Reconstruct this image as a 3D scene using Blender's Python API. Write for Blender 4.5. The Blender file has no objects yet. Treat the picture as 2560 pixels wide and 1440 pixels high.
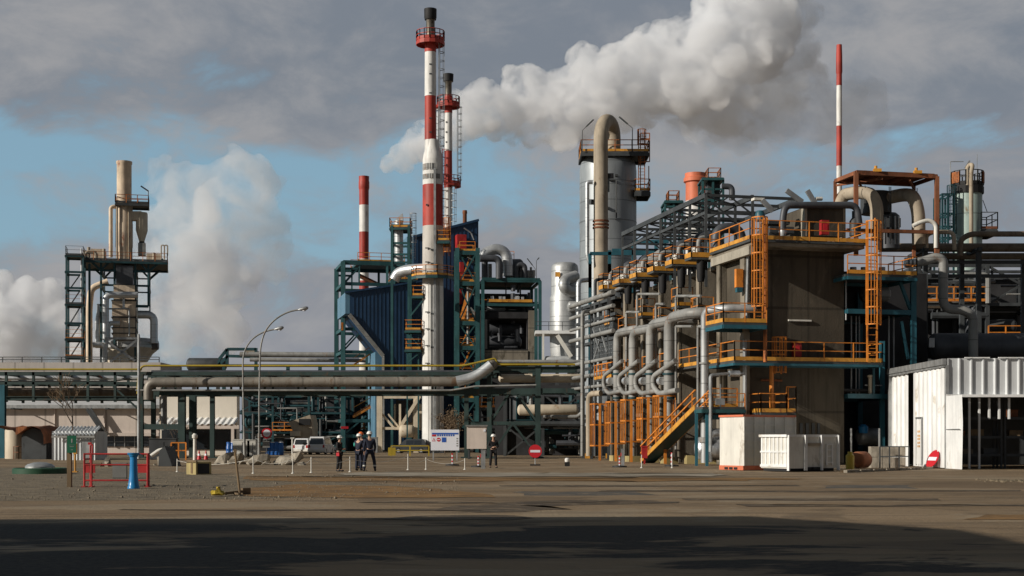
import bpy, math, random
from mathutils import Vector as V, Matrix
R = math.radians
sc = bpy.context.scene
COL = sc.collection
# ------------------------------------------------------------------ camera
F = 3556.0; HY = 1100.0; CH = 1.5          # focal length in photo pixels, horizon row, eye height
cd = bpy.data.cameras.new('camera'); cam = bpy.data.objects.new('camera', cd); COL.objects.link(cam)
cd.lens = 36.0*F/2560; cd.sensor_width = 36.0; cd.clip_end = 20000; cd.clip_start = 0.1
cd.shift_y = (HY-720)/2560.0
cam.location = (0, 0, CH); cam.rotation_euler = (R(90), 0, 0)
sc.camera = cam
# ------------------------------------------------------------------ sun and sky
SUN_EL = R(23); SX, SY = -0.907, -0.420     # horizontal direction to the sun: left, a little behind the camera
sl = bpy.data.lights.new('sun', 'SUN'); sl.energy = 4.4; sl.angle = R(0.53); sl.color = (1.0, 0.925, 0.82)
so = bpy.data.objects.new('sun', sl); COL.objects.link(so)
so.rotation_euler = V((SX*math.cos(SUN_EL), SY*math.cos(SUN_EL), math.sin(SUN_EL))).to_track_quat('Z', 'Y').to_euler()
so.location = (-40, -20, 60)
sc.view_settings.view_transform = 'Standard'; sc.view_settings.look = 'None'
sc.view_settings.exposure = 0.0; sc.view_settings.gamma = 1.0
sc.cycles.use_denoising = True
sc.cycles.max_bounces = 8; sc.cycles.volume_bounces = 8; sc.cycles.transparent_max_bounces = 12
w = bpy.data.worlds.new('World'); sc.world = w; w.use_nodes = True
nt = w.node_tree; nt.nodes.clear()
def N(t, **k):
    n = nt.nodes.new(t)
    for a, b in k.items(): setattr(n, a, b)
    return n
def MATH(op, a, b=None, c=None, clamp=False):
    n = N('ShaderNodeMath', operation=op, use_clamp=clamp)
    for i, v in enumerate((a, b, c)):
        if v is None: continue
        if isinstance(v, (int, float)): n.inputs[i].default_value = v
        else: nt.links.new(v, n.inputs[i])
    return n.outputs[0]
def MIX(f, a, b):
    n = N('ShaderNodeMix', data_type='RGBA', clamp_factor=True)
    for i, v in ((0, f), (6, a), (7, b)):
        if isinstance(v, (int, float)): n.inputs[i].default_value = v
        elif isinstance(v, tuple): n.inputs[i].default_value = (*v, 1)
        else: nt.links.new(v, n.inputs[i])
    return n.outputs[2]
def RAMP(fac, stops):
    n = N('ShaderNodeValToRGB'); e = n.color_ramp.elements
    n.color_ramp.interpolation = 'EASE'
    while len(e) < len(stops): e.new(0.5)
    for q, (p, v) in zip(e, stops):
        q.position = p; q.color = (v, v, v, 1) if not isinstance(v, tuple) else (*v, 1)
    nt.links.new(fac, n.inputs[0]); return n.outputs[0]
def NOISE(vec, scale, detail=5, rough=0.55, dist=0.0):
    n = N('ShaderNodeTexNoise'); n.inputs['Scale'].default_value = scale
    n.inputs['Detail'].default_value = detail; n.inputs['Roughness'].default_value = rough
    n.inputs['Distortion'].default_value = dist
    nt.links.new(vec, n.inputs['Vector']); return n.outputs[0]
def SCALE(vec, s):
    n = N('ShaderNodeVectorMath', operation='MULTIPLY'); nt.links.new(vec, n.inputs[0]); n.inputs[1].default_value = s
    return n.outputs[0]
tc = N('ShaderNodeTexCoord'); sep = N('ShaderNodeSeparateXYZ'); nt.links.new(tc.outputs['Generated'], sep.inputs[0])
ex = sep.outputs[0]; el = sep.outputs[2]
sky = N('ShaderNodeTexSky', sky_type='NISHITA'); sky.sun_disc = False
sky.sun_elevation = SUN_EL; sky.sun_rotation = math.atan2(SX, SY)
SKYK = 0.10
n1 = NOISE(SCALE(tc.outputs['Generated'], (1, 1, 2.6)), 5.5, 6, 0.52, 0.3)
n2 = NOISE(SCALE(tc.outputs['Generated'], (1.2, 1, 2.2)), 9.0, 9, 0.62, 0.35)
n3 = NOISE(SCALE(tc.outputs['Generated'], (1.0, 1, 3.5)), 2.6, 3, 0.5)
elw = MATH('ADD', el, MATH('MULTIPLY', MATH('SUBTRACT', n1, 0.5), 0.11))
band = RAMP(elw, [(0.0, 0.98), (0.115, 0.92), (0.15, 0.42), (0.20, 0.36), (0.232, 1.06), (1.0, 1.0)])
cover = MATH('ADD', band, MATH('MULTIPLY', MATH('SUBTRACT', n2, 0.5), 2.3))
cover = MATH('ADD', cover, MATH('MULTIPLY', MATH('ADD', ex, 0.13), 1.15))
cf = RAMP(cover, [(0.22, 0.0), (0.92, 1.0)])
blue = MIX(0.72, sky.outputs[0], (2.35, 4.1, 5.3))
dark = RAMP(el, [(0.03, (2.65, 2.78, 3.15)), (0.16, (2.30, 2.52, 2.90)), (0.24, (1.95, 2.24, 2.66)), (0.34, (2.0, 2.28, 2.72))])
lite = (3.5, 3.5, 3.6)
cloud = MIX(RAMP(MATH('ADD', MATH('MULTIPLY', n2, 0.6), MATH('MULTIPLY', n3, 0.5)), [(0.46, 0.0), (0.72, 1.0)]), dark, lite)
# sky dimmed overhead and behind the viewpoint, added to cut ambient fill
hv = MATH('MULTIPLY', RAMP(el, [(0.30, 1.0), (0.55, 0.55)]), RAMP(MATH('ADD', MATH('MULTIPLY', sep.outputs[1], 0.5), 0.5), [(0.45, 0.55), (0.75, 1.0)]))
bg = N('ShaderNodeBackground'); bg.inputs[1].default_value = SKYK
nt.links.new(MIX(cf, blue, cloud), bg.inputs[0]); nt.links.new(MATH('MULTIPLY', hv, SKYK), bg.inputs[1])
ow = N('ShaderNodeOutputWorld'); nt.links.new(bg.outputs[0], ow.inputs[0])

# ------------------------------------------------------------------ helpers
def PX(px, D): return (px-1280.0)/F*D
def PZ(py, D): return CH+(HY-py)/F*D
def P(px, py, D): return V((PX(px, D), D, PZ(py, D)))
def GD(py): return F*CH/(py-HY)            # distance of a ground point seen at row py
def GP(px, py):
    D = GD(py); return V((PX(px, D), D, 0))

class G:
    """A building's own plan: u along its front, v back from it; points of a plane v found from where they are seen."""
    def __init__(s, px0, D0, ang=0.0):
        s.o = V((PX(px0, D0), D0, 0)); a = R(ang); s.u = V((math.cos(a), math.sin(a), 0)); s.v = V((-math.sin(a), math.cos(a), 0)); s.a = a
    def p(s, u, v, z): return s.o+s.u*u+s.v*v+V((0, 0, z))
    def U(s, px, v=0.0):
        b = s.o+s.v*v; k = (px-1280.0)/F
        return (k*b.y-b.x)/(s.u.x-k*s.u.y)
    def at(s, px, py, v=0.0):
        q = s.p(s.U(px, v), v, 0); q.z = PZ(py, q.y); return q
    def Zv(s, py, v=0.0, u=0.0): return PZ(py, s.p(u, v, 0).y)
    def box(s, mb, px0, py0, px1, py1, v0, v1, z0=None, z1=None):
        u0, u1 = s.U(px0, v0), s.U(px1, v0); um = (u0+u1)/2
        za = s.Zv(max(py0, py1), v0, um) if z0 is None else z0
        zb = s.Zv(min(py0, py1), v0, um) if z1 is None else z1
        s.ubox(mb, u0, u1, v0, v1, za, zb)
    def ubox(s, mb, u0, u1, v0, v1, z0, z1):
        mb.hexa([s.p(u0, v0, z0), s.p(u1, v0, z0), s.p(u1, v1, z0), s.p(u0, v1, z0), s.p(u0, v0, z1), s.p(u1, v0, z1), s.p(u1, v1, z1), s.p(u0, v1, z1)])

class MB:
    def __init__(s): s.v = []; s.f = []; s.m = []; s.mi = 0
    def add(s, vs, fs):
        b = len(s.v); s.v.extend([tuple(q) for q in vs]); s.f.extend([tuple(b+i for i in f) for f in fs]); s.m.extend([s.mi]*len(fs)); return s
    def hexa(s, c): return s.add(c, [(3, 2, 1, 0), (4, 5, 6, 7), (0, 1, 5, 4), (1, 2, 6, 5), (2, 3, 7, 6), (3, 0, 4, 7)])
    def box(s, c, d, rz=0.0):
        c = V(c); ca, sa = math.cos(rz), math.sin(rz); o = []
        for z in (-1, 1):
            for x, y in ((-1, -1), (1, -1), (1, 1), (-1, 1)):
                lx, ly = x*d[0]/2, y*d[1]/2
                o.append(c+V((lx*ca-ly*sa, lx*sa+ly*ca, z*d[2]/2)))
        return s.hexa(o)
    def bar(s, p, q, w_, h=None):
        p, q = V(p), V(q); h = h or w_; d = (q-p)
        if d.length < 1e-6: return s
        d.normalize(); up = V((0, 0, 1)) if abs(d.z) < 0.95 else V((0, 1, 0))
        a = d.cross(up).normalized()*(w_/2); b = a.cross(d).normalized()*(h/2)
        return s.hexa([p-a-b, p+a-b, p+a+b, p-a+b, q-a-b, q+a-b, q+a+b, q-a+b])
    def ibar(s, p, q, w_, t=None):
        """I-beam: two flanges and a web."""
        p, q = V(p), V(q); t = t or w_*0.14; d = (q-p).normalized()
        up = V((0, 0, 1)) if abs(d.z) < 0.95 else V((0, 1, 0))
        a = d.cross(up).normalized(); b = a.cross(d).normalized()*(w_/2-t/2)
        for e in (b, -b): s.bar(p+e, q+e, w_, t)
        return s.bar(p, q, t, w_-2*t)
    def ring(s, c, ax, r, n, ref=None):
        ax = V(ax).normalized()
        if ref is None: ref = V((0, 0, 1)) if abs(ax.z) < 0.9 else V((1, 0, 0))
        a = ax.cross(ref).normalized(); b = ax.cross(a).normalized()
        return [V(c)+a*(r*math.cos(2*math.pi*i/n))+b*(r*math.sin(2*math.pi*i/n)) for i in range(n)]
    def sweep(s, rings, caps=True):
        n = len(rings[0]); vs = [p for r in rings for p in r]; fs = []
        for k in range(len(rings)-1):
            for i in range(n):
                j = (i+1) % n; fs.append((k*n+i, (k+1)*n+i, (k+1)*n+j, k*n+j))
        if caps:
            fs.append(tuple(range(n))); fs.append(tuple((len(rings)-1)*n+i for i in reversed(range(n))))
        return s.add(vs, fs)
    def cyl(s, p, q, r, r2=None, n=12):
        p, q = V(p), V(q); d = q-p
        return s.sweep([s.ring(p, d, r, n), s.ring(q, d, r if r2 is None else r2, n)])
    def tube(s, pts, r, n=10, bend=None, steps=6):
        pts = [V(p) for p in pts]; bend = 2.0*r if bend is None else bend
        path = [pts[0]]
        for i in range(1, len(pts)-1):
            a, b, c = pts[i-1], pts[i], pts[i+1]; d1 = (a-b); d2 = (c-b)
            t = min(bend, d1.length*0.49, d2.length*0.49); d1.normalize(); d2.normalize()
            if d1.dot(d2) < -0.999: path.append(b); continue
            A, B = b+d1*t, b+d2*t
            for k in range(steps+1):
                f = k/steps; path.append((A*(1-f)+b*f)*(1-f)+(b*(1-f)+B*f)*f)
        path.append(pts[-1])
        rings = []; ref = None
        for i, p in enumerate(path):
            d = (path[min(i+1, len(path)-1)]-path[max(i-1, 0)])
            if d.length < 1e-9: continue
            d.normalize()
            if ref is None:
                ref = V((0, 0, 1)) if abs(d.z) < 0.9 else V((0, 1, 0))
            ref = (ref-d*ref.dot(d))
            ref.normalize(); a = d.cross(ref)
            rings.append([p+a*(r*math.cos(2*math.pi*k/n))+ref*(r*math.sin(2*math.pi*k/n)) for k in range(n)])
        return s.sweep(rings)
    def lathe(s, c, prof, n=28, ang0=0.0):
        c = V(c); rings = []
        for q in prof:
            r, z = max(q[0], 0.001), q[1]
            rings.append([c+V((r*math.cos(ang0+2*math.pi*i/n), r*math.sin(ang0+2*math.pi*i/n), z)) for i in range(n)])
        b = len(s.v); s.v.extend([tuple(p) for r in rings for p in r])
        for k in range(len(rings)-1):
            mi = prof[k][2] if len(prof[k]) > 2 else s.mi
            for i in range(n):
                j = (i+1) % n; s.f.append((b+k*n+i, b+k*n+j, b+(k+1)*n+j, b+(k+1)*n+i)); s.m.append(mi)
        s.f.append(tuple(b+i for i in reversed(range(n)))); s.m.append(prof[0][2] if len(prof[0]) > 2 else s.mi)
        s.f.append(tuple(b+(len(rings)-1)*n+i for i in range(n))); s.m.append(prof[-1][2] if len(prof[-1]) > 2 else s.mi)
        return s
    def prism(s, poly, vec):
        n = len(poly); vec = V(vec); a = [V(p) for p in poly]; b = [p+vec for p in a]
        nrm = V((0, 0, 0))
        for i in range(n): nrm += (a[i]-a[0]).cross(a[(i+1) % n]-a[0])
        fl = nrm.dot(vec) > 0
        fs = [tuple(reversed(range(n))) if fl else tuple(range(n)), tuple(range(n, 2*n)) if fl else tuple(reversed(range(n, 2*n)))]
        for i in range(n):
            j = (i+1) % n; fs.append((i, j, n+j, n+i) if fl else (j, i, n+i, n+j))
        return s.add(a+b, fs)
    def disc(s, c, ax, r, th, n=24):
        ax = V(ax).normalized(); return s.cyl(V(c)-ax*th/2, V(c)+ax*th/2, r, n=n)
    def islands(s):
        par = list(range(len(s.v)))
        def find(i):
            while par[i] != i: par[i] = par[par[i]]; i = par[i]
            return i
        for f in s.f:
            r = find(f[0])
            for i in f[1:]: par[find(i)] = r
        d = {}
        for f, m in zip(s.f, s.m): d.setdefault(find(f[0]), []).append((f, m))
        out = []
        for fl in d.values():
            o = MB(); mp = {}
            for f, m in fl:
                o.f.append(tuple(mp.setdefault(i, len(mp)) for i in f)); o.m.append(m)
            o.v = [None]*len(mp)
            for i, j in mp.items(): o.v[j] = s.v[i]
            out.append(o)
        return out
    def build(s, name, mat, parent=None, smooth=True, sharp=38):
        if name in SPLIT and parent:
            isl = s.islands()
            if 1 < len(isl) <= 60:
                return [q._build(name, mat, parent, smooth, sharp) for q in isl][0]
        return s._build(name, mat, parent, smooth, sharp)
    def _build(s, name, mat, parent=None, smooth=True, sharp=38):
        o_ = ORG.get(parent.name, V((0, 0, 0))) if parent else V((0, 0, 0))
        me = bpy.data.meshes.new(name); me.from_pydata([(x-o_.x, y-o_.y, z-o_.z) for x, y, z in s.v], [], s.f)
        for m in (mat if isinstance(mat, (list, tuple)) else [mat]): me.materials.append(m)
        me.polygons.foreach_set('material_index', s.m)
        if smooth:
            me.polygons.foreach_set('use_smooth', [True]*len(me.polygons)); me.set_sharp_from_angle(angle=R(sharp))
        me.update()
        ob = bpy.data.objects.new(name, me); COL.objects.link(ob)
        if parent: ob.parent = parent; ORG[ob.name] = o_
        return ob
ORG = {}
SPLIT = {'conduit', 'small_piping', 'piping', 'valve', 'bracket', 'lean_to_post', 'deck_piping', 'deck_equipment', 'chain_hook', 'inspection_panel', 'red_panel', 'rod', 'roof_lamp', 'roof_unit', 'stair_flight', 'instrument', 'davit', 'stay', 'guard_plate', 'landing_leg', 'support', 'leg', 'foot', 'fork_slot', 'front_rib', 'side_rib', 'post_rib', 'cross_rib', 'side_band', 'roof_edge_cap', 'flange', 'window_frame', 'cladding_rib', 'box_band', 'hose_pipe', 'eye', 'lettering', 'wall_pipe', 'nozzle', 'stair_rail', 'tread', 'door_marking', 'side_lettering', 'header_lettering', 'brace', 'upright', 'hoist_trolley', 'platform_bracket', 'corner_post', 'eaves_trim', 'underside', 'cladding_seam'}
def tag(o, label=None, cat=None, group=None, kind=None):
    if label: o['label'] = label
    if cat: o['category'] = cat
    if group: o['group'] = group
    if kind: o['kind'] = kind
    return o
def thing(name, label, cat, loc=(0, 0, 0), group=None):
    o = bpy.data.objects.new(name, None); COL.objects.link(o); o.empty_display_size = 0.3
    o.location = loc; ORG[o.name] = V(loc); return tag(o, label, cat, group)
def solo(mb, name, mat, label, cat, group=None, kind=None):
    """a thing that is one mesh, its origin at its own base"""
    c = V((sum(v[0] for v in mb.v)/len(mb.v), sum(v[1] for v in mb.v)/len(mb.v), min(v[2] for v in mb.v)))
    mb.v = [(x-c.x, y-c.y, z-c.z) for x, y, z in mb.v]
    o = mb.build(name, mat); o.location = c; return tag(o, label, cat, group, kind)
def dup(root, loc, rz=0.0, label=None):
    r = root.copy(); COL.objects.link(r); r.location = loc; r.rotation_euler = (0, 0, rz)
    if label: r['label'] = label
    for ch in list(root.children):
        c = ch.copy(); COL.objects.link(c); c.parent = r
        for g in list(ch.children):
            d = g.copy(); COL.objects.link(d); d.parent = c
    return r

# ------------------------------------------------------------------ materials
def mat(name, col, rough=0.6, metal=0.0, var=0.25, vs=0.8, streak=0.0, dirt=None, dirt_amt=0.0, dirt_scale=1.2, seam=0.0, seam_x=0.0, bump=0.0, bs=8.0, ps=1.0, spec=0.4):
    """painted / clad / weathered surface: broad tone variation, vertical streaks, patches of dirt or rust, optional sheet seams"""
    global nt
    m = bpy.data.materials.new(name); m.use_nodes = True; nt = m.node_tree; nt.nodes.clear()
    geo = N('ShaderNodeNewGeometry'); pos = geo.outputs['Position']
    c = MIX(0.0, col, col)
    na = NOISE(SCALE(pos, (1, 1, 0.7)), vs, 4, 0.6)
    dk = tuple(x*(1-var) for x in col); lt = tuple(min(x*(1+var*0.7), 0.9) for x in col)
    c = MIX(RAMP(na, [(0.3, 0.0), (0.7, 1.0)]), dk, lt)
    if streak:
        ns = NOISE(SCALE(pos, (1, 1, 0.06)), 3.2, 4, 0.65)
        c = MIX(MATH('MULTIPLY', RAMP(ns, [(0.48, 0.0), (0.72, 1.0)]), streak), c, tuple(x*0.35 for x in col))
    if dirt:
        nd = NOISE(SCALE(pos, (1, 1, 0.5)), dirt_scale, 6, 0.68, 0.4)
        lo = 0.66-0.28*dirt_amt
        c = MIX(RAMP(nd, [(lo, 0.0), (lo+0.14, 1.0)]), c, dirt)
    if seam:
        sp = N('ShaderNodeSeparateXYZ'); nt.links.new(pos, sp.inputs[0])
        q = MATH('FRACT', MATH('DIVIDE', sp.outputs[2], seam))
        c = MIX(MATH('MULTIPLY', MATH('LESS_THAN', q, 0.05), 0.55), c, tuple(x*0.25 for x in col))
    if seam_x:
        sp = N('ShaderNodeSeparateXYZ'); nt.links.new(pos, sp.inputs[0])
        q = MATH('FRACT', MATH('DIVIDE', MATH('ADD', sp.outputs[0], MATH('MULTIPLY', sp.outputs[1], 0.35)), seam_x))
        c = MIX(MATH('MULTIPLY', MATH('LESS_THAN', q, 0.06), 0.5), c, tuple(x*0.3 for x in col))
    b = N('ShaderNodeBsdfPrincipled'); nt.links.new(c, b.inputs['Base Color'])
    b.inputs['Metallic'].default_value = metal; b.inputs['Specular IOR Level'].default_value = spec
    nr = MATH('ADD', MATH('MULTIPLY', MATH('SUBTRACT', na, 0.5), 0.3), rough, clamp=True); nt.links.new(nr, b.inputs['Roughness'])
    if bump:
        bp = N('ShaderNodeBump'); bp.inputs['Strength'].default_value = bump; bp.inputs['Distance'].default_value = 0.05
        nt.links.new(NOISE(pos, bs, 5, 0.6), bp.inputs['Height']); nt.links.new(bp.outputs[0], b.inputs['Normal'])
    o = N('ShaderNodeOutputMaterial'); nt.links.new(b.outputs[0], o.inputs[0])
    return m
RUST = (0.13, 0.045, 0.018)
M = dict(
 concrete=mat('concrete', (0.235, 0.205, 0.16), 0.85, var=0.28, vs=0.5, streak=0.45, dirt=(0.10, 0.085, 0.06), dirt_amt=0.55, dirt_scale=0.55, seam=3.1, bump=0.3),
 concrete_dark=mat('stained_concrete', (0.078, 0.065, 0.047), 0.85, var=0.32, vs=0.35, streak=0.5, dirt=(0.125, 0.105, 0.078), dirt_amt=0.45, dirt_scale=0.4, seam=3.1, seam_x=2.5, bump=0.3),
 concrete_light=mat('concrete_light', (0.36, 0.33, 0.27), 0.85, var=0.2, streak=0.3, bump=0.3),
 orange=mat('orange_paint', (0.60, 0.205, 0.028), 0.5, var=0.22, vs=1.5, dirt=(0.28, 0.085, 0.02), dirt_amt=0.42, dirt_scale=1.8),
 yellow=mat('toe_board_yellow', (0.60, 0.285, 0.04), 0.5, var=0.2, vs=1.5, dirt=(0.28, 0.10, 0.025), dirt_amt=0.45, dirt_scale=1.8),
 rust_orange=mat('rusty_orange_paint', (0.40, 0.13, 0.035), 0.75, var=0.3, dirt=RUST, dirt_amt=0.7, dirt_scale=2.5),
 rust=mat('rusted_steel', (0.20, 0.075, 0.035), 0.85, var=0.35, dirt=(0.36, 0.12, 0.05), dirt_amt=0.45, dirt_scale=2.0),
 teal=mat('teal_paint', (0.022, 0.082, 0.088), 0.5, var=0.25, streak=0.2, dirt=(0.03, 0.06, 0.06), dirt_amt=0.2),
 teal_dark=mat('dark_teal_paint', (0.012, 0.055, 0.065), 0.55, var=0.3, streak=0.2),
 teal_blue=mat('blue_teal_paint', (0.022, 0.105, 0.140), 0.5, var=0.25, streak=0.2),
 green_steel=mat('dark_green_steel', (0.028, 0.052, 0.048), 0.6, var=0.3, dirt=(0.08, 0.05, 0.03), dirt_amt=0.3),
 steel_dark=mat('dark_grey_steel', (0.05, 0.055, 0.058), 0.6, var=0.3, dirt=(0.02, 0.02, 0.02), dirt_amt=0.3),
 black=mat('soot_black', (0.012, 0.012, 0.013), 0.7, var=0.3),
 galv=mat('galvanised_steel', (0.38, 0.39, 0.39), 0.45, 0.55, var=0.25, vs=2.0, streak=0.2),
 bridge_grey=mat('weathered_bridge_pipe', (0.25, 0.225, 0.19), 0.5, 0.15, var=0.25, streak=0.3, dirt=(0.14, 0.09, 0.055), dirt_amt=0.4, dirt_scale=0.8, seam_x=2.6),
 pipe_grey=mat('grey_insulated_pipe', (0.275, 0.275, 0.262), 0.55, 0.1, var=0.25, streak=0.25, dirt=(0.20, 0.10, 0.05), dirt_amt=0.28, dirt_scale=1.6, seam=1.3),
 pipe_silver=mat('silver_clad_pipe', (0.56, 0.58, 0.59), 0.42, 0.6, var=0.15, streak=0.2, seam=0.9),
 pipe_dark=mat('dark_pipe', (0.075, 0.08, 0.09), 0.5, 0.2, var=0.3, streak=0.2),
 pipe_brown=mat('brown_pipe', (0.16, 0.125, 0.09), 0.65, var=0.3, streak=0.3, dirt=(0.09, 0.06, 0.035), dirt_amt=0.45),
 pipe_beige=mat('beige_duct', (0.38, 0.32, 0.24), 0.7, var=0.22, streak=0.35, dirt=(0.2, 0.14, 0.09), dirt_amt=0.3),
 cream=mat('cream_paint', (0.58, 0.50, 0.38), 0.6, var=0.15, streak=0.25, dirt=(0.3, 0.18, 0.08), dirt_amt=0.2),
 tan_stack=mat('tan_heater_casing', (0.70, 0.565, 0.42), 0.65, var=0.22, streak=0.4, dirt=(0.32, 0.10, 0.05), dirt_amt=0.32, dirt_scale=0.7),
 alu=mat('aluminium_cladding', (0.50, 0.52, 0.53), 0.5, 0.42, var=0.12, vs=0.6, streak=0.15, seam=1.9),
 column_metal=mat('weathered_column_cladding', (0.31, 0.335, 0.35), 0.48, 0.42, var=0.16, vs=0.5, streak=0.25, seam=1.9),
 alu_dull=mat('dull_aluminium', (0.45, 0.46, 0.46), 0.5, 0.5, var=0.2, streak=0.3, seam=1.6),
 white_paint=mat('white_paint', (0.78, 0.785, 0.775), 0.5, var=0.10, streak=0.16, dirt=(0.50, 0.46, 0.38), dirt_amt=0.32, dirt_scale=1.5),
 white_dirty=mat('weathered_white_paint', (0.68, 0.66, 0.60), 0.6, var=0.12, streak=0.28, dirt=(0.42, 0.38, 0.32), dirt_amt=0.3),
 beige_dark=mat('greyed_wall_sheet', (0.40, 0.365, 0.335), 0.75, var=0.08, streak=0.2, seam_x=3.2),
 stack_white=mat('stack_white', (0.72, 0.71, 0.68), 0.5, var=0.12, streak=0.35, dirt=(0.42, 0.39, 0.35), dirt_amt=0.3, dirt_scale=0.6),
 stack_grey=mat('stack_bare_grey', (0.50, 0.47, 0.43), 0.6, var=0.12, streak=0.35),
 stack_red=mat('stack_red', (0.40, 0.048, 0.033), 0.55, var=0.25, vs=0.5, streak=0.4, dirt=(0.20, 0.045, 0.035), dirt_amt=0.3, dirt_scale=0.5),
 stack_orange=mat('salmon_stack_paint', (0.62, 0.17, 0.085), 0.55, var=0.15, streak=0.2),
 burnt=mat('burnt_steel', (0.20, 0.18, 0.15), 0.4, 0.7, var=0.4, vs=1.2, dirt=(0.03, 0.025, 0.02), dirt_amt=0.5),
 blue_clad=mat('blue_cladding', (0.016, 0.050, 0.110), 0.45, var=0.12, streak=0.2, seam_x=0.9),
 blue_clad_lit=mat('blue_cladding_sunlit', (0.10, 0.21, 0.30), 0.45, var=0.12, streak=0.2),  # sunlit copy of the blue cladding, the brightness painted into its colour
 beige_wall=mat('beige_wall', (0.60, 0.52, 0.46), 0.75, var=0.07, streak=0.18, seam_x=3.2),
 cream_wall=mat('cream_wall', (0.74, 0.68, 0.58), 0.7, var=0.05, streak=0.10),
 roof_pale=mat('pale_sheet', (0.55, 0.56, 0.57), 0.5, var=0.1, streak=0.2),
 corr=mat('corrugated_white', (0.62, 0.64, 0.65), 0.4, 0.15, var=0.1, streak=0.22),
 dark_void=mat('shade_black', (0.03, 0.03, 0.032), 0.9, var=0.4),  # near-black colour standing in for the shade of interiors and unlit faces
 glass=mat('dark_glass', (0.02, 0.025, 0.03), 0.1, var=0.1, spec=0.8),
 green_paint=mat('sign_green', (0.01, 0.10, 0.055), 0.4, var=0.1),
 red_paint=mat('red_paint', (0.38, 0.022, 0.022), 0.5, var=0.25, vs=2.0, dirt=(0.16, 0.05, 0.035), dirt_amt=0.35, dirt_scale=3.0),
 red_sign=mat('sign_red', (0.52, 0.02, 0.03), 0.4, var=0.06),
 blue_paint=mat('blue_paint', (0.02, 0.20, 0.46), 0.3, var=0.2, streak=0.2, dirt=(0.16, 0.16, 0.14), dirt_amt=0.12, dirt_scale=4.0),
 blue_drum=mat('blue_plastic', (0.02, 0.11, 0.36), 0.4, var=0.25),
 sign_white=mat('sign_white', (0.72, 0.74, 0.80), 0.4, var=0.05),
 sign_blue=mat('sign_blue', (0.03, 0.10, 0.40), 0.4, var=0.05),
 wood=mat('timber_post', (0.16, 0.11, 0.06), 0.85, var=0.35, streak=0.4),
 bark=mat('bark', (0.10, 0.075, 0.055), 0.9, var=0.35),
 twig=mat('dry_twigs', (0.16, 0.11, 0.065), 0.9, var=0.35),
 block=mat('yellowish_concrete', (0.36, 0.29, 0.13), 0.85, var=0.25, dirt=(0.2, 0.17, 0.11), dirt_amt=0.4),
 rubble=mat('broken_concrete', (0.31, 0.275, 0.22), 0.9, var=0.35, vs=2.5, bump=0.5),
 rubber=mat('black_rubber', (0.018, 0.018, 0.018), 0.7, var=0.2),
 pebble=mat('pebbles', (0.24, 0.20, 0.145), 0.9, var=0.45, vs=6.0),
 grating=mat('steel_grating', (0.06, 0.065, 0.065), 0.7, var=0.3),
 car_white=mat('car_white', (0.72, 0.72, 0.72), 0.25, var=0.04),
 car_dark=mat('car_dark', (0.05, 0.055, 0.06), 0.3, var=0.1),
 lamp_red=mat('tail_lamp_red', (0.4, 0.01, 0.01), 0.3, var=0.05),
 skin=mat('skin', (0.45, 0.27, 0.19), 0.6, var=0.06),
 navy=mat('navy_cloth', (0.014, 0.018, 0.035), 0.85, var=0.2, vs=6),
 black_cloth=mat('black_cloth', (0.010, 0.010, 0.012), 0.85, var=0.2, vs=6),
 turq=mat('turquoise_cloth', (0.05, 0.36, 0.30), 0.8, var=0.12, vs=6),
 helmet=mat('helmet_white', (0.78, 0.77, 0.74), 0.35, var=0.03),
 helmet_orange=mat('helmet_orange', (0.75, 0.16, 0.03), 0.35, var=0.03),
 hivis=mat('reflective_tape', (0.55, 0.55, 0.5), 0.4, var=0.1),
 grass_green=mat('green_tank_paint', (0.02, 0.075, 0.038), 0.6, var=0.3),
 foil=mat('crumpled_foil_lagging', (0.6, 0.62, 0.64), 0.35, 0.7, var=0.3, vs=3, bump=1.0, bs=3.0),
)

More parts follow.
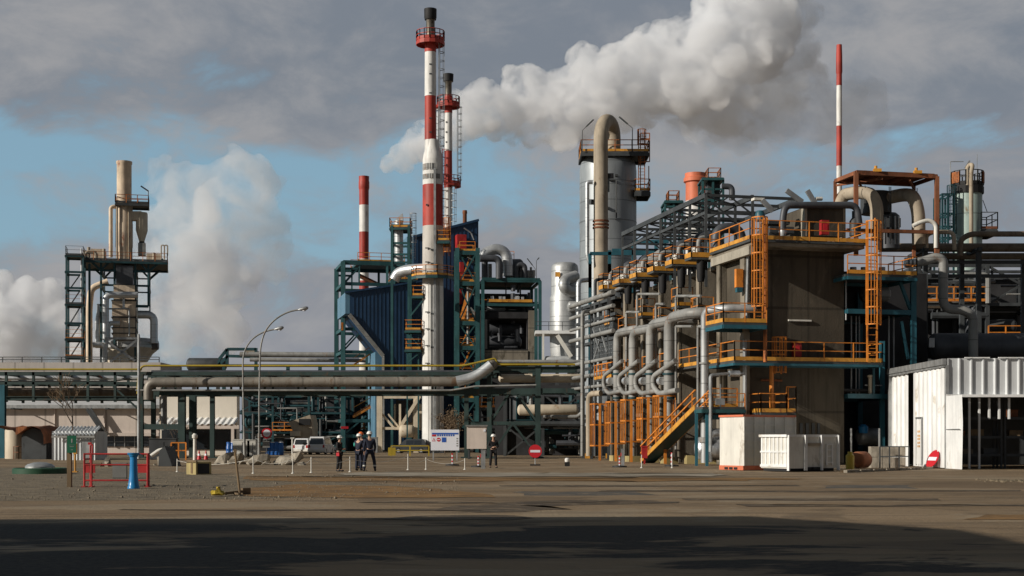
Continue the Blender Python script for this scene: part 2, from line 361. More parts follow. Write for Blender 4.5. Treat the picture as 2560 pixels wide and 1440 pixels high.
# ------------------------------------------------------------------ ground
def ground_mat():
    global nt
    m = bpy.data.materials.new('worn_yard_paving'); m.use_nodes = True; nt = m.node_tree; nt.nodes.clear()
    pos = N('ShaderNodeNewGeometry').outputs['Position']; sp = N('ShaderNodeSeparateXYZ'); nt.links.new(pos, sp.inputs[0]); y = sp.outputs[1]; x = sp.outputs[0]
    big = NOISE(SCALE(pos, (0.05, 0.10, 1)), 1.0, 5, 0.6, 0.3)
    mid = NOISE(SCALE(pos, (0.25, 0.35, 1)), 1.0, 6, 0.62, 0.2)
    fine = NOISE(pos, 9.0, 4, 0.7)
    c = MIX(RAMP(big, [(0.3, 0.0), (0.7, 1.0)]), (0.190, 0.130, 0.071), (0.295, 0.214, 0.130))
    c = MIX(MATH('MULTIPLY', RAMP(mid, [(0.50, 0.0), (0.66, 1.0)]), 0.55), c, (0.13, 0.095, 0.06))
    pt = NOISE(SCALE(pos, (0.10, 0.16, 1)), 1.0, 4, 0.7, 0.8)
    c = MIX(MATH('MULTIPLY', RAMP(pt, [(0.54, 0.0), (0.57, 1.0)]), 0.45), c, (0.34, 0.28, 0.195))
    c = MIX(MATH('MULTIPLY', RAMP(pt, [(0.40, 1.0), (0.44, 0.0)]), 0.55), c, (0.105, 0.070, 0.040))
    # long tyre-worn and dusty stripes across the yard
    st = NOISE(SCALE(pos, (0.02, 0.42, 1)), 1.0, 5, 0.65)
    c = MIX(MATH('MULTIPLY', RAMP(st, [(0.52, 0.0), (0.62, 1.0)]), 0.45), c, (0.12, 0.085, 0.05))
    c = MIX(MATH('MULTIPLY', RAMP(st, [(0.33, 1.0), (0.42, 0.0)]), 0.35), c, (0.33, 0.285, 0.22))
    # tar and oil stains, widened inside the building's shadow to paint its shade darker
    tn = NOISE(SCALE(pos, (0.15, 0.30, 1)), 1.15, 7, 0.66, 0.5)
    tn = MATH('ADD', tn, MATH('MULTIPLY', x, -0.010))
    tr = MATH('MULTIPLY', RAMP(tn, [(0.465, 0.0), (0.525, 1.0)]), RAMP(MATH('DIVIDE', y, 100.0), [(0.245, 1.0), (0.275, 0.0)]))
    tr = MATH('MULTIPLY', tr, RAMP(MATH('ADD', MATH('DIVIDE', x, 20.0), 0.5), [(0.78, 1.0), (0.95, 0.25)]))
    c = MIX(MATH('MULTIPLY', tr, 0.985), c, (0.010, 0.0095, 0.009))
    # thin tar-filled cracks
    vo = N('ShaderNodeTexVoronoi', feature='DISTANCE_TO_EDGE'); vo.inputs['Scale'].default_value = 0.16
    wv = N('ShaderNodeVectorMath', operation='ADD'); nt.links.new(pos, wv.inputs[0])
    nn = N('ShaderNodeTexNoise'); nn.inputs['Scale'].default_value = 0.5; nt.links.new(pos, nn.inputs['Vector'])
    nt.links.new(SCALE(nn.outputs[1], (2.4, 2.4, 0)), wv.inputs[1]); nt.links.new(wv.outputs[0], vo.inputs['Vector'])
    c = MIX(MATH('MULTIPLY', MATH('MULTIPLY', MATH('LESS_THAN', vo.outputs['Distance'], 0.010), RAMP(big, [(0.5, 0.0), (0.6, 1.0)])), 0.4), c, (0.06, 0.05, 0.04))
    c = MIX(MATH('MULTIPLY', RAMP(fine, [(0.35, 0.0), (0.7, 1.0)]), 0.30), c, (0.13, 0.11, 0.085))
    b = N('ShaderNodeBsdfPrincipled'); nt.links.new(c, b.inputs['Base Color']); b.inputs['Roughness'].default_value = 0.9; b.inputs['Specular IOR Level'].default_value = 0.25
    bp = N('ShaderNodeBump'); bp.inputs['Strength'].default_value = 0.6; bp.inputs['Distance'].default_value = 0.06
    nt.links.new(MATH('ADD', fine, MATH('MULTIPLY', mid, 2.0)), bp.inputs['Height']); nt.links.new(bp.outputs[0], b.inputs['Normal'])
    o = N('ShaderNodeOutputMaterial'); nt.links.new(b.outputs[0], o.inputs[0]); return m
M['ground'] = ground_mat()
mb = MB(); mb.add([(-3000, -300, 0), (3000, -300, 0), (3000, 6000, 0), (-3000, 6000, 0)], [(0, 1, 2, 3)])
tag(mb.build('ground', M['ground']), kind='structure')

def patch(name, outline, z, m, rough=0.0, seed=1, rise=0.0):
    """irregular sheet on the ground: outline in ground points, edge roughened, surface gently raised"""
    rng = random.Random(seed); pts = []
    n = len(outline)
    for i in range(n):
        a, b = outline[i], outline[(i+1) % n]; k = max(2, int((b-a).length/0.8)); k = min(k, 40)
        for j in range(k):
            q = a.lerp(b, j/k); pts.append(V((q.x+rng.uniform(-1, 1)*rough*0.5, q.y+rng.uniform(-1, 1)*rough, z)))
    c = sum(pts, V())/len(pts); vs = list(pts); fs = []
    L = 5
    for l in range(1, L):
        f = l/L
        for p in pts:
            q = p.lerp(c, f); q.z = z+rise*min(1, f*2.5)*(0.5+rng.random()*0.5); vs.append(q)
    np_ = len(pts); vs.append(V((c.x, c.y, z+rise*0.7)))
    for l in range(L-1):
        for i in range(np_):
            j = (i+1) % np_; fs.append((l*np_+i, l*np_+j, (l+1)*np_+j, (l+1)*np_+i))
    for i in range(np_): fs.append(((L-1)*np_+i, (L-1)*np_+(i+1) % np_, len(vs)-1))
    m_ = MB(); m_.add(vs, fs); o = m_.build(name, m, sharp=80); return tag(o, kind='structure')
M['gravel'] = mat('gravel_verge', (0.175, 0.140, 0.092), 0.95, var=0.40, vs=1.4, dirt=(0.30, 0.25, 0.18), dirt_amt=0.35, dirt_scale=7.0, bump=1.0, bs=14)
M['mud'] = mat('ochre_mud', (0.21, 0.115, 0.036), 0.9, var=0.35, vs=0.7, dirt=(0.10, 0.06, 0.03), dirt_amt=0.35, bump=0.6, bs=5)
M['pale_dust'] = mat('pale_road_dust', (0.30, 0.26, 0.20), 0.95, var=0.25, vs=0.6, bump=0.3)
patch('gravel_verge', [GP(-300, 1254), GP(250, 1251), GP(620, 1247), GP(900, 1238), GP(1080, 1222), GP(900, 1206), GP(600, 1190), GP(300, 1170), GP(-300, 1168)], 0.004, M['gravel'], 0.35, 3, 0.0)
patch('mud_patch', [GP(620, 1243), GP(900, 1246), GP(1130, 1243), GP(1260, 1243), GP(1180, 1231), GP(1000, 1217), GP(760, 1211), GP(600, 1222)], 0.010, M['mud'], 0.45, 5, 0.0)
patch('mud_track', [GP(640, 1203), GP(1000, 1204), GP(1500, 1204), GP(2000, 1201), GP(2000, 1196), GP(1500, 1195), GP(1000, 1193), GP(600, 1190)], 0.012, M['mud'], 0.9, 8, 0.0)
patch('dust_track', [GP(830, 1190), GP(1300, 1192), GP(1800, 1191), GP(1800, 1184), GP(1300, 1183), GP(900, 1181)], 0.020, M['pale_dust'], 0.8, 9, 0.0)
M['smear'] = mat('oily_smear', (0.075, 0.052, 0.030), 0.9, var=0.4, vs=1.2, dirt=(0.17, 0.125, 0.075), dirt_amt=0.6, dirt_scale=1.6, bump=0.3)
patch('oil_smear', [GP(1010, 1276), GP(1330, 1281), GP(1420, 1272), GP(1300, 1266), GP(1450, 1262), GP(1690, 1259), GP(1640, 1252), GP(1400, 1250), GP(1290, 1258), GP(1150, 1266)], 0.006, M['smear'], 0.5, 31, 0.0)
patch('oil_smear', [GP(900, 1298), GP(1180, 1302), GP(1330, 1296), GP(1240, 1288), GP(1050, 1290)], 0.010, M['smear'], 0.35, 33, 0.0)
patch('ochre_scrape', [GP(2410, 1300), GP(2590, 1302), GP(2590, 1288), GP(2460, 1287)], 0.008, M['mud'], 0.25, 35, 0.0)
for i, (a, b, y0, y1) in enumerate(((1250, 2000, 1213, 1216), (1500, 2560, 1226, 1229), (1700, 2350, 1246, 1250), (900, 1700, 1255, 1258), (1850, 2560, 1262, 1266), (300, 1200, 1274, 1277))):
    patch('tyre_track', [GP(a, y1), GP((a+b)/2, y1+1.5), GP(b, y1), GP(b, y0), GP((a+b)/2, y0+1), GP(a, y0)], 0.005+.001*i, M['smear'], 0.30, 50+i, 0.0)
M['asphalt_patch'] = mat('asphalt_repair', (0.085, 0.075, 0.062), 0.92, var=0.3, vs=1.5, dirt=(0.2, 0.15, 0.095), dirt_amt=0.5, dirt_scale=1.2, bump=0.5)
M['concrete_bay'] = mat('worn_concrete_bay', (0.30, 0.245, 0.17), 0.92, var=0.25, vs=0.8, dirt=(0.14, 0.10, 0.06), dirt_amt=0.45, dirt_scale=0.9, bump=0.3)
for i, (q, mt) in enumerate((((1290, 1238, 1640, 1238, 1600, 1228, 1300, 1229), 'asphalt_patch'), ((2050, 1222, 2300, 1221, 2280, 1212, 2060, 1213), 'asphalt_patch'))):
    patch('paving_repair', [GP(q[k], q[k+1]) for k in range(0, 8, 2)], 0.0022, M[mt], 0.5, 70+i, 0.0)
# pebbles scattered over the verge
rng = random.Random(11); mb = MB()
for i in range(3600):
    px = rng.uniform(-20, 1150); py = rng.uniform(1172, 1252)
    if py > 1238 and px > 900: continue
    q = GP(px, py); s = rng.uniform(0.006, 0.022)*(1.0 if rng.random() < 0.97 else 2.4)
    c = V((q.x, q.y, 0.008+s*0.3)); o_ = []
    for d in ((1, 0, 0), (0, 1, 0), (-1, 0, 0), (0, -1, 0), (0, 0, 1), (0, 0, -1)): o_.append(c+V(d)*s*rng.uniform(0.6, 1.3))
    mb.add(o_, [(0, 1, 4), (1, 2, 4), (2, 3, 4), (3, 0, 4), (1, 0, 5), (2, 1, 5), (3, 2, 5), (0, 3, 5)])
tag(mb.build('gravel_stones', M['pebble'], sharp=20), 'loose pale pebbles scattered over the gravel verge', 'gravel', kind='stuff')

# the building left of the viewpoint whose shadow lies across the near yard
mb = MB(); mb.prism([V(q) for q in ((-62, 15.4, 0), (-14.5, 19.1, 0), (-11.7, 14.8, 0), (-11.8, -40, 0), (-62, -40, 0))], (0, 0, 9.0))
tag(mb.build('office_block', M['beige_wall']), 'plain office block beside the yard casting the long foreground shadow', 'building')
# ------------------------------------------------------------------ plant building kit
def rail_mb(mb, pts, h=1.1, step=1.5, w_=0.07, closed=False):
    pts = [V(p) for p in pts]
    if closed: pts = pts+[pts[0]]
    for a, b in zip(pts[:-1], pts[1:]):
        L = (b-a).length; n = max(1, round(L/step))
        for k in range(n+1):
            q = a.lerp(b, k/n); mb.bar(q, q+V((0, 0, h)), w_)
        for f in (1.0, 0.55): mb.bar(a+V((0, 0, h*f)), b+V((0, 0, h*f)), w_*0.85)
def toe_mb(mb, pts, h=0.22, t=0.05, closed=False):
    pts = [V(p) for p in pts]
    if closed: pts = pts+[pts[0]]
    for a, b in zip(pts[:-1], pts[1:]): mb.bar(a+V((0, 0, h/2+0.01)), b+V((0, 0, h/2+0.01)), t, h)
def platform(th, poly, rails, rm='orange', tm='yellow', dm='grating', th_=0.14, beam='teal', h=1.1, step=1.5, w_=0.07, toe=0.22, beam_h=0.0):
    """poly: deck outline (level); rails: open point lists along its edges"""
    d = MB(); d.prism([V(p)-V((0, 0, th_)) for p in poly], (0, 0, th_)); d.build('deck', M[dm], th)
    if beam_h:
        b = MB(); n = len(poly)
        for i in range(n): b.bar(V(poly[i])-V((0, 0, th_+beam_h/2+0.005)), V(poly[(i+1) % n])-V((0, 0, th_+beam_h/2+0.005)), 0.12, beam_h)
        b.build('edge_beam', M[beam], th)
    for pl in rails:
        r = MB(); t = MB(); rail_mb(r, pl, h, step, w_); toe_mb(t, pl, toe); r.build('railing', M[rm], th); t.build('toe_board', M[tm], th)
def gplat(th, g, px0, px1, py, v0, v1, sides='flr', **k):
    """platform seen from px0 to px1 (front edge at plane v0), deck level at row py"""
    u0, u1 = g.U(px0, v0), g.U(px1, v0); z = g.Zv(py, v0, (u0+u1)/2)
    return uplat(th, g, u0, u1, v0, v1, z, sides, **k)
def uplat(th, g, u0, u1, v0, v1, z, sides='flr', **k):
    a, b, c, d = g.p(u0, v0, z), g.p(u1, v0, z), g.p(u1, v1, z), g.p(u0, v1, z)
    rl = []
    ed = [(k in sides, p, q) for k, p, q in (('f', a, b), ('r', b, c), ('b', c, d), ('l', d, a))]
    for on, p, q in ed:
        if not on: continue
        if rl and (rl[-1][-1]-p).length < 1e-6: rl[-1].append(q)
        else: rl.append([p, q])
    if len(rl) > 1 and (rl[-1][-1]-rl[0][0]).length < 1e-6: rl[0] = rl.pop()+rl[0][1:]
    platform(th, [a, b, c, d], rl, **k); return z
def ring_platform(th, c, z, r0, r1, a0=0, a1=360, n=16, rm='orange', tm='yellow', dm='grating', h=1.1, w_=0.08, toe=0.22, beam='teal', bh=0.25):
    c = V((c[0], c[1], 0)); o = []; i_ = []
    k = max(4, int(n*abs(a1-a0)/360))
    for j in range(k+1):
        a = R(a0+(a1-a0)*j/k); d = V((math.cos(a), math.sin(a), 0))
        o.append(c+d*r1+V((0, 0, z))); i_.append(c+d*r0+V((0, 0, z)))
    m = MB()
    for j in range(k):
        m.hexa([i_[j]-V((0, 0, .12)), o[j]-V((0, 0, .12)), o[j+1]-V((0, 0, .12)), i_[j+1]-V((0, 0, .12)), i_[j], o[j], o[j+1], i_[j+1]])
    m.build('deck', M[dm], th)
    b = MB()
    for j in range(k): b.bar(o[j]-V((0, 0, .12+bh/2)), o[j+1]-V((0, 0, .12+bh/2)), 0.1, bh)
    b.build('edge_beam', M[beam], th)
    r = MB(); t = MB(); full = abs(a1-a0) >= 359
    pl = o if full else [i_[0]]+o+[i_[-1]]
    rail_mb(r, pl, h, 1.3, w_); toe_mb(t, pl, toe); r.build('railing', M[rm], th); t.build('toe_board', M[tm], th)
def ladder(th, base, ztop, face, mt='orange', wd=0.5, cage=None, t=0.07, rung=0.3, cr=0.42, side=None):
    """rungs between two stringers; face = horizontal direction out of the climbing side; cage = (z0, z1)"""
    base = V(base); face = V(face).normalized(); s = V((face.y, -face.x, 0)) if side is None else V(side)
    H = ztop-base.z; m = MB()
    for e in (-1, 1): m.bar(base+s*(e*wd/2), base+s*(e*wd/2)+V((0, 0, H)), t)
    for k in range(1, int(H/rung)): m.bar(base+s*(-wd/2)+V((0, 0, k*rung)), base+s*(wd/2)+V((0, 0, k*rung)), t*0.5)
    m.build('ladder', M[mt], th)
    if cage:
        m = MB(); z = cage[0]; hoops = []
        n = max(2, round((cage[1]-cage[0])/0.95))
        for k in range(n+1):
            zz = cage[0]+(cage[1]-cage[0])*k/n; pts = []
            for j in range(9):
                a = math.pi*j/8; pts.append(base+s*(cr*math.cos(a))+face*(0.12+cr*1.25*math.sin(a))+V((0, 0, zz-base.z)))
            hoops.append(pts)
            for a, b in zip(pts[:-1], pts[1:]): m.bar(a, b, 0.035, 0.07)
        for j in range(0, 9, 1 if t > 0.06 else 2): m.bar(hoops[0][j], hoops[-1][j], 0.04)
        m.build('ladder_cage', M[mt], th)
def skel(mb, g, us, vs, zs, w_=0.25, z0=0.0, xb=(), bw=None):
    """steel frame: posts at every (u, v), beams at every level; xb: (axis, fixed, i, j, za, zb) bracing"""
    bw = bw or w_*0.85
    for u in us:
        for v in vs: mb.bar(g.p(u, v, z0), g.p(u, v, zs[-1]), w_)
    for z in zs:
        for v in vs:
            for a, b in zip(us[:-1], us[1:]): mb.bar(g.p(a, v, z), g.p(b, v, z), bw*0.7, bw)
        for u in us:
            for a, b in zip(vs[:-1], vs[1:]): mb.bar(g.p(u, a, z), g.p(u, b, z), bw*0.7, bw)
def lampmast(g_, px, py0, py1, D, dx, label, hpx=22):
    """thin mast with a slanting tube light at its head"""
    t = thing('lamp_mast', label, 'lamp', P(px, py0, D))
    a = P(px, py0, D); b = P(px, py1, D); m = MB(); m.cyl(a, b, 0.05, 0.04, 6); c = P(px+dx, py1-hpx, D)
    m.cyl(b, c, 0.03, n=6); m.build('mast', M['steel_dark'], t)
    m = MB(); m.bar(b.lerp(c, 0.35), c, 0.16, 0.12); m.build('tube_light', M['steel_dark'], t); return t
def pipe(name, pts, r, mt, label, cat='pipe', bend=None, n=12, flanges=(), group=None):
    m = MB(); m.tube(pts, r, n, bend)
    o = None
    c = V(pts[0])
    if flanges:
        t = thing(name, label, cat, (c.x, c.y, min(V(p).z for p in pts)), group); m.build('pipe_run', M[mt], t); f = MB()
        for p, ax in flanges: f.disc(p, ax, r*1.35, r*0.5, 14)
        f.build('flange', M['steel_dark'], t); return t
    return solo(m, name, M[mt], label, cat, group)
def drum(mb, p, q, r, n=22, dome=0.5):
    """pressure vessel between two tangent lines, with dished ends"""
    p, q = V(p), V(q); d = (q-p).normalized(); rings = []
    prof = [(0.02, -dome), (0.45, -dome*0.88), (0.75, -dome*0.62), (0.93, -dome*0.3), (1, 0)]
    for f, o in prof: rings.append(mb.ring(p+d*(o*r), d, max(f*r, .01), n))
    for f, o in reversed(prof): rings.append(mb.ring(q-d*(o*r), d, max(f*r, .01), n))
    return mb.sweep(rings)

# ------------------------------------------------------------------ left: tan furnace on its steel frame
def furnace():
    D = 190; g = G(250, D, 13.1); s = D/F
    t = thing('furnace_stack', 'tan rust-stained furnace stack on a dark teal steel frame behind the beige warehouse', 'furnace', (PX(310, D), D, 0))
    c = g.at(310.5, 700, 5); c = V((c.x, c.y, 0)); z = lambda py: PZ(py, c.y); rr = lambda px: px*c.y/F
    m = MB(); m.lathe(c, [(rr(18), z(520)), (rr(18), z(412)), (rr(19.5), z(410)), (rr(19.5), z(404)), (rr(15), z(404)), (rr(15), z(415))], 24); m.build('chimney', M['tan_stack'], t)
    m = MB(); m.lathe(c, [(rr(20), z(655)), (rr(20), z(620)), (rr(21), z(618)), (rr(21), z(560)), (rr(20.5), z(558)), (rr(20.5), z(512)), (rr(18), z(508))], 24); m.build('casing', M['tan_stack'], t)
    for k, (px, r_) in enumerate(((293, 2.2), (300, 1.6), (322, 1.4))):
        m = MB(); q = g.at(px, 640, 3.9); m.tube([V((q.x, q.y, z(650))), V((q.x, q.y, z(520)))], rr(r_), 8); m.build('riser_pipe', M['pipe_beige'], t)
    m = MB(); q = g.at(277, 640, 4.6); m.tube([V((q.x, q.y, z(645))), V((q.x, q.y, z(519))), V((c.x, c.y, z(517)))], rr(5), 12, rr(8)); m.build('side_duct', M['tan_stack'], t)
    # cyclone
    q = g.at(354.5, 560, 5); q = V((q.x, q.y, 0))
    m = MB(); m.lathe(q, [(rr(5), z(612)), (rr(6), z(604)), (rr(14), z(577)), (rr(14.5), z(575)), (rr(14.5), z(533)), (rr(13), z(530))], 20)
    a = V((c.x, c.y, z(545))); m.bar(V((c.x, c.y, z(541))), V((q.x, q.y, z(539))), 1.3, rr(22)); m.build('cyclone', M['cream'], t)
    m = MB(); g.box(m, 345, 638, 364, 607, 4.2, 5.6); m.build('hopper_box', M['pipe_grey'], t)
    m = MB(); m.lathe(V((q.x, q.y, 0)), [(rr(7), z(608)), (rr(7), z(603))], 16); m.build('band', M['black'], t)
    # upper platform on the chimney
    zt = z(508); m = None
    gplat(t, g, 288, 371, 507, 3.2, 7.0, 'flrb', rm='rust_orange', tm='steel_dark', beam_h=0.25, beam='steel_dark', w_=0.09)
    m = MB(); a = g.at(371, 507, 3.3); m.cyl(a, a+V((0, 0, 1.7)), .05, n=6); b = g.at(352, 465, 3.3); m.bar(a+V((0, 0, 1.6)), b, 0.13, 0.18); m.build('lamp_arm', M['steel_dark'], t)
    # main deck
    gplat(t, g, 203, 418, 651, 0.0, 10, 'flrb', rm='rust_orange', tm='steel_dark', beam_h=0.25, beam='teal_dark', w_=0.07)
    m = MB()
    for px in (403, 411): m.tube([g.at(px, 651, 1), g.at(px, 613, 1), g.at(px+8, 613, 1), g.at(px+8, 640, 1)], 0.09, 6, .5)
    for px, py in ((212, 626), (222, 618), (238, 628), (260, 622), (385, 632)): m.cyl(g.at(px, 651, 3), g.at(px, py, 3), 0.22, n=8)
    m.tube([g.at(214, 651, 2), g.at(214, 630, 2), g.at(240, 630, 2), g.at(240, 651, 2)], 0.25, 8); m.build('deck_piping', M['pipe_beige'], t)
    m = MB(); g.box(m, 366, 651, 402, 634, 4, 7); g.box(m, 227, 651, 262, 622, 5, 7); m.build('deck_equipment', M['tan_stack'], t)
    # frame
    m = MB(); U = lambda px: g.U(px, 0)
    for v in (0.6, 9.4):
        for px, py in ((252, 900), (286, 900), (338, 900), (371, 772)): m.bar(g.p(U(px), v, z(py) if py < 900 else 0), g.p(U(px), v, z(651)-.5), 0.24 if v < 5 else .16)
        for py in (687, 722): m.bar(g.p(U(252), v, z(py)), g.p(U(371), v, z(py)), 0.26 if v < 5 else .18)
        m.bar(g.p(U(215), v, z(655)), g.p(U(252), v, z(687)), 0.3); m.bar(g.p(U(408), v, z(655)), g.p(U(371), v, z(687)), 0.3)
        m.bar(g.p(U(280), v, z(658)), g.p(U(252), v, z(687)), 0.25); m.bar(g.p(U(342), v, z(658)), g.p(U(371), v, z(687)), 0.25)
        m.bar(g.p(U(337), v, z(772)), g.p(U(371), v, z(772)), 0.35)
    for px in (252, 286, 338, 371):
        for py in (687, 722): m.bar(g.p(U(px), .6, z(py)), g.p(U(px), 9.4, z(py)), 0.3)
    m.build('support_frame', M['teal_dark'], t)
    # radiant box and convection section
    m = MB(); g.box(m, 290, 712, 332, 664, .2, 7.5); m.build('damper_box', M['pipe_dark'], t)
    m = MB(); g.box(m, 284, 748, 337, 713, -.2, 8); g.box(m, 280, 790, 339, 752, -.2, 8); g.box(m, 285, 795, 337, 790, 0, 7.7); g.box(m, 282, 845, 338, 795, -.2, 8); m.build('convection_box', M['tan_stack'], t)
    m = MB()
    for py in (750, 792, 818, 832): g.box(m, 278, py+2, 341, py, -.4, 8.2)
    m.build('box_band', M['steel_dark'], t)
    m = MB(); q = g.at(330, 850, 4); q = V((q.x, q.y, 0))
    m.lathe(q, [(rr(38), z(905)), (rr(50), z(886)), (rr(66), z(872)), (rr(66), z(858)), (rr(52), z(848)), (rr(10), z(845))], 30); m.build('collector_pan', M['alu_dull'], t)
    m = MB(); q2 = g.at(396, 863, 2); m.cyl(g.at(330, 866, 2.5), q2, rr(11), n=16); m.build('outlet_nozzle', M['pipe_dark'], t)
    m = MB(); q3 = g.at(294, 890, 0.2); m.lathe(V((q3.x, q3.y, 0)), [(rr(27), 0), (rr(27), z(895)), (rr(20), z(880)), (rr(3), z(878))], 24); m.build('cream_cone', M['cream'], t)
    # ducts
    for nm, pts, r_, mt in (('u_duct', [(264, 850, -1.2), (264, 737, -1.2), (345, 737, -1.2)], 8, 'pipe_silver'), ('return_duct', [(345, 787, 1), (385, 787, 1), (385, 858, 1)], 9.5, 'pipe_silver'),
                            ('elbow_duct', [(270, 850, -.5), (270, 808, -.5), (300, 808, -.5)], 6, 'pipe_silver'), ('downcomer', [(223, 905, 2), (223, 770, 2), (228, 720, 2), (270, 704, 2)], 8, 'tan_stack'),
                            ('downcomer', [(244, 870, 1), (244, 800, 1), (248, 775, 1), (248, 760, 1)], 5.5, 'pipe_silver'), ('downcomer', [(232, 862, 0.5), (262, 862, .5), (262, 905, .5)], 7, 'pipe_silver'),
                            ('thin_pipe', [(262, 772, -1), (323, 772, -1), (323, 840, -1)], 2.0, 'galv'), ('thin_pipe', [(309, 740, -.6), (309, 770, -.6)], 3.0, 'pipe_silver')):
        m = MB(); m.tube([g.at(a, b, v) for a, b, v in pts], rr(r_), 14, rr(r_)*1.9); m.build(nm, M[mt], t)
    m = MB()
    for a, b in (((266, 850), (266, 905)), ((346, 835), (346, 1100)), ((264, 852), (338, 902)), ((342, 850), (275, 905)), ((262, 846), (346, 846))): m.bar(g.at(*a, -2), g.at(*b, -2), 0.28)
    m.build('brace_frame', M['galv'], t)
    return t
furnace()
def stair_tower():
    D = 186; g = G(164, D, 13.1); t = thing('stair_tower', 'narrow dark steel access tower with rusty platforms left of the tan furnace', 'stair tower', (PX(186, D), D, 0))
    z = lambda py: g.Zv(py, 0, 1); u1 = g.U(208, 0); m = MB()
    for u in (0.1, u1):
        for v in (0, 3.5): m.bar(g.p(u, v, 0), g.p(u, v, z(640)), 0.20)
    m.bar(g.p(u1+.7, 1.5, 0), g.p(u1+.7, 1.5, z(655)), 0.25)
    for py in (640, 680, 720, 762, 808, 849, 893):
        for v in (0, 3.5): m.bar(g.p(0, v, z(py)), g.p(u1, v, z(py)), 0.25)
        for u in (0, u1): m.bar(g.p(u, 0, z(py)), g.p(u, 3.5, z(py)), 0.25)
    m.build('tower_frame', M['teal_dark'], t)
    for py, rm in ((640, 'steel_dark'), (762, 'rust_orange'), (849, 'orange'), (893, 'orange')):
        uplat(t, g, 0, u1, -.15, 3.6, z(py)+.2, 'flr', rm=rm, tm='orange' if rm == 'orange' else 'steel_dark', w_=0.045, toe=.12)
    m = MB(); m.cyl(g.p(1.9, 1.2, 0), g.p(1.9, 1.2, z(618)), 0.09, n=6); m.build('riser_pipe', M['galv'], t)
    for a, b in ((893, 849), (849, 808), (808, 762), (762, 720), (720, 680)):
        m = MB(); q, r_ = g.p(0.4, 2.6, z(a)+.2), g.p(u1-.4, 2.6, z(b)+.2); m.bar(q, r_, 0.06, 0.16); m.build('stair_flight', M['steel_dark'], t)
stair_tower()

# ------------------------------------------------------------------ left: beige warehouse behind the rack
def warehouse():
    D = 150; t = thing('warehouse', 'long low beige warehouse behind the pipe bridge at the left', 'warehouse', (PX(160, D), D, 0)); g = G(-120, D, 0)
    z = lambda py, v=0: g.Zv(py, v, 0)
    m = MB(); g.box(m, -140, 1084, 398, 1018, 0, 16); m.build('wall', M['beige_wall'], t)
    m = MB(); g.box(m, -140, 1000, 402, 906, 6, 16); m.build('upper_wall', M['beige_dark'], t)
    m = MB(); m.prism([g.at(-140, 1018, -.6), g.at(402, 1018, -.6), g.p(g.U(402, -.6), 6, z(1000)), g.p(g.U(-140, -.6), 6, z(1000))], (0, 0, 0.3)); m.build('roof', M['roof_pale'], t)
    m = MB(); g.box(m, -140, 1021, 402, 1012, -.75, -.55); m.build('gutter', M['galv'], t)
    m = MB(); g.box(m, -140, 1140, 398, 1089, .6, 1.2, z0=0); m.build('base_wall', M['beige_wall'], t)
    m = MB(); m.bar(g.at(-140, 1086, -.1), g.at(398, 1086, -.1), .5, .35); m.build('eaves_beam', M['beige_wall'], t)
    for a, b in ((262, 285), (288, 310), (313, 335), (338, 372)):
        m = MB(); g.box(m, a, 1116, b, 1091, .45, .58); m.build('window', M['glass'], t)
    m = MB()
    for px in (286.5, 311.5, 336.5): g.box(m, px-1, 1118, px+1, 1090, .38, .56)
    g.box(m, 262, 1105, 372, 1104, .40, .43); m.build('window_frame', M['galv'], t)
    r = MB(); rail_mb(r, [V((PX(a, D+6.3), D+6.3, PZ(906, D+6))) for a in (-140, 398)], 0.6, 2.2, 0.09); r.build('roof_railing', M['steel_dark'], t)
    for px in (54, 286):
        m = MB(); a = g.at(px, 1023, 0); m.cyl(a, a+V((0, -2.6, 0)), 0.07, n=6); m.bar(a+V((0, -2.9, 0)), a+V((0, -2.4, 0)), .3, .16); m.build('wall_lamp', M['steel_dark'], t)
    for px in (137, 262):
        m = MB(); m.cyl(g.at(px, 1084, -.1), g.at(px, 1020, -.1), 0.08, n=6); m.build('downpipe', M['beige_wall'], t)
    # covered stair up the wall
    m = MB()
    for o in (0, 9): m.bar(g.at(217+o, 1022, -.8), g.at(258+o, 1084, -.8), .14, .3)
    m.build('stair_rail', M['steel_dark'], t)
warehouse()
def cream_building():
    D = 140; t = thing('workshop', 'cream walled workshop with a corrugated lean-to roof behind the rack posts', 'workshop', (PX(500, D), D, 0)); g = G(398, D, 0)
    m = MB(); g.box(m, 400, 1130, 592, 978, 0, 1.5, z0=0); m.build('wall', M['cream_wall'], t)
    m = MB(); n = 54; a0, a1 = g.U(400), g.U(597); up = g.Zv(1044, 0); lo = g.Zv(1060, -2.2); vs = []
    for i in range(n+1):
        u = a0+(a1-a0)*i/n; h = 0.05 if i % 4 in (0, 1) else -0.05
        vs += [g.p(u, 0.02, up+h), g.p(u, -2.2, lo+h), g.p(u, -2.2, lo+h-.04), g.p(u, .02, up+h-.04)]
    fs = []
    for i in range(n):
        b = i*4
        for k in range(4): fs.append((b+k, b+(k+1) % 4, b+4+(k+1) % 4, b+4+k))
    m.add(vs, fs); m.build('lean_to_roof', M['white_paint'], t, sharp=20)
    m = MB(); g.box(m, 400, 1072, 597, 1063, -2.1, -1.9); m.build('lean_to_beam', M['beige_wall'], t)
    m = MB()
    for px in (472, 592): m.bar(g.p(g.U(px), -2, 0), g.p(g.U(px), -2, g.Zv(1072, -2)), .28)
    m.build('lean_to_post', M['beige_wall'], t)
    m = MB(); g.box(m, 404, 1124, 590, 1074, -.12, -.02); m.build('opening', M['glass'], t)
cream_building()
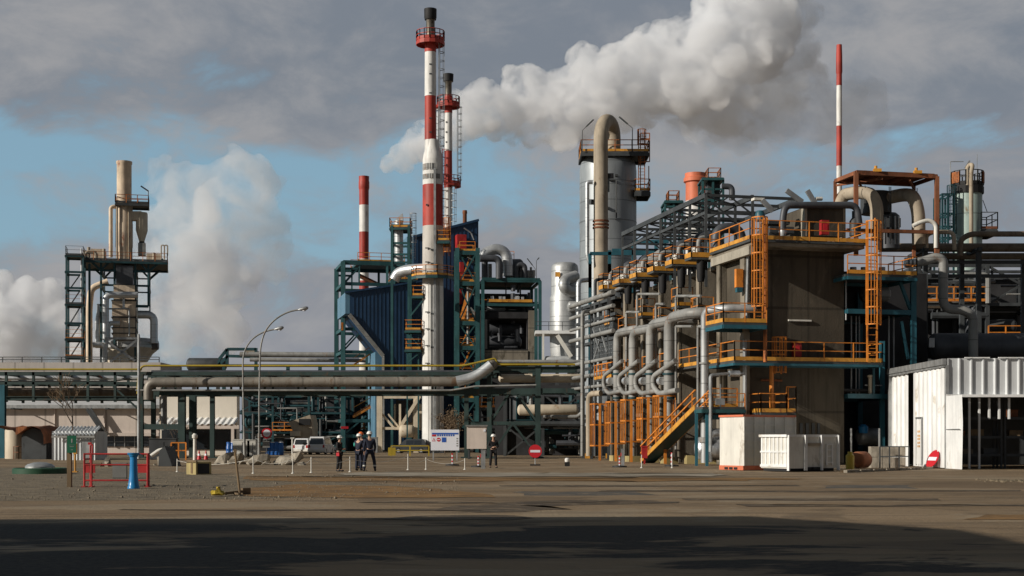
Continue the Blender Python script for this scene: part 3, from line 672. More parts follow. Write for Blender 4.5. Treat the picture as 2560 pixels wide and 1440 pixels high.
def small_shed():
    D = 106; t = thing('site_hut', 'small corrugated white hut with a rippled roof beside the round tank', 'hut', (PX(180, D), D, 0)); g = G(130, D, 0)
    for nm, (x0, x1, yt, yb, v0, v1) in (('wall', (130, 238, 1078, 1150, 0, 3.2)),):
        n = 36; m = MB(); vs = []; fs = []; u0, u1 = g.U(x0), g.U(x1); zt = g.Zv(yt, 0)
        for i in range(n+1):
            u = u0+(u1-u0)*i/n; o = -.04 if i % 3 == 0 else 0.02
            vs += [g.p(u, o, 0), g.p(u, o, zt)]
        for i in range(n): fs.append((2*i, 2*i+2, 2*i+3, 2*i+1))
        m.add(vs, fs); g.ubox(m, u0, u1, .1, 3.2, 0, zt); m.build(nm, M['corr'], t, sharp=15)
    n = 48; m = MB(); vs = []; fs = []; u0, u1 = g.U(133), g.U(240); zl = g.Zv(1087, -.3); zh = g.Zv(1066, 1.6)
    for i in range(n+1):
        u = u0+(u1-u0)*i/n; h = 0.05 if i % 4 in (0, 1) else -.05
        vs += [g.p(u, -.35, zl+h), g.p(u, 1.6, zh+h), g.p(u, 3.4, zl+h)]
    for i in range(n): b = i*3; fs += [(b, b+3, b+4, b+1), (b+1, b+4, b+5, b+2)]
    m.add(vs, fs); m.build('roof', M['corr'], t, sharp=15)
    m = MB(); m.bar(g.p(u0, -.36, zl-.14), g.p(u1, -.36, zl-.14), .06, .14); m.build('gutter', M['pipe_grey'], t)
    m = MB(); g.box(m, 205, 1148, 226, 1096, -.09, -.05); m.build('door', M['galv'], t)
small_shed()
def round_tank():
    D = 112; t = thing('round_tank', 'beige round tank standing beside the blue rack post', 'tank', (PX(38, D), D, 0)); s = D/F
    c = V((PX(38, D+2), D+2, 0)); r = 25*s
    m = MB(); m.lathe(c, [(r, 0), (r, PZ(1076, D)), (r*.9, PZ(1072, D)), (.05, PZ(1070, D))], 36); m.build('shell', M['cream'], t)
    q = V((PX(38, D-2), D-1.2, 0)); m = MB(); rail_mb(m, [q+V((-.5, .3, 0)), q, q+V((.6, .6, 0))], 1.0, 1.0, .05); m.build('hatch_guard', M['rust'], t)
    m = MB(); m.box((PX(43, D-1.6), D+1.18-r*.0+.0, .6), (.35, .2, .4)); m.build('hatch', M['rust'], t)
round_tank()
def vault():
    D = 111; t = thing('vaulted_shelter', 'open dark shelter under a curled rusty sheet roof right of the round tank', 'shelter', (PX(92, D), D, 0)); x = lambda px: PX(px, D); z = lambda py: PZ(py, D)
    m = MB(); vs = []; fs = []; pr = [(4, 1073), (14, 1068), (26, 1066), (42, 1068), (52, 1074), (62, 1086), (70, 1080), (82, 1070), (96, 1065), (110, 1066), (120, 1074), (126, 1088), (127, 1110)]
    for px, py in pr:
        for k in range(5): vs.append((x(px)+.25*k/4, D-1.7+k*1.3, z(py)+.10*math.sin(k*1.7+px*.1)))
    n = len(pr)
    for i in range(n-1):
        for k in range(4): b = i*5+k; fs.append((b, b+5, b+6, b+1))
    m.add(vs, fs); m.build('roof_sheet', M['rust'], t)
    m = MB(); m.box(((x(64)+x(126))/2, D+2.6, z(1085)/2), (x(126)-x(64), .15, z(1085))); m.box((x(126), D+.9, z(1105)/2), (.12, 3.4, z(1105))); m.box((x(63), D+1.2, z(1088)/2), (.12, 3.0, z(1088))); m.build('dark_liner', M['dark_void'], t)
    m = MB(); m.prism([(x(64), D-.9, 0), (x(125), D-.9, 0), (x(125), D-.9, z(1092)), (x(112), D-.9, z(1076)), (x(92), D-.9, z(1070)), (x(74), D-.9, z(1078)), (x(64), D-.9, z(1088))], (0, .1, 0)); m.build('end_sheet', M['steel_dark'], t)
    m = MB(); m.prism([(x(58), D-1.75, z(1086)), (x(62), D-1.75, z(1087)), (x(84), D-1.75, z(1071)), (x(86), D-1.75, z(1066)), (x(60), D-1.75, z(1068))], (0, .06, 0)); m.build('curled_flap', M['rust_orange'], t)
vault()

# ------------------------------------------------------------------ pipe bridge across the yard
def rack():
    D = 117; g = G(0, D, 0); t = thing('pipe_bridge', 'long dark green steel pipe bridge crossing behind the yard', 'pipe bridge', (PX(600, D), D, 0)); z = lambda py: PZ(py, D)
    m = MB()
    for v in (0, 4):
        m.ibar(g.at(-140, 996, v).lerp(g.at(-140, 996, v), 0), V((PX(350, D), D+v, z(995))), .32); a = V((PX(-140, D), D+v, 0))
        m.bar(a+V((0, 0, z(934))), V((PX(1240, D), D+v, z(934))), .2, .30)
        m.bar(a+V((0, 0, z(958))), V((PX(350, D), D+v, z(958))), .2, .22)
        m.bar(V((PX(345, D), D+v, z(982))), V((PX(1345, D), D+v, z(979))), .3, .42)
        for px in range(-120, 350, 68):
            m.bar(V((PX(px, D), D+v, z(1005))), V((PX(px, D), D+v, z(930))), .2)
        for px in range(410, 1230, 84):
            m.bar(V((PX(px, D), D+v, z(980))), V((PX(px, D), D+v, z(930))), .16)
    for px in list(range(-120, 350, 68))+list(range(410, 1340, 84)):
        for py in (996 if px < 345 else 982, 935): m.bar(V((PX(px, D), D, z(py))), V((PX(px, D), D+4, z(py))), .18, .25)
    m.bar(V((PX(283, D), D, z(966))), V((PX(345, D), D, z(1022))), .14)
    m.build('truss', M['green_steel'], t)
    for px, w_, py, mt in ((6.5, 14, 962, 'teal_blue'), (353, 11, 935, 'green_steel'), (455, 17, 985, 'green_steel'), (531, 11, 982, 'green_steel'), (1166, 11, 980, 'green_steel'), (1223, 11, 920, 'green_steel'), (1345, 13, 915, 'green_steel')):
        for v in ((0, 4) if px not in (6.5, 531, 1166) else (0,)):
            m = MB(); m.ibar(V((PX(px, D), D+v+.01, 0)), V((PX(px, D), D+v+.01, z(py))), w_*D/F, .05); m.bar(V((PX(px, D), D+v, 0)), V((PX(px, D), D+v, .12)), .9, .7); m.build('post', M[mt], t)
    m = MB()
    m.bar(V((PX(353, D), D, z(1067))), V((PX(455, D), D, z(1067))), .25, .45); m.build('tie_beam', M['green_steel'], t); m = MB()
    for v in (0, 4):
        d = V((0, v, 0))
        m.bar(V((PX(1223, D), D, z(1058)))+d, V((PX(1345, D), D, z(1058)))+d, .18, .28)
        m.bar(V((PX(1166, D), D, z(1058)))+d, V((PX(1223, D), D, z(1058)))+d, .18, .28)
        for a, b in (((1280, 972), (1225, 1056)), ((1285, 972), (1343, 1056)), ((1280, 1060), (1240, 1118)), ((1284, 1060), (1322, 1112))): m.bar(V((PX(a[0], D), D, z(a[1])))+d, V((PX(b[0], D), D, z(b[1])))+d, .16)
        m.bar(V((PX(1160, D), D, z(977)))+d, V((PX(1460, D), D, z(977)))+d, .25, .4); m.bar(V((PX(1230, D), D, z(921)))+d, V((PX(1460, D), D, z(921)))+d, .25, .35)
    m.build('bracing', M['green_steel'], t)
rack()
def rp(px, py, v, D=117): return V((PX(px, D), D+v, PZ(py, D)))
pipe('gas_pipe', [rp(-140, 923, .3), rp(352, 923, .3)], .085, 'yellow_pipe' if 'yellow_pipe' in M else 'yellow', 'thin yellow gas pipe along the left part of the pipe bridge')
M['gas_yellow'] = mat('gas_pipe_yellow', (0.36, 0.26, 0.025), 0.5, var=0.2, vs=0.6)
bpy.data.objects['gas_pipe'].data.materials[0] = M['gas_yellow']
pipe('gas_pipe', [rp(347, 985, -.4), rp(349, 940, -.4), rp(356, 915, -.4), rp(1160, 915, -.4), rp(1240, 896, -.4), rp(1243, 912, -.4), rp(1460, 912, -.4)], .085, 'gas_yellow', 'thin yellow gas pipe that kinks up at the middle of the pipe bridge', bend=.5)
pipe('large_pipe', [rp(-140, 978, 2), rp(346, 978, 2)], .36, 'pipe_brown', 'thick brown pipe between the beams of the left part of the bridge')
pipe('bridge_pipe', [rp(-140, 952, .9), rp(268, 952, .9), rp(300, 946, .9), rp(346, 946, .9)], .12, 'pipe_grey', 'slim pale pipe stepping up on the left bridge')
pipe('bridge_pipe', [rp(-140, 941, 3), rp(346, 941, 3)], .2, 'pipe_silver', 'pale pipe lying at the back of the left bridge')
pipe('bridge_pipe', [rp(-140, 930, 1.6), rp(220, 930, 1.6), rp(242, 942, 1.6)], .06, 'rust', 'thin red brown pipe dipping on the left bridge')
pipe('main_pipe', [rp(378, 1000, -.9), rp(378, 957, -.9), rp(1150, 955, -.9), rp(1190, 944, -.9), rp(1232, 912, -.9), rp(1240, 908, 3.6)], .40, 'bridge_grey', 'very thick grey pipe with a raised bend along the pipe bridge', bend=.9, n=18)
pipe('pipe_elbow_casing', [rp(1143, 955, -.9), rp(1190, 944, -.9), rp(1229, 914, -.9)], .44, 'pipe_silver', 'silver clad bend on the thick bridge pipe', 'pipe casing', n=18)
pipe('bridge_pipe', [rp(1240, 903, .8), rp(1462, 903, .8)], .16, 'pipe_grey', 'pale pipe lying on top of the right end of the bridge')
pipe('bridge_pipe', [rp(360, 929, 2.5), rp(1230, 929, 2.5)], .24, 'pipe_dark', 'dark pipe behind the yellow pipe on the right bridge')
pipe('bridge_pipe', [rp(470, 936, .5), rp(1160, 936, .5)], .10, 'galv', 'slim bright pipe above the thick grey pipe')
pipe('bridge_pipe', [rp(348, 977, -1.1), rp(1130, 977, -1.1), rp(1190, 967, -1.1), rp(1340, 964, -1.1)], .08, 'pipe_grey', 'slim grey conduit under the thick grey pipe')
m = MB(); drum(m, rp(1252, 944, 1.2), rp(1462, 944, 1.2), .36, 18, .6); solo(m, 'cream_vessel', M['cream'], 'round-ended cream horizontal vessel on the right of the bridge', 'vessel')
pipe('drop_pipe', [rp(395, 958, 2), rp(395, 1075, 2)], .26, 'pipe_grey', 'grey pipe dropping beside the left bridge posts')
pipe('drop_pipe', [rp(382, 985, 3), rp(382, 1072, 3)], .2, 'pipe_beige', 'beige pipe dropping beside the left bridge posts')
# free standing grey pole in front of the rack
m = MB(); m.cyl(GP(347, 1147), V((GP(347, 1147).x, GP(347, 1147).y, PZ(838, GD(1147)))), .13, .09, 10); solo(m, 'pole', M['galv'], 'plain tall grey pole in front of the bridge corner', 'pole')

# ------------------------------------------------------------------ distant pipes and tank behind the bridge
D = 215
pipe('overhead_pipe', [P(600, 886, D), P(930, 888, D)], .42, 'pipe_grey', 'distant fat grey pipe above the bridge left of the blue building')
pipe('overhead_pipe', [P(625, 899, D-2), P(930, 901, D-2)], .30, 'pipe_grey', 'distant thinner grey pipe under the fat one left of the blue building')
t = thing('pipe_trestle', 'low distant teal frame with sloping end above the bridge behind the lamp posts', 'steel frame', P(595, 1100, D)); m = MB(); g = G(550, D, 0)
for v in (0, 6):
    for a, b in (((548, 898), (568, 873)), ((568, 873), (640, 873)), ((548, 912), (570, 890)), ((570, 890), (640, 892)), ((548, 900), (548, 914)), ((640, 870), (640, 914)), ((545, 914), (940, 914)), ((568, 873), (568, 914))): m.bar(g.at(*a, v), g.at(*b, v), .42)
for px in (560, 640, 720, 800): m.bar(V((PX(px, D), D, 0)), V((PX(px, D), D, PZ(914, D))), .5)
[m.bar(g.at(px_, 914, 0), g.at(px_, 914, 6), .3) for px_ in (560, 640, 720, 800)]; m.build('frame', M['teal_dark'], t); m = MB(); g.box(m, 612, 892, 640, 876, 1, 4); m.build('duct_end', M['pipe_beige'], t)
t = thing('storage_vessel', 'distant dark round-topped vessel behind the bridge left of the lamp posts', 'vessel', P(500, 1100, 220)); m = MB(); drum(m, P(474, 911, 220), P(560, 911, 220), 1.0); m.build('shell', M['steel_dark'], t)
m = MB()
for px in (485, 545): m.bar(V((PX(px, 220), 220, 0)), V((PX(px, 220), 220, PZ(916, 220))), .5)
m.build('support', M['steel_dark'], t)

# ------------------------------------------------------------------ small red and white stack at the left of the centre
def small_stack():
    D = 260; c = V((PX(910, D), D, 0)); s = D/F; z = lambda py: PZ(py, D)
    m = MB(); r = 12*s
    pr = []
    bands = [(1130, 885, 0), (885, 725, 0), (725, 702, 1), (702, 648, 0), (648, 580, 1), (580, 513, 0), (513, 475, 1)]
    for a, b, mi in bands: pr += [(r, z(a), mi), (r, z(b)-.001, mi)]
    pr += [(r, z(475), 1), (r*1.12, z(470), 1), (r*1.12, z(455), 1), (r*1.06, z(453), 1), (r*1.08, z(441), 1), (r*.9, z(441), 1), (r*.9, z(450), 1)]
    m.lathe(c, pr, 24)
    solo(m, 'banded_stack', [M['stack_white'], M['stack_red']], 'short red and white banded stack behind the teal frame', 'stack')
small_stack()
def needle_stack():
    D = 250; c = V((PX(2098, D), D, 0)); s = D/F; z = lambda py: PZ(py, D); pr = []
    for a, b, mi in [(1130, 415, 0), (415, 315, 1), (315, 214, 0), (214, 185, 1)]: pr += [(7*s, z(a), mi), (6.8*s, z(b)-.001, mi)]
    pr += [(7*s, z(185), 1), (8*s, z(180), 1), (7.6*s, z(140), 1), (6.6*s, z(112), 1), (5*s, z(112), 1)]
    m = MB(); m.lathe(c, pr, 18); solo(m, 'banded_stack', [M['stack_white'], M['stack_red']], 'slender tall red and white needle stack at the right', 'stack')
needle_stack()
# ------------------------------------------------------------------ centre: two striped chimneys
def main_chimney():
    D = 163; c = V((PX(1082, D), D, 0)); s = D/F; z = lambda py: PZ(py, D); W_, Rd, Gr, B = 0, 1, 2, 3
    t = thing('striped_chimney', 'tallest red and white striped chimney with a red top platform', 'chimney', c)
    m = MB(); pr = []
    r0, r1, r2 = 27.5*s, 25*s, 15.5*s
    k = V((-6*s, 0, 0))                                            # the slim upper shaft sits left of the base axis
    for a, b, mi, ra, rb in ((1135, 716, W_, 27.5, 26.5), (716, 566, Gr, 26.5, 25.5), (566, 463, Rd, 25.5, 25.5), (463, 400, W_, 25.5, 25.5)): pr += [(ra*s, z(a), mi), (rb*s, z(b)-.001, mi)]
    pr += [(25.5*s, z(400), W_), (23*s, z(385), W_), (17*s, z(368), W_), (15.5*s, z(350), W_)]
    m.lathe(c, pr, 32); m.build('lower_shaft', [M['stack_white'], M['stack_red'], M['stack_grey'], M['burnt']], t)
    pr = []
    for a, b, mi in ((380, 350, W_), (350, 241, Rd), (241, 131, W_), (131, 100, Rd)): pr += [(14.5*s, z(a), mi), (14*s, z(b)-.001, mi)]
    m = MB(); m.lathe(c+k, pr, 28); m.build('upper_shaft', [M['stack_white'], M['stack_red']], t)
    m = MB(); m.lathe(c+k, [(11*s, z(104)), (11*s, z(52)), (14*s, z(46)), (15*s, z(40)), (15*s, z(36)), (14*s, z(35)), (15*s, z(24)), (11*s, z(24)), (10*s, z(40))], 24); m.build('flue_tip', M['burnt'], t)
    m = MB(); m.lathe(c+k, [(14.2*s, z(50)), (15.6*s, z(44)), (15.6*s, z(34)), (15.8*s, z(23)), (12*s, z(22.5))], 24); m.build('soot_collar', M['black'], t)
    ring_platform(t, c+k, z(103), 14*s, 35*s, rm='stack_red', tm='stack_red', dm='stack_red', beam='stack_red', bh=.35, w_=.09, toe=.3)
    # gallery at mid height and side balconies
    ring_platform(t, c, z(692), 26*s, 53*s, a0=-200, a1=20, n=12, w_=.08)
    for px0, px1, py in ((1012, 1052, 824), (1012, 1052, 872), (1030, 1058, 738)):
        gg = G(px0, D-1, 0); gplat(t, gg, px0, px1, py, 0, 2.2, 'flr', beam_h=.2, w_=.08)
    gg = G(1092, D-1, 0); gplat(t, gg, 1094, 1124, 600, -.6, 2.2, 'flr', beam_h=.25, w_=.08)
    m = MB()
    for px in (1018, 1046):
        m.bar(P(px, 872, D-.5), P(px, 1120, D-.5), .16); m.bar(P(px, 824, D-.5), P(px, 872, D-.5), .12)
    m.bar(P(1018, 830, D-.7), P(1050, 868, D-.7), .14); m.bar(P(1020, 905, D-.7), P(1052, 880, D-.7), .14); m.bar(P(1026, 790, D-.7), P(1056, 752, D-.7), .16); m.build('balcony_frame', M['teal'], t)
    # liner seam, ladders, marks
    m = MB(); m.bar(P(1087, 1130, D-1.45), P(1087, 420, D-1.3), .25, .22); m.build('riser_channel', M['galv'], t)
    m = MB(); m.bar(P(1072, 1130, D-1.42), P(1072, 705, D-1.36), .07, .1); m.bar(P(1098, 1130, D-1.15), P(1098, 705, D-1.05), .07, .1); m.build('cladding_seam', M['pipe_grey'], t)
    ladder(t, P(1097, 372, D), z(105), (1, 0, 0), 'galv', .5, (z(365), z(110)), .06, .4)
    ladder(t, P(1108, 600, D), z(372), (1, -.4, 0), 'stack_red', .5, (z(560), z(375)), .06, .4)
    ladder(t, P(1116, 640, D-.6), z(545), (0.3, -1, 0), 'orange', .6, (z(632), z(548)), .08, .4)
    m = MB()
    for py in (160, 184, 232, 295, 330): m.box(P(1076, py, D-14.4*s), (.28, .06, .14))
    for py in (620, 655, 780, 822, 864, 908, 950): m.box(P(1068, py, D-26.6*s), (.45, .08, .12)); m.box(P(1081, py+4, D-27.4*s), (.4, .08, .18))
    for py in (512,): m.box(P(1067, py, D-25*s), (.2, .08, .2))
    m.build('bracket', M['steel_dark'], t)
    m = MB()
    for a in (8, 25, -20, -45):
        for y0, y1 in ((428, 412), (450, 438)):
            if a in (25,) and y0 == 428: continue
            p = R(-90+a); d = V((math.cos(p), math.sin(p), 0)); q = V((-d.y, d.x, 0)); w_ = .42
            zz0, zz1 = z(y0), z(y1); b = c+d*(25.6*s)
            m.hexa([b-q*w_+V((0, 0, zz0)), b+q*w_+V((0, 0, zz0)), b+q*w_-d*.1+V((0, 0, zz0)), b-q*w_-d*.1+V((0, 0, zz0)), b-q*w_+V((0, 0, zz1)), b+q*w_+V((0, 0, zz1)), b+q*w_-d*.1+V((0, 0, zz1)), b-q*w_-d*.1+V((0, 0, zz1))])
    m.build('inspection_panel', M['pipe_grey'], t)
main_chimney()
def second_chimney():
    D = 200; c = V((PX(1121, D), D, 0)); s = D/F; z = lambda py: PZ(py, D); pr = []
    t = thing('striped_chimney', 'slimmer and shorter red and white striped chimney behind the tallest one', 'chimney', c)
    for a, b, mi in ((1130, 470, 0), (470, 378, 1), (378, 283, 0), (283, 240, 1)): pr += [(10*s, z(a), mi), (9.3*s, z(b)-.001, mi)]
    m = MB(); m.lathe(c, pr, 24); m.build('shaft', [M['stack_white'], M['stack_red']], t)
    m = MB(); m.lathe(c, [(8.5*s, z(245)), (8.5*s, z(208)), (11*s, z(203)), (11*s, z(200)), (12*s, z(195)), (12.5*s, z(186)), (9*s, z(186))], 20); m.build('flue_tip', M['burnt'], t)
    m = MB(); m.lathe(c, [(12.2*s, z(204)), (12.6*s, z(196)), (12.9*s, z(185.4)), (10*s, z(185))], 20); m.build('soot_collar', M['black'], t)
    ring_platform(t, c, z(262), 9*s, 28*s, rm='stack_red', tm='stack_red', dm='stack_red', beam='stack_red', w_=.09, bh=.3, toe=.3)
    ring_platform(t, c, z(461), 9*s, 31*s, a0=-110, a1=60, rm='stack_red', tm='stack_red', dm='stack_red', beam='stack_red', w_=.09, toe=.3)
    m = MB(); m.cyl(P(1090, 268, D), P(1116, 268, D), .38, n=12); m.build('side_nozzle', M['stack_red'], t)
    ladder(t, P(1143, 461, D), z(262), (1, 0, 0), 'galv', .5, (z(450), z(268)), .06, .4); ladder(t, P(1101, 460, D), z(268), (-1, -.5, 0), 'galv', .5, (z(455), z(275)), .06, .4)
    ladder(t, P(1133, 560, D), z(464), (.4, -1, 0), 'galv', .5, (z(555), z(468)), .06, .4)
    m = MB()
    for py in (305, 330, 355, 412, 440): m.box(P(1116, py, D-9.6*s), (.2, .06, .2))
    m.build('bracket', M['steel_dark'], t)
second_chimney()

# ------------------------------------------------------------------ centre: blue clad building, its frames and vessels
def blue_building():
    D = 176; g = G(875, D, 13.1); t = thing('clad_building', 'dark blue corrugated hopper building behind the tallest chimney', 'building', (PX(960, D), D, 0))
    def pr(pts, v0, v1, nm, mt, corr=True):
        m = MB(); m.prism([g.at(a, b, v0) for a, b in pts], g.v*(v1-v0)); return m.build(nm, M[mt], t)
    pr([(875, 731), (1060, 704), (1075, 1125), (958, 1125), (958, 887), (875, 784)], 0, 9, 'hopper_wall', 'blue_clad')
    m = MB(); u = g.U(875)                                             # standing ribs of the cladding
    for k in range(1, 19):
        px = 875+k*9.6
        yt = 731-(px-875)*.146; yb = 784+(px-875)*1.24 if px < 958 else 1120
        m.bar(g.at(px, yt+1, -.03), g.at(px, yb-1, -.03), .04, .03)
    m.build('cladding_rib', M['blue_clad'], t)
    m = MB(); m.bar(g.at(862, 731, -.1), g.at(1060, 702, -.1), .35, .22); m.build('roof_edge', M['blue_clad'], t)
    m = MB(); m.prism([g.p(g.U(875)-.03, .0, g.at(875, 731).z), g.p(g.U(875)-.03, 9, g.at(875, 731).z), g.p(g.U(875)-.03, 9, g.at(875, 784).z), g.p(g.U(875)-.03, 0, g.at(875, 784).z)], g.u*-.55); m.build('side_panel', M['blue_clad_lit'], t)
    m = MB(); m.bar(g.at(873, 786, -.2), g.at(958, 890, -.2), .28, .45); m.bar(g.at(958, 890, -.2), g.at(958, 1125, -.2), .3, .3); m.build('corner_trim', M['pipe_grey'], t)
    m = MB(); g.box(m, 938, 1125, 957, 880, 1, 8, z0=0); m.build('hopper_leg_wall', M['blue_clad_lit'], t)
    g2 = G(1035, D+12, 13.1)
    m = MB(); m.prism([g2.at(a, b, 0) for a, b in ((1035, 592), (1058, 584), (1127, 567), (1196, 550), (1196, 1120), (1035, 1120))], g2.v*12); m.build('tower_wall', M['blue_clad'], t)
    m = MB()
    for k in range(1, 17):
        px = 1035+k*9.8; m.bar(g2.at(px, 593-(px-1035)*.265, -.03), g2.at(px, 900, -.03), .04, .03)
    m.build('cladding_rib', M['blue_clad'], t)
    m = MB(); m.bar(g2.at(1033, 592, -.1), g2.at(1197, 550, -.1), .3, .3); m.build('roof_edge', M['blue_clad'], t)
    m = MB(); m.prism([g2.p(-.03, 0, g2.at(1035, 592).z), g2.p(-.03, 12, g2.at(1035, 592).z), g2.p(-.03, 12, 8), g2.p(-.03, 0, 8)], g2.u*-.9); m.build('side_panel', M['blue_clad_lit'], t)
    for (a, b, c_, d_) in ((1143, 640, 1166, 586), (1150, 705, 1160, 655), (1146, 760, 1156, 712)):
        m = MB(); g2.box(m, a, b, c_, d_, -1.6, -.12); m.build('red_cabinet', M['red_paint'], t)
    m = MB(); m.tube([g2.at(1160, 570, -.3), g2.at(1178, 582, -.3), g2.at(1185, 600, -.3)], .1, 8); m.build('conduit', M['galv'], t)
    m = MB(); q = g2.at(1162, 560, 4); m.lathe(V((q.x, q.y, 0)), [(.28, q.z-2), (.28, PZ(535, q.y)), (.34, PZ(533, q.y)), (.30, PZ(526, q.y)), (.2, PZ(526, q.y))], 14); m.build('vent', M['rust'], t)
blue_building()
def stair_frame():
    D = 170; g = G(1143, D, 6); t = thing('braced_tower', 'narrow teal cross-braced access tower right of the tallest chimney', 'steel tower', (PX(1169, D), D, 0)); z = lambda py: g.Zv(py, 0, 1)
    u1 = g.U(1194); m = MB()
    for u in (0, u1):
        for v in (0, 3.2): m.bar(g.p(u, v, 0), g.p(u, v, z(620)), .52 if v == 0 else .35)
    lv = (632, 709, 808, 870, 935, 1000, 1065)
    for py in lv:
        for v in (0, 3.2): m.bar(g.p(0, v, z(py)), g.p(u1, v, z(py)), .3, .5)
        for u in (0, u1): m.bar(g.p(u, 0, z(py)), g.p(u, 3.2, z(py)), .25)
    for a, b in zip(lv[:-1], lv[1:]):
        m.bar(g.p(.15, -.1, z(a)), g.p(u1-.15, -.1, z(b)), .16); m.bar(g.p(u1-.15, -.12, z(a)), g.p(.15, -.12, z(b)), .16)
    m.build('tower_frame', M['teal'], t)
    for py in lv[:6]: uplat(t, g, .3, u1-.3, .1, 3.1, z(py)+.26, 'fb', w_=.08)
    m = MB()
    for a, b in zip(lv[1:6], lv[:5]): m.bar(g.p(.6, 2.2, z(a)+.26), g.p(u1-.6, 2.2, z(b)+.26), .6, .15)
    m.build('stair_flight', M['orange'], t)
    m = MB()
    for px, py in ((1178, 640), (1180, 720), (1183, 770)): m.bar(g.at(px-8, py, 1.4), g.at(px+6, py+16, 1.4), .3)
    m.cyl(g.at(1170, 880, 1.5), g.at(1170, 700, 1.5), .15, n=8); m.build('hose_pipe', M['pipe_grey'], t)
stair_frame()
def teal_frame():
    D = 181; g = G(858, D, 13.1); t = thing('steelwork_tower', 'tall teal steel frame standing around the blue hopper building', 'steel frame', (PX(900, D), D, 0)); m = MB(); z = lambda py: g.Zv(py, 0, 2)
    U = lambda px: g.U(px)
    for v in (0, 8):
        m.bar(g.p(0, v, 0), g.p(0, v, z(655)), .55); m.bar(g.p(U(1012), v+4, 0), g.p(U(1012), v+4, z(640)), .4)
        m.bar(g.p(0, v, z(657)), g.p(U(1012), v, z(657)), .35, .55); m.bar(g.p(0, v, z(710)), g.p(U(985), v, z(710)), .3, .42)
        m.bar(g.p(0, v, z(672)), g.p(U(895), v, z(672)), .25, .25)
        m.bar(g.p(U(865), v, z(705)), g.p(U(905), v, z(660)), .2); m.bar(g.p(U(985), v, z(705)), g.p(U(1012), v, z(660)), .25)
        m.bar(g.p(U(968), v, z(708)), g.p(U(968), v, z(655)), .3); m.bar(g.p(U(898), v, z(708)), g.p(U(898), v, z(655)), .2)
        for py in (823, 880, 985, 1052, 1090): m.bar(g.p(0, v, z(py)), g.p(U(930), v, z(py)), .25, .4)
        m.bar(g.p(0, v, z(878)), g.p(U(905), v, z(826)), .2); m.bar(g.p(0, v, z(1088)), g.p(U(915), v, z(1040)), .2)
        m.bar(g.p(U(938), v, 0), g.p(U(938), v, z(870)), .4)
    for py in (657, 710, 823, 880, 985, 1052): m.bar(g.p(0, 0, z(py)), g.p(0, 8, z(py)), .25, .4)
    m.build('frame', M['teal'], t)
    uplat(t, g, U(895), U(1012), .2, 7.8, z(652), 'fb', w_=.08, beam_h=.2); uplat(t, g, U(978), U(1040), -1.2, 3, z(697), 'fl', w_=.08, beam_h=.25)
    m = MB(); m.bar(g.p(U(905), 3, z(682)), g.p(U(955), 3, z(705)), .5, .5); m.build('conveyor_chute', M['rust'], t)
    m = MB(); q0, q1 = g.p(U(940), .5, z(1010)), g.p(U(885), .5, z(1042)); m.bar(q0, q1, .8, .25)
    for e in (0, .9): m.bar(q0+V((0, 0, e+.3)), q1+V((0, 0, e+.3)), .08)
    q0, q1 = g.p(U(925), .5, z(885)), g.p(U(885), .5, z(912)); m.bar(q0, q1, .8, .2); m.bar(q0+V((0, 0, .9)), q1+V((0, 0, .9)), .08); m.build('stair_flight', M['orange'], t)
    m = MB(); g.box(m, 853, 826, 858, 806, -.3, .0); m.build('panel', M['orange'], t)
    m = MB(); g.box(m, 853, 1072, 871, 1066, -.5, -.35); m.build('sign_plate', M['red_sign'], t)
teal_frame()
def silver_vessel():
    D = 176; g = G(1000, D, 13.1); t = thing('cyclone_vessel', 'slim silver vessel with an orange railed top left of the tallest chimney', 'vessel', (PX(998, D), D, 0))
    s = D/F; c = V((PX(997, D), D, 0)); z = lambda py: PZ(py, D)
    m = MB(); m.lathe(c, [(11*s, z(660)), (11*s, z(552))], 20); m.prism([P(986, 553, D-.2), P(1008, 553, D-.2), P(1006, 533, D-.2), P(998, 540, D-.2)], (0, .8, 0)); m.build('shell', M['alu'], t)
    gg = G(974, D-1.6, 0); gplat(t, gg, 974, 1025, 567, 0, 3.4, 'flrb', w_=.08, beam_h=.2)
    m = MB(); g3 = G(980, D-1.5, 0); skel(m, g3, [0, g3.U(1022)], [0, 3], [z(660), z(640), z(612), z(568)], .3, z0=0); m.build('frame', M['teal'], t)
    ladder(t, P(1033, 650, D-1), z(535), (0, -1, 0), 'galv', .5, (z(610), z(538)), .06)
silver_vessel()
pipe('crossover_duct', [P(985, 700, 166), P(995, 682, 166), P(1020, 674, 165), P(1066, 672, 164)], .62, 'pipe_silver', 'silver elbow duct entering the tallest chimney from the left', 'duct', n=16)

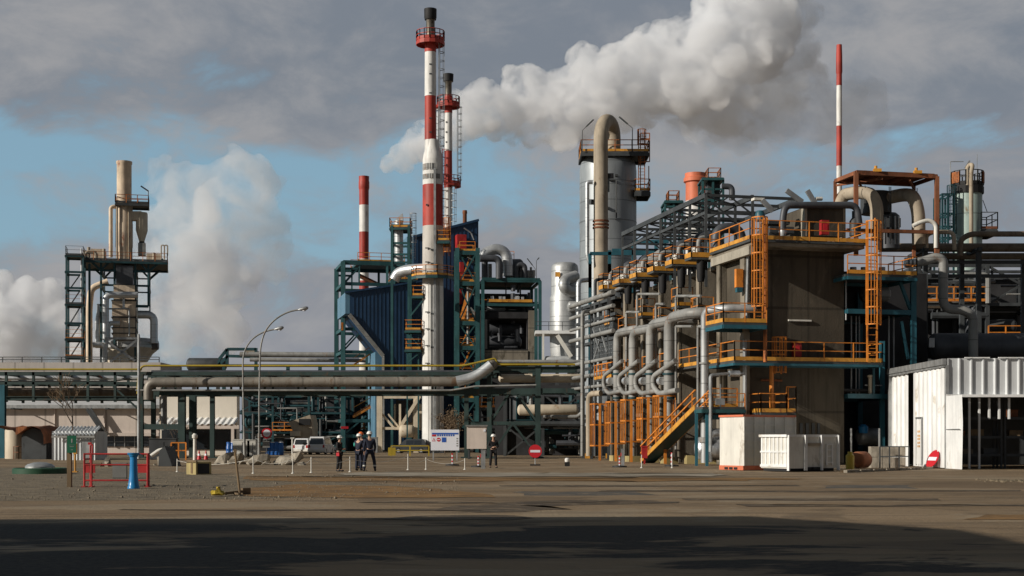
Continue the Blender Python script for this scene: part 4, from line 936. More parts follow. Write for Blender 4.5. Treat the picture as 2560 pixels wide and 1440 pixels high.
# ------------------------------------------------------------------ centre right: dark exchanger structure
def exchanger():
    D = 178; g = G(1205, D, 6); t = thing('exchanger_structure', 'dark concrete and teal steel process structure right of the braced tower', 'process structure', (PX(1278, D), D, 0)); z = lambda py: g.Zv(py, 0, 3); U = lambda px: g.U(px)
    m = MB(); skel(m, g, [U(1207), U(1350)], [0, 9], [z(762), z(702)], .42)
    for v in (0, 9):
        m.bar(g.p(U(1340), v, 0), g.p(U(1340), v, z(720)), .4); m.bar(g.p(U(1205), v, z(698)), g.p(U(1350), v, z(698)), .3, .35)
    m.build('steel_frame', M['teal'], t)
    for py, rm in ((700, 'rust_orange'), (757, 'orange')):
        uplat(t, g, U(1210), U(1345), -.1, 9, z(py)+.15, 'b', rm=rm, w_=.08)
    m = MB(); m.bar(g.p(U(1222), -.2, z(752)), g.p(U(1330), -.2, z(752)), .08, .35); m.build('guard_plate', M['yellow'], t)
    m = MB()
    for px in (1214, 1330):
        for v in (.5, 8): g.ubox(m, U(px)-.55, U(px)+.55, v, v+1.1, 0, z(775))
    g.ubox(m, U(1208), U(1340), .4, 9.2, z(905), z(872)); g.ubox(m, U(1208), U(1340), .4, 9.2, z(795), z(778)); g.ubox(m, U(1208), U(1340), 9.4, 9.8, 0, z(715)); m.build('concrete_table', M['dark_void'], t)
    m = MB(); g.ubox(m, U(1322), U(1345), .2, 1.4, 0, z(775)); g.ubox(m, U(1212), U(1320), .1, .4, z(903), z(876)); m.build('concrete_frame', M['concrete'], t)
    for v, py, r_ in ((2.5, 768, .28), (2.5, 781, .30), (4, 815, .7), (4, 850, .8)):
        m = MB(); drum(m, g.p(U(1222), v, z(py)), g.p(U(1266) if py < 800 else U(1305), v, z(py)), r_); m.build('drum', M['alu' if py < 800 else 'pipe_dark'], t)
    rg = random.Random(5)
    m = MB()
    for k in range(26):
        px = rg.uniform(1214, 1335); v = rg.uniform(.6, 5); a = rg.uniform(720, 860); m.cyl(g.p(U(px), v, z(a)), g.p(U(px), v, z(a-rg.uniform(10, 40))), rg.uniform(.08, .3), n=8)
    for k in range(12):
        px = rg.uniform(1214, 1280); v = rg.uniform(.6, 5); py = rg.uniform(720, 900); m.cyl(g.p(U(px), v, z(py)), g.p(U(px+rg.uniform(20, 60)), v, z(py)), rg.uniform(.06, .2), n=8)
    m.build('small_piping', M['pipe_dark'], t)
    m = MB()
    for k in range(9):
        px = rg.uniform(1228, 1330); m.box(g.p(U(px), .3, z(747+rg.uniform(-3, 2))), (.35, .3, rg.uniform(.3, .7)))
    m.build('valve', M['pipe_silver'], t)
    # top pipework
    for nm, pts, r_, mt in (('u_duct', [(1203, 648, 1), (1212, 633, 1), (1240, 621, 1), (1264, 630, 1), (1270, 660, 1), (1270, 690, 1)], 13.5, 'pipe_silver'), ('dark_bend', [(1200, 646, 0), (1248, 646, 0), (1248, 697, 0)], 9, 'pipe_dark'),
                            ('dark_bend', [(1290, 695, 1), (1290, 662, 1), (1312, 662, 1), (1312, 695, 1)], 7, 'pipe_dark'), ('dark_bend', [(1212, 697, 2), (1212, 655, 2)], 8, 'pipe_dark'), ('dark_bend', [(1225, 697, 3), (1225, 660, 3)], 5, 'pipe_grey')):
        m = MB(); m.tube([g.at(a, b, v) for a, b, v in pts], r_*D/F, 16, r_*D/F*1.7); m.build(nm, M[mt], t)
    m = MB(); drum(m, g.at(1268, 672, 3), g.at(1300, 672, 3), 1.25); m.build('vessel', M['pipe_dark'], t)
    m = MB()
    for k in range(14):
        px = rg.uniform(1255, 1335); m.cyl(g.at(px, 698, 1.5), g.at(px, rg.uniform(668, 688), 1.5), rg.uniform(.08, .25), n=8)
    m.build('small_piping', M['pipe_grey'], t)
    m = MB(); rail_mb(m, [g.at(1256, 648, 2), g.at(1285, 648, 2)], 1.0, .8, .07); m.build('railing', M['orange'], t)
exchanger()
lampmast(None, 1341, 700, 652, 177, 7, 'thin mast lamp on the right end of the dark structure', 8)
lampmast(None, 1338, 690, 672, 178, -20, 'slanting tube lamp beside the mast on the dark structure', 26)

# ------------------------------------------------------------------ silver column with the great bent pipe
def silver_column():
    D = 140; s = D/F; c = V((PX(1520, D), D, 0)); z = lambda py: PZ(py, D)
    t = thing('reactor_column', 'huge ribbed silver column carrying a railed platform behind the concrete block', 'column', c)
    r = 71*s; pr = [(r, 0)]
    for k in range(7): zz = z(1000-k*88); pr += [(r, zz), (r*1.008, zz+.02), (r*1.008, zz+.14), (r, zz+.16)]
    pr += [(r, z(430)), (r*.97, z(412)), (r*.88, z(399)), (r*.7, z(389)), (r*.4, z(384)), (.1, z(383))]
    m = MB(); m.lathe(c, pr, 48); m.build('shell', M['column_metal'], t)
    g = G(1455, D-2.8, 0); gplat(t, g, 1453, 1622, 378, 0, 4.6, 'flrb', w_=.08, beam_h=.3, rm='rust_orange', beam='steel_dark')
    gplat(t, g, 1588, 1625, 476, .5, 3.5, 'flrb', w_=.08, beam_h=.4, rm='orange', beam='steel_dark')
    ladder(t, g.at(1604, 476, .9), z(335), (0, -1, 0), 'rust_orange', .6, (z(372), z(336)), .08)
    m = MB()
    for a, b in (((1601, 476), (1601, 333)), ((1622, 476), (1622, 415)), ((1624, 378), (1624, 333)), ((1601, 333), (1624, 333)), ((1601, 347), (1624, 347)), ((1601, 360), (1624, 360)), ((1601, 404), (1624, 404)), ((1624, 378), (1624, 404))): m.bar(g.at(*a, .4), g.at(*b, .4), .09)
    m.build('ladder_frame', M['rust_orange'], t)
    m = MB()
    for px in (1470, 1512, 1555, 1585): m.bar(g.at(px, 384, 2.8), V((c.x+(px-1520)*s*.75, c.y, z(405))), .22)
    for px, py in ((1488, 0), (1535, 0)): pass
    m.build('platform_bracket', M['steel_dark'], t)
    m = MB()
    for px, py, v in ((1541, 438, 0), (1520, 520, 0)): m.box(P(px, py, D-r-.1), (.3, .3, .2))
    m.cyl(P(1523, 450, D-r-.1), P(1540, 450, D-r-.1), .1, n=8); m.cyl(P(1541, 545, D-r-.15), P(1541, 450, D-r-.15), .07, n=6); m.build('nozzle', M['steel_dark'], t)
silver_column()
def bent_pipe():
    D = 135; s = D/F; t = thing('overhead_vapour_pipe', 'great beige pipe bent over in a hook in front of the silver column', 'pipe', P(1502, 700, D))
    a = [P(1502, 760, D), P(1502, 345, D)]
    for k in range(1, 12):
        f = math.pi*k/12; a.append(P(1502+16*(1-math.cos(f)), 345-42*math.sin(f), D+3.4*(1-math.cos(f))/2))
    a += [P(1534, 345, D+3.4), P(1534, 395, D+3.4)]
    m = MB(); m.tube(a, 18*s, 22, 0.05, 1); m.build('pipe_run', M['pipe_beige'], t)
    m = MB()
    for py in (553, 562, 570): m.disc(P(1502, py, D), (0, 0, 1), 20.5*s, .14, 22)
    m.build('flange', M['rust'], t)
    m = MB(); m.bar(P(1484, 505, D), P(1475, 505, D+1), .5); m.bar(P(1520, 440, D), P(1528, 440, D+1), .5); m.bar(P(1522, 445, D-.2), P(1522, 480, D-.2), .12); m.build('pipe_support', M['steel_dark'], t)
bent_pipe()
pipe('drop_pipe', [P(1482, 455, 134.5), P(1468, 455, 134.5), P(1468, 640, 134.5), P(1476, 660, 134.5)], .20, 'pipe_silver', 'slim silver pipe running down left of the great bent pipe')
lampmast(None, 1456, 378, 326, 137, 28, 'slanting tube lamp at the left end of the silver column platform', 27)
lampmast(None, 1581, 378, 320, 137, -33, 'slanting tube lamp at the right end of the silver column platform', 28)
def small_column():
    D = 150; s = D/F; c = V((PX(1412, D), D, 0)); z = lambda py: PZ(py, D)
    t = thing('small_column', 'shorter shiny silver column with a white railed gallery left of the huge column', 'column', c); r = 34*s
    pr = [(r*1.02, z(900)), (r*1.1, z(860)), (r*1.1, z(745)), (r, z(738))]
    pr += [(r, z(672)), (r*.95, z(664)), (r*.75, z(658)), (.1, z(655))]
    m = MB(); m.lathe(c, pr, 36); m.build('shell', M['alu_dull'], t)
    m = MB(); m.tube([P(1440, 690, D-1), P(1412, 700, D-2), P(1408, 716, D-2.4), P(1420, 728, D-2), P(1450, 730, D-1)], 14*s, 16, 1.0); m.build('elbow_duct', M['alu_dull'], t)
    m = MB(); drum(m, P(1425, 766, D-1.6), P(1460, 766, D-1.6), 13*s); m.build('nozzle', M['alu_dull'], t)
    m = MB(); g = G(1340, D-2.5, 0); g.box(m, 1338, 834, 1440, 826, 0, 4); m.build('gallery', M['white_paint'], t)
    m = MB(); rail_mb(m, [g.at(1338, 826, 0), g.at(1440, 826, 0)], .9, 1.4, .06); m.build('railing', M['steel_dark'], t)
    m = MB(); m.bar(P(1393, 838, D-2.6), P(1428, 892, D-2.6), .3, .4); m.bar(P(1358, 834, D-2.4), P(1358, 905, D-2.4), .2); m.build('gallery_strut', M['white_dirty'], t)
    m = MB(); drum(m, P(1365, 900, D-2), P(1445, 900, D-2), 10*s); m.build('base_drum', M['alu'], t)
    m = MB(); m.box(P(1394, 686, D-r-.05), (.5, .1, .5)); m.build('hazard_plate', M['yellow'], t)
    for a in (45, 135, 225, 315): m = MB(); d = V((math.cos(R(a)), math.sin(R(a)), 0))*r*.8; m.bar(c+d, c+d+V((0, 0, z(898))), .3); m.build('leg', M['steel_dark'], t)
small_column()
m = MB(); s = 170/F; c = V((PX(1739, 170), 170, 0)); m.lathe(c, [(25*s, 0, 1), (25*s, PZ(503, 170), 1), (25*s, PZ(503, 170)+.001, 0), (25*s, PZ(458, 170), 0), (30*s, PZ(455, 170), 0), (30*s, PZ(446, 170), 0), (27*s, PZ(444, 170), 0), (27*s, PZ(434, 170), 0), (22*s, PZ(434, 170), 0)], 28)
solo(m, 'salmon_stack', [M['stack_orange'], M['stack_white']], 'stubby salmon orange stack showing above the pipe canopy', 'stack')
def headframe(px0, px1, yt, yb, D, label, rails):
    t = thing('headframe', label, 'steel frame', P((px0+px1)/2, 1100, D)); t.location.z = 0; ORG[t.name] = V(t.location)
    g = G(px0, D, 0); m = MB(); skel(m, g, [0, g.U(px1)*.5, g.U(px1)], [0, 3], [PZ(yb, D), PZ((yt+yb)/2, D), PZ(yt, D)], .22); g.box(m, px0-3, yt+4, px1+3, yt, -.3, 3.3); m.build('frame', M['teal'], t)
    m = MB(); z = PZ(yt, D); rail_mb(m, [g.p(g.U(rails[0]), 0, z), g.p(g.U(rails[1]), 0, z), g.p(g.U(rails[1]), 2.5, z), g.p(g.U(rails[0]), 2.5, z)], 1.1, .9, .08, True); m.build('railing', M['rust_orange'], t)
    m = MB(); g.box(m, px0+12, yb, px1-10, yt+8, .8, 2.2); m.build('hoist', M['steel_dark'], t); return t
headframe(1757, 1808, 446, 500, 150, 'taller teal hoist frame right of the salmon stack', (1771, 1802)); headframe(1663, 1706, 503, 530, 150, 'lower teal hoist frame left of the salmon stack', (1672, 1698))
pipe('gooseneck_pipe', [P(1805, 466, 150), P(1830, 466, 150), P(1830, 500, 150)], .32, 'pipe_dark', 'dark gooseneck pipe right of the taller hoist frame')
# ------------------------------------------------------------------ right: the concrete reactor block
gC = G(1860, 84, 13.1)
def Vf(px, u, g=None):
    g = g or gC; k = (px-1280)/F; b = g.o+g.u*u
    return (k*b.y-b.x)/(g.v.x-k*g.v.y)
def S(px, py, u, g=None):
    """point of the receding side plane u where the photo shows (px, py)"""
    g = g or gC; q = g.p(u, Vf(px, u, g), 0); q.z = PZ(py, q.y); return q
FINS = [3.6]+[Vf(p, 0) for p in (1752, 1702, 1656, 1611, 1567, 1532)]
ZD = 13.15
def concrete_block():
    g = gC; t = thing('concrete_block', 'massive stained concrete reactor block with orange railed walkways', 'concrete structure', g.p(3, 3, 0))
    U = g.U
    m = MB(); g.ubox(m, U(1874), U(2115), .25, 5, 0, ZD-.35); m.build('front_wall', M['concrete_dark'], t)
    m = MB(); g.ubox(m, U(1858), U(1872), -.15, .5, 0, ZD-.32); m.build('pillar', M['concrete'], t)
    for k, v in enumerate(FINS):
        m = MB(); g.ubox(m, 0 if k else -.05, 6.0 if k else U(1874)-.02, v, v+.45, 0, ZD-.34-(.3 if k else 0)); m.build('fin_wall', M['concrete'], t)
        m = MB(); g.ubox(m, -.14, -.01 if k else -.06, v-.02, v+.47, 0, ZD-.4-(.3 if k else 0)); m.build('fin_edge', M['concrete'], t)
    m = MB(); g.ubox(m, 5.98 if 0 else 6.02, 6.5, 5.05, FINS[-1]+2, 0, 12.2); m.build('rear_wall', M['dark_void'], t)  # dark backing added to make the bay interiors dark
    for k in range(1, len(FINS)):                                  # floors between the fins, they keep the bays dark
        for z in (3.2, 6.4, 9.6, 12.3):
            m = MB(); g.ubox(m, .6, 6, FINS[k-1]+.47, FINS[k]-.02, z, z+.25); m.build('bay_floor', M['concrete'], t)
    # top deck
    v0 = -1.6; ul, ur = U(1875, v0), U(2168, v0); vb = 4.8
    m = MB(); g.ubox(m, ul+.15, ur-.1, v0+.15, vb+.9, ZD-.34, ZD-.15); m.build('deck_slab', M['concrete'], t)
    m = MB(); m.bar(g.p(ul+.2, v0+.3, ZD-.6), g.p(ul+.2, vb, ZD-.6), .3, .5); m.build('edge_beam', M['concrete_light'], t)
    pts = [g.p(ul, vb, ZD), g.p(ul, v0, ZD), g.p(ur, v0, ZD), g.p(ur, vb, ZD)]
    platform(t, pts, [pts[0:2], pts[1:3], pts[2:4]], w_=.06, h=1.12, step=1.75)
    # mid walkway wrapping the corner, and the catwalk along the bays
    z = 6.1; ul2 = U(1836, v0); ur2 = U(2206, v0)
    a = [g.p(ul2, v0, z), g.p(ur2, v0, z), g.p(ur2, .2, z), g.p(ul2+1.4, .2, z), g.p(ul2+1.4, 2.6, z), g.p(ul2, 2.6, z)]
    platform(t, a, [[a[5], a[0], a[1], a[2]]], beam='teal_blue', beam_h=.14, w_=.06, h=1.12, step=1.75)
    for k in range(1, len(FINS)):
        va, vb2 = FINS[k-1]+.6, FINS[k]-.1
        if k in (1,): va = 3.4
        uplat(t, g, -1.5, -.2, va, vb2, z, 'lf' if k in (1, 3, 5) else 'l', beam='teal', w_=.06)
    # small upper landing, low landings
    gplat(t, g, 1808, 1916, 806, -2.5, .2, 'fl', beam='teal_blue', beam_h=.22, w_=.06)
    gplat(t, g, 1782, 1862, 1031, -1.2, .2, 'fl', beam='teal_blue', beam_h=.25, w_=.06)
    gplat(t, g, 1902, 1966, 1031, -1.5, .2, 'flr', beam='teal_blue', beam_h=.12, w_=.06); gplat(t, g, 1966, 1990, 1031, -.9, .2, 'fr', w_=.06, h=1.5)
    # balconies at the head of every bay, with a dark chute below
    for k in range(1, len(FINS)):
        va, vb2 = FINS[k-1]+.7, FINS[k]-.15; z = 12.95
        uplat(t, g, -1.3, .5, va+1.1, vb2-.45, z+(len(FINS)-k)*.0, 'lfb', w_=.06, h=1.15, toe=.3)
        q = g.p(-.55, va+1.4, 0); m = MB(); m.lathe(q, [(.2, z-1.5), (.26, z-1.2), (.28, z-.2)], 12); m.build('chute', M['black'], t)
        uplat(t, g, -.7, .3, vb2-1.3, vb2, 9.3 if k % 2 else 10.3, 'lf', w_=.06, h=1.2)
    # ladders
    q = g.at(1896, 806, -1.95); z1 = ZD
    ladder(t, q, z1+1.1, -g.v, 'orange', .5, (q.z+.9, z1+1.15), .07, .36, .46, side=g.u)
    m = MB(); m.cyl(g.at(1913, 905, -1.9), g.at(1913, 545, -1.9), .11, n=10); m.build('rust_post', M['rust_orange'], t)
    q = g.at(1930, 1031, -.6); m = MB(); m.cyl(g.at(1929, 1031, -.9), g.at(1929, 905, -.9), .13, n=8); m.build('ladder_post', M['orange'], t)
    ladder(t, g.at(1945, 935, -.7), PZ(842, 83), -g.v, 'orange', .4, (PZ(930, 83), PZ(842, 83)), .075, .4, .42, side=g.u)
    q = g.at(2180, 905, -1.9); ladder(t, q, ZD+1.2, -g.v, 'orange', .62, (q.z+2.2, ZD+1.2), .09, .4, .45, side=g.u)
    m = MB(); m.cyl(g.at(2188, 600, -2), g.at(2188, 545, -2), .06, n=8); m.build('ladder_post', M['orange'], t)
    # wall fittings
    for px, py, hh in ((1995, 873, 38), (2064, 568, 36)):
        m = MB(); v = -.1 if py > 700 else -.6; g.box(m, px-10, py+hh/2, px+9, py-hh/2, v, v+.32); m.build('fire_cabinet', M['red_paint'], t)
        m = MB(); g.box(m, px-5, py+8, px+5, py-8, v-.02, v-.005); m.build('cabinet_label', M['red_sign'], t)
    m = MB(); g.box(m, 1972, 803, 2029, 799, .12, .24); m.build('wall_lamp', M['white_dirty'], t)
    m = MB(); m.cyl(g.at(1870, 630, -.25), g.at(1866, 800, -.25), .09, n=8); m.cyl(g.at(1862, 850, -.3), g.at(1862, 1130, -.3), .12, n=8); m.cyl(g.at(2115, 700, .2), g.at(2115, 800, .2), .05, n=6); m.build('conduit', M['galv'], t)
    m = MB(); m.cyl(g.at(1903, 950, .05), g.at(1955, 951, .05), .07, n=8); m.build('wall_pipe', M['rust'], t)
    m = MB(); g.box(m, 1841, 718, 1858, 672, -.2, .1); m.build('bay_cage', M['orange'], t)
    m = MB(); g.box(m, 1843, 730, 1856, 718, -.2, .1); m.build('cage_base', M['teal_blue'], t)
    for a, b in ((2000, 2007), (2015, 2022), (2030, 2037), (2044, 2050)):
        m = MB(); g.box(m, a, 1085, b, 1058, .2, .26); m.build('vent_louvre', M['steel_dark'], t)
    m = MB(); g.box(m, 1790, 1012, 1812, 996, -1.5, -1.42); m.bar(g.at(1801, 1030, -1.35), g.at(1801, 960, -1.35), .07); m.build('notice_plate', M['galv'], t)
    # roof: machine house and silver vent pipe
    m = MB(); g.box(m, 2018, 590, 2108, 517, .4, 4); m.build('roof_house', M['concrete_dark'], t)
    m = MB(); g.box(m, 2012, 590, 2018, 514, .3, .8); m.build('roof_house_post', M['concrete_light'], t)
    m = MB(); m.tube([g.at(1957, 575, .2), g.at(1957, 548, .2), g.at(1963, 513, .2), g.at(2142, 513, .2), g.at(2148, 560, .2)], .21, 14, .5); m.build('vent_pipe', M['pipe_dark'], t)
    m = MB(); m.lathe(g.at(1957, 590, .2), [(.16, 0), (.24, .25), (.12, .8)], 12); m.build('vent_pipe_foot', M['pipe_silver'], t)
    m = MB(); g.box(m, 1923, 600, 1940, 582, -1.2, -.3); g.box(m, 1925, 582, 1985, 566, 1, 2.5); g.box(m, 1922, 560, 1975, 552, 1.2, 2.6); m.build('roof_unit', M['steel_dark'], t)
    for a, b, c_, d_ in ((1966, 476, 2006, 505), (2018, 476, 2040, 512), (1905, 500, 1932, 528)):
        m = MB(); m.bar(g.at(a, b, 1), g.at(c_, d_, 1), .16, .28); m.build('louvre_slat', M['galv'], t)
    m = MB(); g.box(m, 1886, 500, 1912, 494, 1, 1.5); m.cyl(g.at(2040, 497, 1), g.at(2055, 497, 1), .12, n=8); m.build('roof_lamp', M['white_dirty'], t)
    m = MB(); q = g.at(1900, 540, -1.1); m.lathe(q, [(.28, -.3), (.3, .1), (.2, .3)], 12); m.build('blue_tank', M['teal_blue'], t)
    # machine on the right end of the deck
    m = MB(); q = g.at(2138, 590, .5); m.lathe(q, [(.35, 0), (.35, .9), (.2, 1.1), (.2, 1.5)], 14); m.build('roof_valve', M['steel_dark'], t)
    return t
concrete_block()
def right_landing():
    g = gC; t = thing('steel_platform', 'orange railed platform on blue steel columns right of the concrete block', 'steel structure', g.p(8, 1, 0)); U = g.U
    gplat(t, g, 2119, 2292, 686, -1.5, 2.0, 'fr', beam='teal_blue', beam_h=.2, w_=.06)
    m = MB(); z = lambda py: PZ(py, 85.5)
    for v in (0, 7): m.bar(g.p(U(2283), v, 0), g.p(U(2283), v, z(692)), .32); m.bar(g.p(U(2215), v+.5, 0), g.p(U(2215), v+.5, z(850)), .28)
    for py in (778, 990):
        for v in (0, 7): m.bar(g.p(U(2118), v, z(py)), g.p(U(2280), v, z(py)), .2, .28)
    for px in (2120, 2283): m.bar(g.p(U(px), 0, z(778)), g.p(U(px), 7, z(778)), .18, .24); m.bar(g.p(U(px), 0, z(990)), g.p(U(px), 7, z(990)), .18, .24)
    m.bar(g.p(U(2252), .0, z(692)), g.p(U(2283), .0, z(692)), .16); m.bar(g.p(U(2186), 0, z(905)), g.p(U(2215), .5, z(900)), .12)
    m.bar(g.p(U(2252), .1, z(700)), g.p(U(2278), .1, z(770)), .18); m.bar(g.p(U(2255), .1, z(800)), g.p(U(2272), .1, z(895)), .18); m.bar(g.p(U(2186), .1, z(905)), g.p(U(2186), .1, z(990)), .14)
    m.build('frame', M['teal_blue'], t)
    m = MB(); g.ubox(m, U(2118), U(2300)+4.5, 7.2, 7.7, 0, z(640)); g.ubox(m, U(2118)+.3, U(2118)+.5, 5.1, 7.2, 0, z(640)); g.ubox(m, U(2118), U(2285), .4, 7, z(778)-.02, z(772)); g.ubox(m, U(2118), U(2285), .4, 7, z(990)+.3, z(990)+.45); g.ubox(m, U(2118), U(2290), 2.1, 7, z(686)-.3, z(686)); m.build('dark_liner', M['dark_void'], t)  # dark wall and decks added to cut light and keep the interior black
    m = MB(); q = g.at(2176, 990, .3); m.lathe(q, [(.14, 0), (.14, 1.1), (.2, 1.15), (.2, 1.25), (.06, 1.3)], 12); m.build('steam_trap', M['cream'], t)
    m = MB(); m.cyl(g.at(2162, 963, .4), g.at(2205, 964, .4), .04, n=6); m.build('valve_rod', M['galv'], t)
    m = MB(); drum(m, g.at(2160, 735, 3), g.at(2215, 735, 3), .5); m.build('drum', M['pipe_grey'], t)
    m = MB()
    for k, px in enumerate((2128, 2140, 2148, 2222, 2234)): m.cyl(g.at(px, 985, 1+k*.3), g.at(px, 790, 1+k*.3), .05, n=6)
    for px in (2133, 2160, 2205): m.cyl(g.at(px, 682, 1), g.at(px, 668, 1), .2, n=10)
    m.build('small_piping', M['galv'], t)
    m = MB(); drum(m, g.at(2150, 1092, 3), g.at(2195, 1092, 3), .55); m.build('pump_casing', M['galv'], t)
    m = MB(); q = g.at(2158, 1075, 2.4); m.lathe(q, [(.3, -.2), (.32, .2), (.15, .35)], 12); m.build('motor', M['blue_paint'], t)
    for px in (2120, 2190, 2230):
        m = MB(); m.bar(g.p(U(px), -.4, 0), g.p(U(px), -.4, 2.2), .09); m.build('fence_stake', M['galv'], t)
right_landing()

# side pipes: four risers with expansion loops, the silver drop, thin lines
def riser(px, ptop, r, label, mt='pipe_grey'):
    u = -2.0; q = S(px, ptop, u); t = thing('riser_pipe', label, 'pipe', (q.x, q.y, 0), 'risers along the concrete block')
    v = Vf(px, u); z1 = q.z; zb = PZ(1000, q.y)
    m = MB(); m.tube([gC.p(u, v, zb), gC.p(u, v, z1), gC.p(u+.3, v-3.2, z1+.05), gC.p(.4, v-3.6, z1+.05)], r, 18, r*2.6); m.build('pipe_run', M[mt], t)
    m = MB(); m.tube([gC.p(u, v, zb+.05), gC.p(u, v, zb-.5), gC.p(u, v, .1)], r*.62, 14); m.build('lower_run', M[mt], t)
    m = MB()
    for z in (PZ(935, q.y), PZ(995, q.y)): m.disc(gC.p(u, v, z), (0, 0, 1), r*1.2, .12, 16)
    m.build('flange', M['teal_dark'], t)
    zz = lambda py: PZ(py, q.y)
    m = MB(); m.tube([gC.p(u-.1, v-1.5, zz(905)), gC.p(u-.5, v+1.6, zz(938)), gC.p(u-.5, v+1.75, zz(962)), gC.p(u-.4, v+.9, zz(984)), gC.p(u-.1, v-1.8, zz(978))], r*.5, 12, .55); m.build('expansion_loop', M[mt], t)
    m = MB(); m.disc(gC.p(u-.4, v+.4, zz(952)), (.3, -1, 0), .26, .4, 14); m.build('valve', M['pipe_silver'], t)
    m = MB(); m.box(gC.p(u, v, .2), (.9, .9, .4), gC.a); m.build('plinth', M['block'], t)
riser(1543, 833, .29, 'fourth riser pipe from the front with an expansion loop beside the concrete fins, farthest away')
riser(1583, 830, .31, 'third riser pipe from the front with an expansion loop beside the concrete fins')
riser(1627, 812, .33, 'second riser pipe from the front with an expansion loop beside the concrete fins')
riser(1673, 795, .35, 'thickest riser pipe nearest the front with an expansion loop beside the concrete fins')
q = S(1762, 1135, -2.2); v = Vf(1762, -2.2); zt = PZ(777, q.y); t = thing('drop_pipe', 'bright silver drop pipe with an elbow at the small landing', 'pipe', (q.x, q.y, 0))
m = MB(); m.tube([gC.p(-2.2, v, .15), gC.p(-2.2, v, zt), gC.p(-1.5, v-1.4, zt+.02), gC.p(.3, v-1.6, zt+.02)], .24, 16, .5); m.build('pipe_run', M['alu_dull'], t)
m = MB(); m.disc(gC.p(-2.2, v, PZ(908, q.y)), (0, 0, 1), .34, .1, 14); m.disc(gC.p(-2.2, v, PZ(1100, q.y)), (0, 0, 1), .32, .3, 14); m.build('flange', M['pipe_grey'], t)
for k, (px, y0, y1, tx, lab) in enumerate(((1593, 1010, 735, 1650, 'thin grey line bent over high on the third bay'), (1690, 1150, 740, 1752, 'thin grey line bent at the top between the front risers'), (1686, 1020, 816, 1730, 'thin grey line bent into the front bay'), (1745, 1140, 816, 1760, 'thin grey line just left of the silver drop pipe'), (1640, 990, 760, 1660, 'thin grey line behind the second riser'), (1566, 985, 780, 1600, 'thin grey line behind the fourth riser'))):
    u = -1.7; q = S(px, y1, u); pipe('thin_pipe', [S(px, y0, u), q, S(tx, y1, u)], .085, 'pipe_grey', lab, n=8)
pipe('thin_pipe', [gC.at(1776, 1130, -1.9), gC.at(1776, 938, -1.9), gC.at(1822, 934, -1.6), gC.at(1858, 934, -1.5)], .10, 'galv', 'thin bright line turning under the long walkway', n=8)
m = MB(); m.cyl(gC.at(1823, 934, -1.6), gC.at(1848, 934, -1.55), .18, n=12); solo(m, 'inline_valve', M['foil'], 'short silver fitting on the thin line under the walkway', 'valve')
# orange guard cages on posts
for k, (px0, px1, lab) in enumerate(((1465, 1497, 'orange guard cage farthest from the stair'), (1505, 1535, 'second farthest orange guard cage'), (1543, 1572, 'middle orange guard cage of the five'), (1586, 1612, 'orange guard cage second nearest the stair'), (1625, 1655, 'orange guard cage right beside the stair'))):
    u = -2.9; va, vb = Vf(px0, u), Vf(px1, u); q = gC.p(u, (va+vb)/2, 0); z = lambda py: PZ(py, q.y); yt = 1010-k*5; t = thing('guard_cage', lab, 'guard cage', q, 'orange guard cages by the risers')
    m = MB(); w_ = abs(va-vb)
    w_ = 1.15; c0, c1 = gC.p(u, (va+vb)/2+w_/2, 0), gC.p(u, (va+vb)/2-w_/2, 0); 
    for b in (0, 1):
        d = gC.u*(1.1*b)
        for yy in (yt, yt+52, yt+104): m.bar(c0+d+V((0, 0, z(yy))), c1+d+V((0, 0, z(yy))), .05, .10)
        for f in (0, .33, .66, 1): p_ = c0.lerp(c1, f)+d; m.bar(p_+V((0, 0, z(yt))), p_+V((0, 0, z(yt+104))), .05)
    for p_ in (c0, c1):
        for yy in (yt, yt+52, yt+104): m.bar(p_+V((0, 0, z(yy))), p_+gC.u*1.1+V((0, 0, z(yy))), .05, .09)
    m.build('cage', M['orange'], t)
    for o in (.3,):
        m = MB(); p_ = c1+gC.v*(-.35)+gC.u*o; m.bar(p_, p_+V((0, 0, z(yt))), .17); m.build('post', M['orange'], t)
# stair
def stair():
    u = -3.3; a = S(1602, 1150, u); b = S(1738, 1018, u); a.z = 0; t = thing('stair', 'steep orange steel stair leading up to the low landing', 'stair', a)
    for o, nm in ((0, 'stringer'), (.9, 'stringer')):
        m = MB(); m.bar(a+gC.u*o+V((0, 0, .15)), b+gC.u*o, .08, .28); m.build(nm, M['yellow'], t)
    m = MB(); m.bar(a+gC.u*.45+V((0, 0, .0)), b+gC.u*.45-V((0, 0, .14)), .85, .04); m.build('stair_soffit', M['teal_dark'], t)
    n = 12; m = MB()
    for k in range(1, n): m.box(a.lerp(b, k/n)+gC.u*.45+V((0, 0, .12)), (.8, .28, .05), gC.a+R(90)*0)
    m.build('tread', M['grating'], t)
    m = MB()
    for o in (0, .9):
        d = gC.u*o
        for h in (1.0, .55): m.bar(a+d+V((0, 0, h+.1)), b+d+V((0, 0, h)), .08)
        for f in (.02, .3, .6, .95): p_ = a.lerp(b, f)+d; m.bar(p_, p_+V((0, 0, 1.05)), .08)
    m.build('handrail', M['orange'], t)
    c = b-gC.v*1.6; z = b.z
    platform(t, [b, b-gC.v*1.2, b-gC.v*1.2+gC.u*2.6, b+gC.u*2.6], [[b+gC.u*1.0, b+gC.u*2.6]], w_=.08, beam='teal', beam_h=.2)
    m = MB()
    for p_ in (b-gC.v*.2, b-gC.v*1.1+gC.u*.3, b-gC.v*1.1+gC.u*1.6, b-gC.v*.3+gC.u*1.6): m.bar(V((p_.x, p_.y, 0)), V((p_.x, p_.y, z-.2)), .16)
    m.build('landing_leg', M['teal_blue'], t)
stair()
